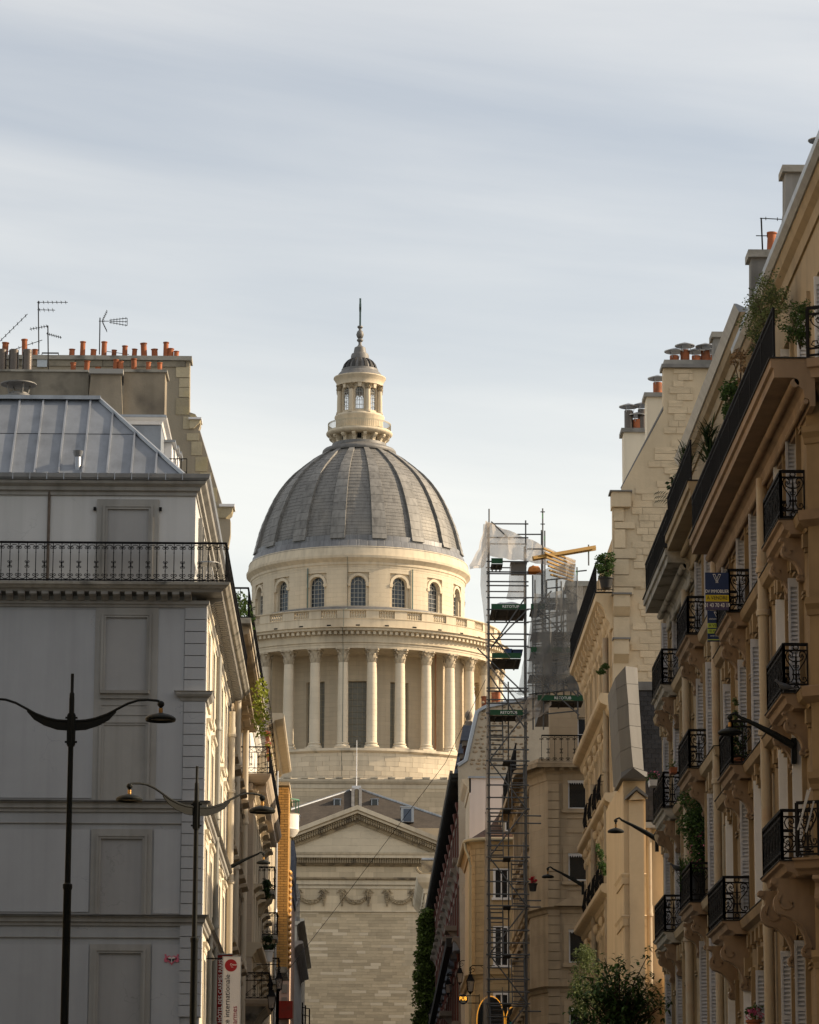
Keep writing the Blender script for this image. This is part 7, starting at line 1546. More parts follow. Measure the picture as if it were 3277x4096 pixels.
# upper right extension
for x, y0, y1 in ((968, 172, 1990), (885, 720, 1990), (1250, 655, 1900), (985, 355, 1300), (1085, 745, 1350), (1120, 770, 1300), (958, 350, 960), (1345, 470, 640), (1000, 760, 990)):
    a, c = S2(x, y0, YSc + (.0 if x in (968, 885, 1250) else 1.3)), S2(x, y1, YSc + (.0 if x in (968, 885, 1250) else 1.3)); tube((a.x, a.y, c.z), (a.x, a.y, a.z), 'standard', .03)
for y, xa, xb in ((385, 760, 960), (505, 840, 985), (905, 830, 970), (985, 870, 1255), (1045, 885, 1260), (1130, 885, 1250), (1240, 890, 1230), (1290, 890, 1000), (1440, 890, 1260), (1560, 890, 1280), (1640, 900, 1010), (1700, 850, 1260), (1860, 1000, 1260), (690, 1240, 1330), (760, 1000, 1170), (830, 1000, 1120)):
    a, c = S2(xa, y), S2(xb, y - (xb - xa) * .1 if xb > 1100 else y); tube(a, c, 'ledger', .026)
for y in (200, 300): a = S2(968, y, YSc - .06); tube(a + Vector((-.1, 0, 0)), a + Vector((.1, 0, 0)), 'coupler', .02); 
for x, y in ((968, 235), (985, 420), (1345, 520), (885, 775), (1250, 700)): a = S2(x, y, YSc if x in (968, 885, 1250) else YSc + 1.3); MB().tube([a + Vector((0, 0, .12)), a - Vector((0, 0, .12))], .036, 6).build('clamp_sleeve', MATS['clamp_green'], SF)
for y in (2010, 2110, 3180, 3260): pass
for v, xa in ((3263, 835), (3293, 785), (3602, 805), (3628, 790), (4045, 800)): a = aY(1650 + .5316 * xa, v, YSc + .3); c = aY(2165, v + 1, YSc + .3); tube(a, c, 'wall_tie', .026)
rs = random.Random(5)
for k in range(9):
    y = 940 + k * 105; a, c = S2(885, y + 20, YSc + 1.2), S2(1290, y - 30, YSc + 1.2); tube(a, c, 'ledger', .026)
    a, c = S2(840, y + 60, YSc + .4), S2(1000, y + 52, YSc + .4); tube(a, c, 'ledger', .024)
for k in range(7): x = 905 + k * 58; a = S2(x, 760 + 60 * (k % 3), YSc + 1.25); c = S2(x, 1750, YSc + 1.25); tube((a.x, a.y, c.z), (a.x, a.y, a.z), 'standard', .028)
for k in range(6): p_ = (890 + 60 * k, 1000 + 120 * k); brace(p_, (p_[0] + 150, p_[1] + (170 if k % 2 else -150)), YSc + 1.15)
# decks: planks and toe boards with lettering
def deck(xa, xb, y, tilt=0.0, lettering=None, planks=5, yb=1.4, tb=True, y0=0.0):
    a, c = S2(xa, y, YSc + y0), S2(xb, y, YSc + y0); zt = a.z - .2; d = None
    for k in range(planks):
        w_ = yb / planks; o = MB().box(a.x, c.x, YSc + y0 + k * w_ + .015, YSc + y0 + (k + 1) * w_ - .015, zt - .05, zt).build('deck_plank', MATS['plank_dark'], SF)
    for k in range(3): x = a.x + (c.x - a.x) * (k + .5) / 3; MB().box(x - .03, x + .03, YSc + y0, YSc + y0 + yb, zt - .1, zt - .052).build('deck_joist', MATS['plank_dark'], SF)
    if tb:
        t = MB().box(a.x, c.x, YSc + y0 - .09, YSc + y0 - .06, zt + .0, zt + .24).build('toe_board', MATS['toe_green'], SF)
        if lettering: text(lettering, 'lettering', MATS['letter_white'], .17, ((a.x + c.x) / 2 + .1, YSc + y0 - .094, zt + .06), (1, 0, 0), (0, 0, 1), t, 'CENTER', .002)
    return zt
deck(545, 828, 965, 0, 'RETOTUB', 6, 2.6); deck(550, 790, 1368, 0, None, 6, 2.6); deck(535, 805, 1835, 0, 'RETOTUB', 4)
deck(870, 985, 965, 0, None, 4, 1.6); deck(1000, 1240, 915, 0, None, 4, 1.4, y0=1.5); deck(870, 1230, 1320, 0, None, 5, 2.0); deck(925, 1300, 1715, 0, 'RETOTUB', 5, 1.6); deck(545, 640, 590, 0, None, 3, 1.2)
deck(880, 1270, 1150, 0, None, 5, 2.2, False); deck(860, 1290, 1500, 0, None, 5, 2.2, False)
# timber joists
for k, (p, q) in enumerate((((888, 578), (1400, 488)), ((890, 590), (1400, 505)))): MB().bar(S2(*p, YSc - .3 + .2 * k), S2(*q, YSc + 1.2 + .2 * k), .12, .14).build('timber_joist', MATS['beam_yellow'], SF)
for k in range(7): x = 1035 + k * 6; y = 515 + k * 37; MB().bar(S2(975 + 10 * k, 500 + 36 * k, YSc - .2), S2(1232 - 3 * k, 612 + 26 * k, YSc + 1.0), .09, .07).build('timber_joist', MATS['beam_yellow'], SF)
# materials lying on the decks
def heap(name, label, cat, x0, y0, x1, y1, m, Y=YSc + .6, seed=1):
    a, c = S2(x0, y0, Y), S2(x1, y1, Y); r = random.Random(seed); b = MB(); n, k = 9, 6; g = []
    for i in range(n + 1):
        for j in range(k + 1):
            t, s = i / n, j / k; hh = (sin(PI * t) ** .4) * (sin(PI * s) ** .4); g.append((a.x + (c.x - a.x) * t, Y + .8 * s, c.z + (a.z - c.z) * hh * r.uniform(.75, 1)))
    b.add(g, [(i * (k + 1) + j, (i + 1) * (k + 1) + j, (i + 1) * (k + 1) + j + 1, i * (k + 1) + j + 1) for i in range(n) for j in range(k)], True)
    return tag(b.build(name, m), label, cat)
heap('plastic_bundle', 'crumpled clear plastic bundle on the upper green deck', 'bundle', 570, 925, 800, 968, mat('plastic_pale', (.5, .52, .55), .25, 0, .2, 3, .2, 8, spec=.6), seed=2)
heap('sack_pile', 'orange sacks piled under the scaffold tarpaulin', 'sacks', 842, 620, 960, 690, mat('sack_orange', (.45, .17, .04), .7, 0, .3, 5, .2, 10), seed=3)
for x0, x1, y0, y1, m, nm in ((710, 835, 612, 700, 'box_grey', 'grey'), (660, 712, 1325, 1368, 'box_blue', 'blue'), (722, 800, 1330, 1368, 'box_navy', 'navy')):
    mm_ = mat(m, {'box_grey': (.14, .13, .12), 'box_blue': (.05, .09, .2), 'box_navy': (.03, .05, .11)}[m], .6); a, c = S2(x0, y0, YSc + .4), S2(x1, y1, YSc + .4)
    o = thing('site_box', nm + ' site box standing on a scaffold deck', 'box', (a.x, YSc + .4, c.z)); MB().box(a.x, c.x, YSc + .4, YSc + 1.1, c.z, a.z - .05).build('box_body', mm_, o); MB().box(a.x - .03, c.x + .03, YSc + .37, YSc + 1.13, a.z - .05, a.z).build('box_lid', mm_, o)
# sheeting
def cloth(name, label, grid, m, jit=.05, seed=1, cat='tarpaulin', sub=4):
    r = random.Random(seed); R_, C2 = len(grid), len(grid[0]); P = []
    for i in range((R_ - 1) * sub + 1):
        fi = min(int(i / sub), R_ - 2); ti = i / sub - fi
        for j in range((C2 - 1) * sub + 1):
            fj = min(int(j / sub), C2 - 2); tj = j / sub - fj
            q = (grid[fi][fj] * (1 - ti) * (1 - tj) + grid[fi + 1][fj] * ti * (1 - tj) + grid[fi][fj + 1] * (1 - ti) * tj + grid[fi + 1][fj + 1] * ti * tj)
            P.append(q + Vector((r.uniform(-jit, jit) * .4, jit * 2.2 * sin(j * 1.7 + i * .35 + seed) + r.uniform(-jit, jit) * .5, r.uniform(-jit, jit) * .4)))
    w_ = (C2 - 1) * sub + 1; b = MB(); b.add(P, [(i * w_ + j, i * w_ + j + 1, (i + 1) * w_ + j + 1, (i + 1) * w_ + j) for i in range((R_ - 1) * sub) for j in range((C2 - 1) * sub)], True)
    return tag(b.build(name, m), label, cat)
tarp = mat('tarp_pale', (.62, .56, .49), .6, 0, .15, 1.2, .1, 5, trans=.55, alpha=.72); netm = mat('net_dark', (.20, .20, .195), .9, 0, .1, 1.5, 0, trans=.3, alpha=.62); netp = mat('net_pale', (.42, .37, .32), .9, 0, .1, 1.5, 0, trans=.4, alpha=.62)
cloth('tarpaulin', 'pale torn tarpaulin stretched over the top of the scaffold', [[S2(498, 272, YSc - .1), S2(690, 355, YSc - .1), S2(880, 435, YSc), S2(1060, 520, YSc + .3), S2(1240, 600, YSc + .6)], [S2(520, 420, YSc - .15), S2(680, 440, YSc - .2), S2(880, 520, YSc), S2(1040, 590, YSc + .6), S2(1225, 690, YSc + 1)], [S2(530, 560, YSc - .15), S2(690, 590, YSc - .25), S2(860, 605, YSc), S2(1060, 660, YSc + .9), S2(1218, 785, YSc + 1.4)]], tarp, .05, 3)
cloth('tarpaulin', 'loose tarpaulin flap blowing out left of the scaffold top', [[S2(500, 275, YSc - .1), S2(530, 330, YSc - .1)], [S2(440, 500, YSc - .5), S2(525, 520, YSc - .1)], [S2(365, 640, YSc - .8), S2(490, 640, YSc - .2)], [S2(372, 675, YSc - .8), S2(480, 655, YSc - .2)]], tarp, .05, 5)
cloth('debris_net', 'pale net sleeve running down the left side of the scaffold', [[S2(478, 300), S2(530, 300)], [S2(455, 800), S2(530, 800)], [S2(490, 1100), S2(535, 1100)], [S2(505, 1500), S2(530, 1500)], [S2(503, 2150), S2(528, 2150)], [aY(1940, 3400, YSc), aY(1954, 3400, YSc)], [aY(1935, 3800, YSc), aY(1953, 3800, YSc)], [aY(1930, 4250, YSc), aY(1952, 4250, YSc)]], netp, .03, 6, 'net')
cloth('debris_net', 'dark translucent net over the right bays of the scaffold', [[S2(890, 720), S2(960, 690), S2(1060, 650), S2(1240, 620)], [S2(880, 960), S2(1000, 940), S2(1100, 900), S2(1240, 860)], [S2(850, 1250), S2(980, 1280), S2(1150, 1270), S2(1270, 1240)], [S2(800, 1480), S2(960, 1520), S2(1150, 1500), S2(1290, 1480)], [S2(760, 1700), S2(880, 1720), S2(1000, 1690), S2(1100, 1680)]], netm, .07, 7, 'net')
cloth('debris_net', 'bunched grey net sagging below the middle scaffold deck', [[S2(830, 1710), S2(950, 1690), S2(1040, 1700)], [S2(790, 1830), S2(900, 1790), S2(1040, 1770)], [S2(740, 1900), S2(880, 1890), S2(1010, 1840)], [S2(750, 1935), S2(860, 1920), S2(980, 1870)]], netp, .06, 8, 'net')
cloth('debris_net', 'thin net veil hanging inside the left scaffold bay', [[S2(700, 610, YSc + .5), S2(830, 610, YSc + .5)], [S2(690, 800, YSc + .5), S2(820, 800, YSc + .5)], [S2(670, 920, YSc + .5), S2(830, 920, YSc + .5)]], netp, .05, 9, 'net')
cloth('debris_net', 'wide smoky net stretched across the upper right scaffold bays', [[S2(900, 880, YSc - .2), S2(1080, 860, YSc - .3), S2(1300, 800, YSc - .2)], [S2(870, 1180, YSc - .2), S2(1080, 1200, YSc - .4), S2(1310, 1150, YSc - .2)], [S2(860, 1450, YSc - .2), S2(1080, 1480, YSc - .3), S2(1310, 1420, YSc - .2)], [S2(840, 1690, YSc - .2), S2(1050, 1680, YSc - .3), S2(1300, 1660, YSc - .2)]], netm, .08, 11, 'net')
b = MB()
for k in range(9): b.tube([S2(530 + k * 3, 1430 + k * 12, YSc - .2), S2(640 + k * 22, 1640 + 12 * k, YSc - .3), S2(800, 1790 - 8 * k, YSc - .2)], .006, 3)
tag(b.build('rope_bundle', netp), 'fan of pale cords slung across the scaffold bay', 'cords')

# ------------------------------------------------------------------ street lamps
def disc(b, c, r, h=.09): b.lathe([(.02, c[2] + h * 1.0), (r * .35, c[2] + h * .85), (r * .75, c[2] + h * .55), (r * .96, c[2] + h * .2), (r, c[2]), (r * .96, c[2] - .03), (r * .9, c[2] - .005), (r * .7, c[2] + h * .25), (.02, c[2] + h * .3)], c[0], c[1], 24)
def lamp_post(label, u, Y, yaw, vtop=2700, ztip=None):
    p = aY(u, 3000, Y); zt = ztip; o = thing('street_lamp', label, 'street lamp', (p.x, Y, 0), 'twin-armed street lamps'); x0 = p.x
    b = MB(); b.lathe([(.13, 0), (.12, .8), (.062, 1.0), (.055, 6.9), (.066, 6.93), (.066, 6.98), (.042, 7.0), (.037, zt - 1.2), (.037, zt - .35), (.034, zt - .33), (.034, zt - .28), (.022, zt - .26), (.022, zt)], x0, Y, 16); b.build('pole', MATS['lamp_green'], o)
    zc = zt - .80
    b = MB(); b.lathe([(.04, zc - .22), (.052, zc - .22), (.052, zc + .24), (.04, zc + .24)], x0, Y, 12)
    for s in (-1, 1):
        for dz in (-.16, .18): b.box(x0 + s * .05, x0 + s * .085, Y - .02, Y + .02, zc + dz - .012, zc + dz + .012)
    b.box(x0 - .058, x0 + .058, Y - .04, Y + .04, zc - .2, zc + .22); b.build('collar', MATS['lamp_green'], o)
    c, s_ = cos(yaw), sin(yaw)
    for sg in (-1, 1):
        def Q(a, z): return (x0 + sg * a * c, Y + sg * a * s_, zc + z)
        arm = [(.05, .13), (.2, .14), (.34, .17), (.5, .23), (.64, .31), (.78, .385), (.92, .43), (1.05, .44), (1.17, .43), (1.22, .42)]
        b = MB(); b.tube([Q(a, z) for a, z in arm], [.022] * 4 + [.018] * 6, 8); e = b.build('lamp_arm', MATS['lamp_green'], o)
        t = Vector((-s_, c, 0)) * .012; low = [(.05, .0), (.2, .01), (.38, .07), (.52, .15), (.62, .26)]; up = [(.62, .3), (.5, .23), (.34, .17), (.2, .14), (.05, .13)]
        b = MB(); b.ext([Vector(Q(a, z)) - t for a, z in low + up], t * 2); b.build('arm_fin', MATS['lamp_green'], e)
        h = Q(1.24, .38); b = MB(); b.sph(h, .05); b.tube([h, (h[0], h[1], h[2] - .1)], .022, 8); disc(b, (h[0], h[1], h[2] - .21), .215, .09); b.build('lamp_shade', MATS['lamp_green'], o)
        b = MB(); b.lathe([(.19, h[2] - .205), (.02, h[2] - .2)], h[0], h[1], 20); b.build('lens', mat('lens', (.30, .26, .2), .2, 0, .1, 3, 0, spec=.6), o)
        b = MB(); b.tube([(h[0], h[1], h[2] - .06), (h[0], h[1], h[2] - .13)], .03, 8); b.build('brass_ring', mat('brass', (.35, .2, .07), .35, .8), o)
    return o
lamp_post('nearer twin-armed green street lamp at the far left of the frame', 283, 50.0, .0, ztip=9.92)
lamp_post('farther twin-armed street lamp in front of the pale corner wall', 790, 58.0, .58, ztip=9.74)
def wall_lamp(label, base, head, Y, wd=.2, r=.235):
    a, c = aY(base[0], base[1], Y), aY(head[0], head[1], Y); o = thing('wall_lamp', label, 'wall lamp', tuple(a), 'bracket lamps on the house walls'); d = (c - a); s = 1 if d.x > 0 else -1
    e = Vector((c.x, Y, c.z + .34)); b = MB(); P = [a, a.lerp(e, .3) + Vector((0, 0, .04)), a.lerp(e, .6) + Vector((0, 0, .06)), a.lerp(e, .85) + Vector((0, 0, .06)), e + Vector((-s * .1, 0, .04)), e]
    b.tube(P, [.085, .075, .05, .036, .03, .03], 8, flat=.9); b.build('lamp_arm', MATS['lamp_green'], o); MB().box(a.x - .05, a.x + .05, Y - .05, Y + .05, a.z - .35, a.z + .15).build('wall_plate', MATS['lamp_green'], o)
    b = MB(); b.sph(tuple(e - Vector((0, 0, .04))), .055); b.tube([e, c + Vector((0, 0, .09))], .024, 8); disc(b, (c.x, Y, c.z), r, .1); b.build('lamp_shade', MATS['lamp_green'], o)
    MB().tube([c + Vector((0, 0, .12)), c + Vector((0, 0, .2))], .034, 8).build('brass_ring', MATS['brass'], o); return o
wall_lamp('black wall lamp reaching right over the street from the left houses', (904, 3478), (1054, 3452), 127.2, r=.25)
yy = aX(3176, 2984, 8.35).y; wall_lamp('large black wall lamp on the nearest golden house', (3176, 2984), (2921, 2931), yy)
yy = aX(2628, 3355, 8.3).y; wall_lamp('black wall lamp beside the zinc-capped pier', (2628, 3357), (2464, 3326), yy)
yy = aX(2332, 3540, 8.35).y; wall_lamp('black wall lamp in front of the corner house windows', (2332, 3542), (2192, 3508), yy)
def lantern(label, u, v, Y, side, k=1.0, arm=True):
    c = aY(u, v, Y); o = thing('street_lantern', label, 'lantern', tuple(c), 'old iron lanterns on wall brackets'); z = c.z; s = k
    b = MB(); R6 = lambda r, zz, n=4: [(c.x + r * cos(PI / 4 + 2 * PI * i / n), Y + r * sin(PI / 4 + 2 * PI * i / n), zz) for i in range(n)]
    def fr(r0, z0, r1, z1): b.add(R6(r0, z0) + R6(r1, z1), [(i, (i + 1) % 4, 4 + (i + 1) % 4, 4 + i) for i in range(4)] + [(3, 2, 1, 0), (4, 5, 6, 7)])
    fr(.36 * s, z + .32 * s, .30 * s, z + .40 * s); fr(.30 * s, z + .4 * s, .16 * s, z + .66 * s); fr(.18 * s, z + .66 * s, .16 * s, z + .72 * s); b.sph((c.x, Y, z + .8 * s), .07 * s)
    for i in range(4): t = PI / 4 + PI / 2 * i; b.tube([(c.x + .33 * s * cos(t), Y + .33 * s * sin(t), z + .33 * s), (c.x + .2 * s * cos(t), Y + .2 * s * sin(t), z - .35 * s)], .022 * s, 4)
    fr(.22 * s, z - .38 * s, .22 * s, z - .33 * s); b.tube([(c.x, Y, z - .38 * s), (c.x, Y, z - .52 * s)], [.12 * s, .03 * s], 6); b.build('lantern_frame', MATS['iron'], o)
    g = MB(); g.add(R6(.31 * s, z + .31 * s) + R6(.19 * s, z - .33 * s), [(i, (i + 1) % 4, 4 + (i + 1) % 4, 4 + i) for i in range(4)]); g.build('pane', mat('lantern_glass', (.35, .30, .26), .25, 0, .1, 2, 0, alpha=.6), o)
    if arm:
        b = MB(); e = c + Vector((side * 1.5 * s, 0, 1.25 * s)); b.tube([c + Vector((0, 0, .8 * s)), c + Vector((0, 0, 1.1 * s)), c + Vector((side * .1 * s, 0, 1.25 * s)), e], .03 * s, 5)
        b.tube([(c.x + side * x * s, Y, z + (1.0 + y) * s) for x, y in spiral(.12, .0, .22, .04, PI / 2, 1.4, 16)], .024 * s, 4); b.tube([e, e - Vector((side * .9 * s, 0, .0)), e - Vector((0, 0, .8 * s))], .02 * s, 4); b.build('bracket', MATS['iron'], o)
    return o
lantern('iron lantern hanging before the pink house on the left', 1117, 3936, 147.5, -1, .62); lantern('darker iron lantern just above the left bottom edge near the red fascia', 1087, 4010, 146, -1, .7)
lantern('iron lantern on a curled bracket left of the scaffold', 1882, 3945, 178, 1, .8); lantern('iron lantern on the white plaster house front', 1840, 3912, 199.5, 1, .75)
lantern('second iron lantern along the brick institute', 1793, 3955, 222, 1, .8); lantern('third iron lantern along the brick institute', 1762, 3998, 238, 1, .8); lantern('farthest iron lantern beside the conifer', 1724, 4072, 262, 1, .85)
# ------------------------------------------------------------------ signs
c = aY(1853, 3998, 180); o = thing('pub_sign', 'round dark blue pub sign with glowing amber letters', 'sign', tuple(c))
MB().ext([(c.x + .245 * cos(t), 179.95, c.z + .245 * sin(t)) for t in [2 * PI * k / 28 for k in range(28)]], (0, .1, 0)).build('sign_disc', mat('sign_blue', (.012, .014, .04), .4), o)
text('PUB', 'lettering', mat('pub_amber', (1.0, .45, .05), .5, 0, 0, 1, 0, emit=1.5), .26, (c.x, 179.93, c.z - .05), (.8, 0, 0), (0, 0, 1), o, 'CENTER'); MB().box(c.x - .12, c.x + .12, 179.92, 179.95, c.z - .17, c.z - .09).build('name_plate', mat('plate_pale', (.4, .38, .28), .6), o)
text('CENTRAL', 'lettering', MATS['iron'], .055, (c.x, 179.915, c.z - .15), (1, 0, 0), (0, 0, 1), o, 'CENTER', .001); MB().tube([(c.x + .2, 180, c.z + .18), (5.9, 180, c.z + .18)], .02, 5).build('sign_bracket', MATS['iron'], o); MB().tube([(c.x + .2, 180, c.z - .18), (5.9, 180, c.z - .18)], .02, 5).build('sign_bracket', MATS['iron'], o)
MB().tube([(5.9, 180, c.z - .25), (5.9, 180, c.z + .25)], .02, 5).build('sign_bracket', MATS['iron'], o)
# banners
Yw = 112.0; a, c = aY(893, 3828, Yw), aY(963, 3828, Yw); zt = a.z; o = thing('banner', 'white vertical banner with dark lettering and a red disc', 'banner', (a.x, Yw, zt - 3.4))
MB().box(a.x, c.x, Yw, Yw + .05, zt - 3.6, zt).build('banner_panel', mat('banner_white', (.46, .45, .46), .7, 0, .04), o); frame(Vector((a.x - .02, 0, zt - 3.62)), Vector((c.x + .02, 0, zt + .02)), .025, .01, 'zinc', 'banner_frame', o, 4, Yw)
d = aY(924, 3862, Yw - .02); wd = c.x - a.x; b = MB(); b.ext([(d.x + .19 * cos(t), Yw - .008, d.z + .19 * sin(t)) for t in [2 * PI * k / 28 for k in range(28)]], (0, .007, 0)); dd = b.build('red_disc', mat('disc_red', (.22, .006, .012), .6), o)
text('Crous', 'lettering', MATS['letter_white'], .085, (d.x - .03, Yw - .012, d.z), (1, 0, 0), (0, 0, 1), dd, 'LEFT', .002); text('Paris', 'lettering', MATS['letter_white'], .035, (d.x - .0, Yw - .012, d.z - .06), (1, 0, 0), (0, 0, 1), dd, 'LEFT', .002)
mat('ink', (.02, .02, .024), .7)
text('Résidence internationale', 'lettering', MATS['ink'], .235, (aY(920, 3900, Yw).x, Yw - .006, aY(900, 3898, Yw).z), (0, 0, 1), (-1, 0, 0), o, 'RIGHT', .002); text('des Carmes', 'lettering', mat('ink_red', (.2, .008, .03), .7), .225, (aY(950, 3900, Yw).x, Yw - .006, aY(900, 4024, Yw).z), (0, 0, 1), (-1, 0, 0), o, 'RIGHT', .002)
MB().tube([(XA + .02, Yw + .02, zt - .05), (a.x, Yw + .02, zt - .05)], .025, 6).build('banner_arm', MATS['iron'], o)
Yr = 117.5; a, c = aY(868, 3816, Yr), aY(930, 3816, Yr); zt = a.z; o = thing('banner', 'dark red vertical hotel banner behind the white one', 'banner', (a.x, Yr, zt - 3.6)); MB().box(a.x, c.x, Yr, Yr + .05, zt - 4, zt).build('banner_panel', mat('banner_red', (.16, .006, .006), .5, 0, .15, 1), o)
text('HÔTEL DES CARMES PARIS', 'lettering', MATS['letter_white'], .17, (aY(889, 3900, Yr).x, Yr - .006, aY(880, 3838, Yr).z), (0, 0, 1), (-1, 0, 0), o, 'RIGHT', .001); MB().tube([(XA, Yr, zt - .03), (c.x, Yr, zt + .0)], .02, 6).build('banner_arm', MATS['zinc'], o)
# street-art plaque
p, q = L3(945, 888), L3(1030, 952); cx_, cz_ = (p.x + q.x) / 2, (p.z + q.z) / 2; s = (q.x - p.x) / 2; o = thing('heart_plaque', 'small pink heart plaque with black sunglasses on the pale wall', 'plaque', (cx_, YA - .04, cz_))
ht = [(16 * sin(t) ** 3 / 17, (13 * cos(t) - 5 * cos(2 * t) - 2 * cos(3 * t) - cos(4 * t)) / 17) for t in [2 * PI * k / 40 for k in range(40)]]
mat('plaque_pink', (.45, .10, .15), .6); mat('plaque_pale', (.5, .46, .44), .6)
MB().py([(cx_ + x * s * .72, cz_ + y * s * .78) for x, y in ht], YA - .05, YA - .03).build('heart_back', MATS['plaque_pink'], o); MB().py([(cx_ + x * s * .52, cz_ + .01 + y * s * .52) for x, y in ht], YA - .056, YA - .05).build('heart_face', MATS['plaque_pale'], o)
for sg in (-1, 1): MB().ext([(cx_ + sg * x * s, YA - .05, cz_ + y * s) for x, y in ((.55, -.35), (.95, -.3), (1.0, .1), (.85, .35), (.98, .72), (.75, .75), (.6, .3))], (0, .02, 0)).build('heart_hand', MATS['plaque_pink'], o); MB().ext([(cx_ + sg * x * s, YA - .062, cz_ + y * s) for x, y in ((.04, .12), (.6, .2), (.62, .08), (.34, -.02), (.2, -.28), (.08, -.22))], (0, .005, 0)).build('heart_glasses', MATS['ink'], o)
# for-sale boards
def board(label, Y, u0, u1, v0, v1, lines, cols, name='sale_board'):
    a, c = aY(u0, v0, Y), aY(u1, v1, Y); o = thing(name, label, 'sign', (a.x, Y, c.z)); W, Hh_ = c.x - a.x, a.z - c.z; MB().box(a.x, c.x, Y, Y + .04, c.z, a.z).build('board', mat('board_blue', (.016, .03, .085), .45, 0, .1, 2), o)
    for f0, f1, m in cols: MB().box(a.x + .0015, c.x - .0015, Y - .004, Y, a.z - Hh_ * f1, a.z - Hh_ * f0).build('stripe', m, o)
    for s, f_, sz, m, k in lines: text(s, 'lettering', m, sz * Hh_, ((a.x + c.x) / 2, Y - .008, a.z - Hh_ * f_), (k, 0, 0), (0, 0, 1), o, 'CENTER', .001)
    b = MB(); xm, zt, h = (a.x + c.x) / 2, a.z - .05 * Hh_, .23 * Hh_
    for sg in (-1, 1):
        for o1, o2 in ((.115, .115), (.05, .09)): b.bar((xm + sg * o1 * Hh_ * .9, Y - .006, zt), (xm + sg * (o1 - o2) * Hh_ * .9 * .9, Y - .006, zt - h), .012 * Hh_, .006)
        b.bar((xm + sg * .115 * Hh_ * .9, Y - .006, zt), (xm + sg * .05 * Hh_ * .9, Y - .006, zt), .006, .012 * Hh_)
    b.build('v_logo', MATS['letter_white'], o); return o
yel = mat('stripe_yellow', (.46, .36, .02), .6); lim = mat('stripe_lime', (.34, .42, .07), .6); vio = mat('board_violet', (.06, .05, .10), .5)
board('large blue estate agency board reading A VENDRE on the golden house', 77.28, 2821, 2917, 2290, 2440, (('DV IMMOBILIER', .545, .125, MATS['letter_white'], .72), ('A VENDRE', .725, .14, MATS['ink'], .84), ('01 43 70 43 19', .925, .15, MATS['letter_white'], .74)), ((.60, .775, yel), (.777, .995, vio)))
board('smaller dark estate board with lime stripes below the large one', 80.45, 2830, 2912, 2442, 2566, (('GROUPE DV IMMO', .30, .065, MATS['letter_white'], 1), ('À VENDRE', .525, .12, MATS['ink'], 1), ('01 43 70 43 19', .705, .1, MATS['ink'], .85), ('SAINT-MAUR & PARIS', .84, .05, MATS['letter_white'], 1)), ((.41, .56, lim), (.60, .745, lim), (.93, .96, lim)))
# ------------------------------------------------------------------ aerials
def aerial(label, Y, mast, booms):
    a = aY(*mast[0], Y); o = thing('tv_aerial', label, 'aerial', tuple(a)); MB().tube([aY(*p, Y) for p in mast], .022, 5).build('mast', MATS['iron'], o)
    for p, q, n, l in booms:
        A_, B_ = aY(*p, Y), aY(*q, Y); b = MB(); b.tube([A_, B_], .014, 4)
        for k in range(n): c = A_.lerp(B_, (k + .5) / n); b.tube([c - Vector((.0, l, 0)), c + Vector((0, l, 0))], .007, 3); b.tube([c - Vector((0, 0, .045)), c + Vector((0, 0, .045))], .012, 3)
        b.build('boom', MATS['iron'], o)
    return o
def q1(x, y): return (.5797 * x, 1150 + .5797 * y)
aerial('tall tv aerial with two long booms above the left chimneys', YB + .2, (q1(268, 460), q1(264, 95)), ((q1(255, 102), q1(468, 102), 7, .25), (q1(258, 153), q1(380, 156), 4, .3), (q1(205, 288), q1(332, 265), 7, .25)))
aerial('small tv aerial between the two chimney rows', 120.3, (q1(334, 570), q1(330, 262)), ((q1(320, 318), q1(425, 346), 7, .2),))
aerial('tv aerial with fan reflector right of the orange pots', YB + .3, (q1(686, 462), q1(690, 208)), ((q1(682, 232), q1(752, 232), 1, .02), (q1(755, 225), q1(878, 211), 6, .03), (q1(755, 232), q1(878, 236), 6, .03), (q1(755, 240), q1(878, 262), 6, .03), (q1(878, 211), q1(878, 262), 1, .05), (q1(706, 230), q1(740, 160), 6, .25), (q1(706, 236), q1(738, 302), 6, .25), (q1(735, 440), q1(890, 462), 2, .1)))
aerial('slanting tv aerial at the left edge of the sky', YB + .3, (q1(-10, 470), q1(-20, 330)), ((q1(-30, 400), q1(190, 182), 8, .25), (q1(-30, 470), q1(292, 362), 7, .25)))
aerial('short aerial on the grey chimney by the orange pot', 88.3, ((2600 + .487 * 926, 550 + .487 * 922), (2600 + .487 * 915, 550 + .487 * 665)), (((2600 + .487 * 905, 550 + .487 * 662), (2600 + .487 * 1095, 550 + .487 * 672), 2, .02), ((2600 + .487 * 872, 550 + .487 * 806), (2600 + .487 * 1055, 550 + .487 * 808), 1, .02)))
# cables
b = MB(); pts = [aY(1117, 3928, 147.5), aY(1340, 3640, 169), aY(1782, 3052, 162), aY(1943, 2718, 158)]; b.tube(pts, .011, 4); tag(b.build('street_cable', MATS['iron']), 'thin black cable slanting across the street in front of the church', 'cable')
b = MB(); b.tube([aY(2600 + .487 * x, 550 + .487 * y, Y) for x, y, Y in ((1300, 240, 75), (1200, 560, 79), (1040, 930, 84), (940, 1170, 88), (620, 1900, 98))], .02, 4); tag(b.build('roof_cable', MATS['iron']), 'black cable running down beside the upper right chimneys', 'cable')
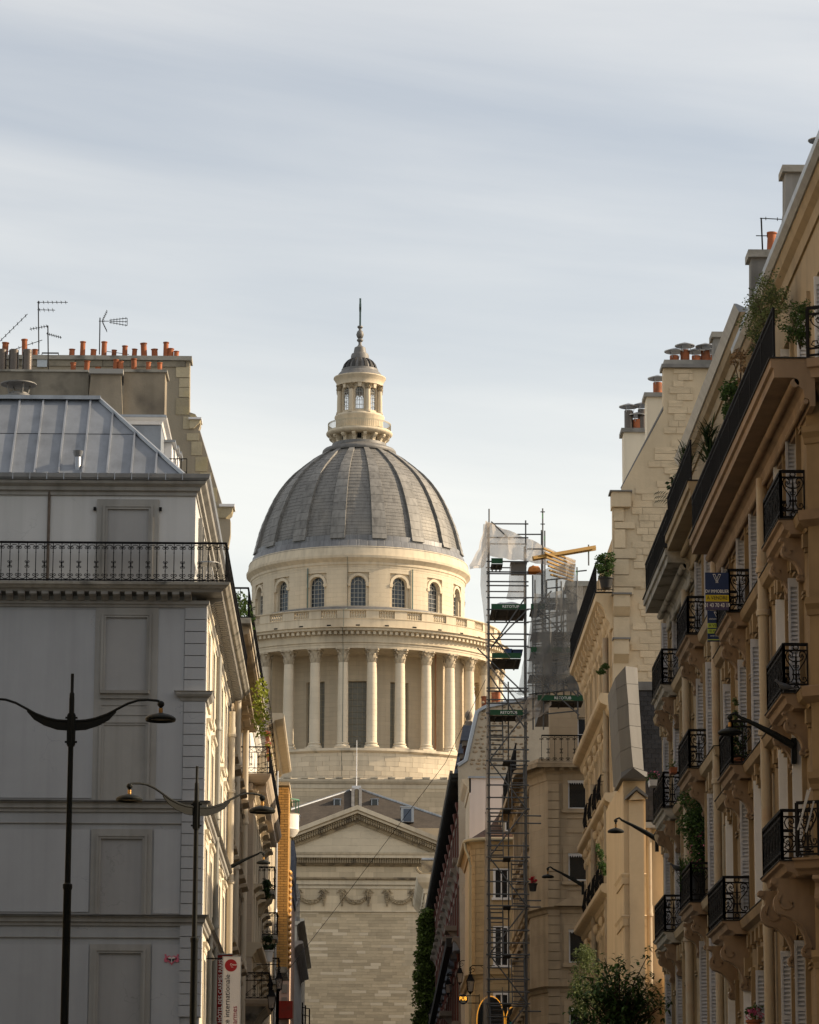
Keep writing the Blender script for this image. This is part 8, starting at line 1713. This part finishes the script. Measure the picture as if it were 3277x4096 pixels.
# ------------------------------------------------------------------ plants
rp2 = random.Random(77)
def plant(name, label, u, v, Y, rx, rz, n, size, m, kind='leaf', ry=None, hollow=.1, potm_=None, ph=.35, pr=.2, stems=True):
    c = aY(u, v, Y); o = thing(name, label, 'plant', (c.x, Y, c.z - rz)); b = MB()
    if kind == 'leaf': leaves(b, (c.x, Y, c.z), n, rx, ry or rx, rz, size, rp2, hollow=hollow)
    elif kind == 'clump':
        for k in range(max(6, n // 24)):
            q = (c.x + rp2.gauss(0, .42) * rx, Y + rp2.gauss(0, .42) * (ry or rx), c.z + rp2.uniform(-1, 1) * rz); s = rp2.uniform(.25, .45); leaves(b, q, 60, rx * s, (ry or rx) * s, rz * s * .7, size, rp2, hollow=0)
    else:
        for k in range(n): a = rp2.uniform(0, 2 * PI); e = rp2.uniform(.2, 1.3); blade(b, (c.x + rp2.uniform(-.3, .3) * rx, Y + rp2.uniform(-.3, .3) * rx, c.z - rz + rp2.uniform(0, 1.5) * rz), (cos(a) * cos(e), sin(a) * cos(e), sin(e)), size, size * .07, .9, rp2)
    b.build('foliage', MATS[m], o)
    if stems:
        b = MB()
        for k in range(6): a = rp2.uniform(0, 2 * PI); b.tube([(c.x, Y, c.z - rz - ph * .3), (c.x + .3 * rx * cos(a), Y + .3 * rx * sin(a), c.z - rz * .2), (c.x + .7 * rx * cos(a), Y + .7 * rx * sin(a), c.z + rz * .6)], [.016, .01, .004], 4)
        b.build('stem', MATS['bark'], o)
    if potm_:
        z1 = c.z - rz; b = MB(); b.lathe([(.02, z1 - ph), (pr * .72, z1 - ph), (pr * .95, z1 - .06), (pr * 1.08, z1 - .05), (pr * 1.08, z1), (pr * .9, z1), (.02, z1 - .03)], c.x, Y, 14); b.build('plant_pot', MATS[potm_], o)
    return o
mat('pot_black', (.02, .02, .02), .6); mat('pot_white', (.6, .6, .6), .6)
plant('terrace_shrub', 'grey-green olive shrub on the upper right terrace', 3060, 1230, 74.5, .42, .5, 1300, .06, 'leaf_pale', 'clump', 1.4)
plant('terrace_shrub', 'dense shrub behind the corner railing at upper right', 3200, 1300, 68, .3, .38, 800, .055, 'leaf', 'clump', .6)
plant('trailing_plant', 'dark ivy spilling through the long balcony railing', 3030, 1400, 77, .2, .4, 500, .055, 'leaf_dark', 'clump', 1.0)
plant('terrace_bamboo', 'bright green bamboo beside the attic wall', 2925, 1615, 84.5, .26, .5, 1000, .075, 'leaf', 'clump', .8)
plant('dry_shrub', 'dry brown shrub on the long balcony', 2960, 1480, 80, .25, .4, 200, .07, mat('leaf_dry', (.2, .13, .07), .7, 0, .2, 3, 0, tone=.5, trans=.2).name, 'clump', .7)
plant('terrace_bamboo', 'dark bamboo at the end of the second long balcony', 2835, 1760, 90.5, .42, .6, 120, .5, 'leaf_dark', 'blade')
plant('terrace_bamboo', 'feathery bamboo leaning over the second balcony railing', 2745, 1835, 92.5, .4, .4, 90, .45, 'leaf_dark', 'blade')
plant('lemon_tree', 'small lemon tree leaning from the second long balcony', 2705, 1945, 94.5, .18, .35, 160, .15, 'leaf_dark', 'leaf', hollow=0)
c = aY(2715, 2000, 96); b = MB()
for sg in (0, 1, 2):
    D0 = Vector((-1, -.2, .35 - .25 * sg)); P0 = Vector((c.x + .1, 96, c.z - .1))
    for k in range(12):
        t = k / 12; p = P0 + Vector((-t * .75, 0, .35 * sin(t * 2.2) - .12 * sg)); 
        for s in (-1, 1): blade(b, p, (-.6, s * .7, -.5), .28 * (1 - t * .5), .02, .3, rp2, 2)
o = thing('palm_plant', 'small palm frond poking left of the second balcony', 'plant', tuple(c)); b.build('foliage', MATS['leaf_dark'], o)
b = MB()
for j in range(4):
    q = aY(2777 + .29 * (790 - j * 18), 1200 + .29 * (900 + 55 * j), 83.5)
    for k in range(9): a = 2 * PI * k / 9; blade(b, q, (cos(a), sin(a), .35), .2, .02, .2, rp2, 2)
o = thing('spiky_plant', 'dark spiky succulent on the long balcony', 'plant', tuple(q)); b.build('foliage', MATS['leaf_dark'], o)
plant('potted_tree', 'small potted tree on the top balcony of the gable house', 2425, 2265, 127.6, .36, .42, 700, .09, 'leaf', 'clump', potm_='pot_black', ph=.38, pr=.26)
plant('climbing_rose', 'pink flowering climber rising from a right-hand balcony', 2800, 3330, 88.6, .42, 1.0, 1600, .1, 'leaf', 'clump', .6, potm_='pot_black', ph=.8, pr=.28)
b = leaves(MB(), aY(2810, 3400, 88.2), 40, .35, .3, .5, .07, rp2, hollow=0); tag(b.build('rose_blossom', MATS['flower_pink'], None, ), 'pink blossoms on the right-hand balcony climber', 'flowers')
plant('balcony_plant', 'yellow-green bamboo inside the lower right balcony', 2735, 3490, 90, .28, .5, 130, .3, 'leaf', 'blade')
plant('balcony_plant', 'bushy plant in a terracotta pot on the golden house balcony', 2975, 2960, 79, .24, .4, 450, .07, 'leaf', 'clump', potm_='terracotta', ph=.55, pr=.2)
plant('balcony_plant', 'slim flowering plant above the railing by the large wall lamp', 2942, 2848, 78.6, .09, .28, 120, .06, 'leaf_pale', 'clump', stems=False)
plant('flower_pot', 'pink geraniums at the bottom right of the golden house', 3020, 4050, 76.4, .24, .16, 260, .08, 'leaf', 'clump', potm_='terracotta', ph=.25, pr=.18)
b = MB(); 
for u, v in ((3000, 4045), (3010, 4040), (3030, 4040), (3022, 4052), (3042, 4062), (2990, 4066)): leaves(b, aY(u, v, 76.2), 26, .06, .06, .05, .05, rp2, hollow=0)
tag(b.build('geranium_bloom', MATS['flower_pink']), 'round pink geranium blooms at bottom right', 'flowers')
def box_planter(label, u0, u1, v0, v1, Y, bm, lm, fm, n=160, fn=40):
    a, c = aY(u0, v0, Y), aY(u1, v1, Y); o = thing('planter_box', label, 'planter', (a.x, Y, c.z)); w_ = c.x - a.x; MB().hexa([(a.x + .1 * w_, Y + .02, c.z), (c.x - .1 * w_, Y + .02, c.z), (c.x - .1 * w_, Y + .5, c.z), (a.x + .1 * w_, Y + .5, c.z), (a.x, Y, a.z), (c.x, Y, a.z), (c.x, Y + .52, a.z), (a.x, Y + .52, a.z)]).build('planter', MATS[bm], o)
    leaves(MB(), ((a.x + c.x) / 2, Y + .25, a.z + .08), n, w_ * .75, .3, .14, .07, rp2, hollow=0).build('foliage', MATS[lm], o)
    if fm: leaves(MB(), ((a.x + c.x) / 2, Y + .22, a.z + .14), fn, w_ * .8, .3, .14, .05, rp2, hollow=.3).build('blossom', MATS[fm], o)
box_planter('white planter with purple flowers hung on a right-hand balcony', 2598, 2632, 3118, 3142, 94.8, 'pot_white', 'leaf', 'flower_pink'); box_planter('terracotta planter on the railing above the white planter', 2682, 2712, 3068, 3090, 91.0, 'terracotta', 'leaf', None, 60)
box_planter('topmost terracotta planter of red geraniums on the left balcony', 1061, 1077, 2944, 2960, 160, 'terracotta', 'leaf_yellow', 'flower_red', 200, 120); box_planter('middle terracotta planter of red geraniums on the left balcony', 1064, 1080, 2986, 3002, 163, 'terracotta', 'leaf_yellow', 'flower_red', 200, 120); box_planter('lowest terracotta planter of red geraniums on the left balcony', 1068, 1083, 3026, 3042, 166, 'terracotta', 'leaf_yellow', 'flower_red', 200, 120)
plant('flower_pot', 'small red flowers beside a window of the gable house', 2415, 2665, 128.4, .18, .2, 120, .09, 'leaf', 'clump', stems=False); plant('flower_pot', 'dark red flowers in a window of the corner house', 2132, 3520, 162.8, .14, .16, 90, .07, 'flower_red', 'clump', potm_='pot_black', ph=.35, pr=.2); plant('balcony_plant', 'plants on a middle balcony of the gable house', 2410, 3440, 127.5, .2, .5, 350, .1, 'leaf', 'clump', .8)
plant('balcony_plant', 'plant in a pale blue pot on the left stone house', 1073, 3775, 160, .3, .3, 350, .12, 'leaf_dark', 'clump', potm_='pot_white', ph=.5, pr=.25); plant('balcony_plant', 'plants behind the lattice railing before the yellow bricks', 1062, 3560, 158, .3, .4, 350, .12, 'leaf_dark', 'clump')
plant('olive_shrub', 'thin olive shrub low on the gable house', 2345, 3925, 127, .55, 1.1, 1300, .1, 'leaf_pale', 'clump', 1.0)
# street tree bottom right
c = aY(2480, 3960, 96); o = thing('street_tree', 'broad-leaved street tree at the bottom right', 'tree', (c.x, 96, 0)); b = MB(); rt = random.Random(31)
tr = MB(); tr.tube([(c.x + .1, 96, 0), (c.x + .05, 96, 3), (c.x, 96, 5.6), (c.x - .1, 96, c.z)], [.16, .13, .1, .05], 8); brs = []
for k in range(80):
    a = rt.uniform(0, 2 * PI); L_ = rt.uniform(.4, 1.3); z0 = c.z - rt.uniform(.5, 2.6); e = Vector((c.x + L_ * cos(a) * 1.0, 96 + L_ * sin(a), z0 + rt.uniform(.2, 1.2) + .35 * L_)); s0 = Vector((c.x, 96, z0 - .3)); m_ = s0.lerp(e, .5) + Vector((0, 0, .15)); tr.tube([s0, m_, e], [.035, .02, .008], 5); brs.append((s0, m_, e))
tr.build('trunk', MATS['bark'], o)
for s0, m_, e in brs:
    for j in range(70):
        t = rt.uniform(.2, 1.1); q = (s0.lerp(m_, t * 2) if t < .5 else m_.lerp(e, t * 2 - 1)) + Vector((rt.gauss(0, .12), rt.gauss(0, .14), rt.gauss(0, .1)))
        blade(b, q, (rt.uniform(-1, 1), rt.uniform(-1, 1), rt.uniform(-.7, .3)), rt.uniform(.12, .21), .055, .5, rt, 3)
b.build('crown', MATS['leaf'], o)
# conifer beside the church
o = thing('conifer', 'narrow dark green conifer beside the church wall', 'tree', (4.95, 279, 13)); b = MB(); rt = random.Random(12)
for k in range(150):
    t = k / 150; z0 = 16 + 13.2 * t; w_ = 1.05 * (1 - .55 * t ** 2) * rt.uniform(.55, 1.05); a = rt.uniform(0, 2 * PI); leaves(b, (5.1 + w_ * cos(a) * .8, 279 + w_ * sin(a), z0), 120, .45, .45, .5, .26, rt, hollow=0)
b.build('crown', mat('conifer_green', (.075, .105, .018), .7, 0, .2, 2, 0, tone=.6, trans=.2), o); MB().tube([(5.1, 279, 12.5), (5.1, 279, 28.5)], [.25, .06], 8).build('trunk', MATS['bark'], o)
# ------------------------------------------------------------------ small objects on balconies
o = thing('folded_ladder', 'pale boards leaning on the lower corner balcony at right edge', 'boards', (9.0, 67.4, 9.3))
for k, (u0, v0, u1, v1) in enumerate(((3243, 3152, 3192, 3320), (3232, 3160, 3200, 3300), (3256, 3205, 3225, 3330))): MB().bar(aY(u0, v0, 66.0 + .06 * k), aY(u1, v1, 66.0 + .06 * k), .06, .025).build('board', mat('board_pale', (.36, .36, .36), .7, 0, .15, 3), o)
def pigeon(label, u, v, Y, face):
    c = aY(u, v, Y); b = MB(); s = face
    prof = [(-.17, .012, .0), (-.12, .03, .01), (-.05, .055, .02), (.03, .07, .03), (.09, .055, .06), (.125, .034, .105), (.15, .036, .135), (.175, .025, .14), (.19, .008, .132)]
    n = 8; vs = []
    for x, r, z in prof:
        for k in range(n): t = 2 * PI * k / n; vs.append((c.x + s * x, Y + r * cos(t) * .85, c.z + z + r * sin(t)))
    fs = [(i * n + k, i * n + (k + 1) % n, (i + 1) * n + (k + 1) % n, (i + 1) * n + k) for i in range(len(prof) - 1) for k in range(n)] + [tuple(range(n))[::-1], tuple(range((len(prof) - 1) * n, len(prof) * n))]
    b.add(vs, fs, True); b.add([(c.x - s * .12, Y - .03, c.z + .0), (c.x - s * .12, Y + .03, c.z + .0), (c.x - s * .27, Y + .04, c.z - .06), (c.x - s * .27, Y - .04, c.z - .06), (c.x - s * .2, Y, c.z + .01)], [(0, 1, 4), (1, 2, 4), (2, 3, 4), (3, 0, 4), (0, 3, 2, 1)]); b.tube([(c.x + s * .18, Y, c.z + .136), (c.x + s * .205, Y, c.z + .125)], [.008, .002], 4)
    for yy in (-.02, .02): b.tube([(c.x + s * .02, Y + yy, c.z - .03), (c.x + s * .025, Y + yy, c.z - .085)], .005, 4)
    return tag(b.build('pigeon', mat('pigeon', (.05, .055, .065), .6, 0, .3, 20)), label, 'pigeon')
pigeon('dark pigeon perched on a balcony ledge of the golden house', 3140, 2752, 67.3, -1); pigeon('black pigeon on the railing beside the climbing rose', 2710, 3478, 90.1, -1)
# bistro set on the left corner balcony
p = L1(1440, 2050, YA + .3); o = thing('bistro_table', 'pale metal table on the corner of the left balcony', 'table', (p.x, YA + .3, 22.2)); x = p.x; MB().lathe([(.02, 22.92), (.36, 22.92), (.36, 22.88), (.02, 22.88)], x, YA + .2, 20).build('table_top', mat('metal_pale', (.45, .45, .45), .35, .6), o)
for k in range(3): a = 2 * PI * k / 3; MB().tube([(x + .05 * cos(a), YA + .2 + .05 * sin(a), 22.88), (x + .26 * cos(a), YA + .2 + .26 * sin(a), 22.2)], .015, 5).build('leg', MATS['metal_pale'], o)
# awning on the second house, orange stripes
a = aY(2377 + .29 * 965, 1900 + .29 * 790, 99); b = MB(); q = [aY(2377 + .29 * x, 1900 + .29 * y, 99 + d) for x, y, d in ((1040, 600, 1.5), (1000, 625, 1.2), (962, 740, .6), (905, 795, .2), (860, 985, 0), (905, 880, .2), (965, 810, .6), (1040, 700, 1.5))]; b.ext(q, (.02, .25, 0)); tag(b.build('striped_awning', mat('awning_orange', (.5, .16, .06), .8, 0, .1, 2, 0, trans=.3)), 'small orange awning between the second balcony and the gable', 'awning')
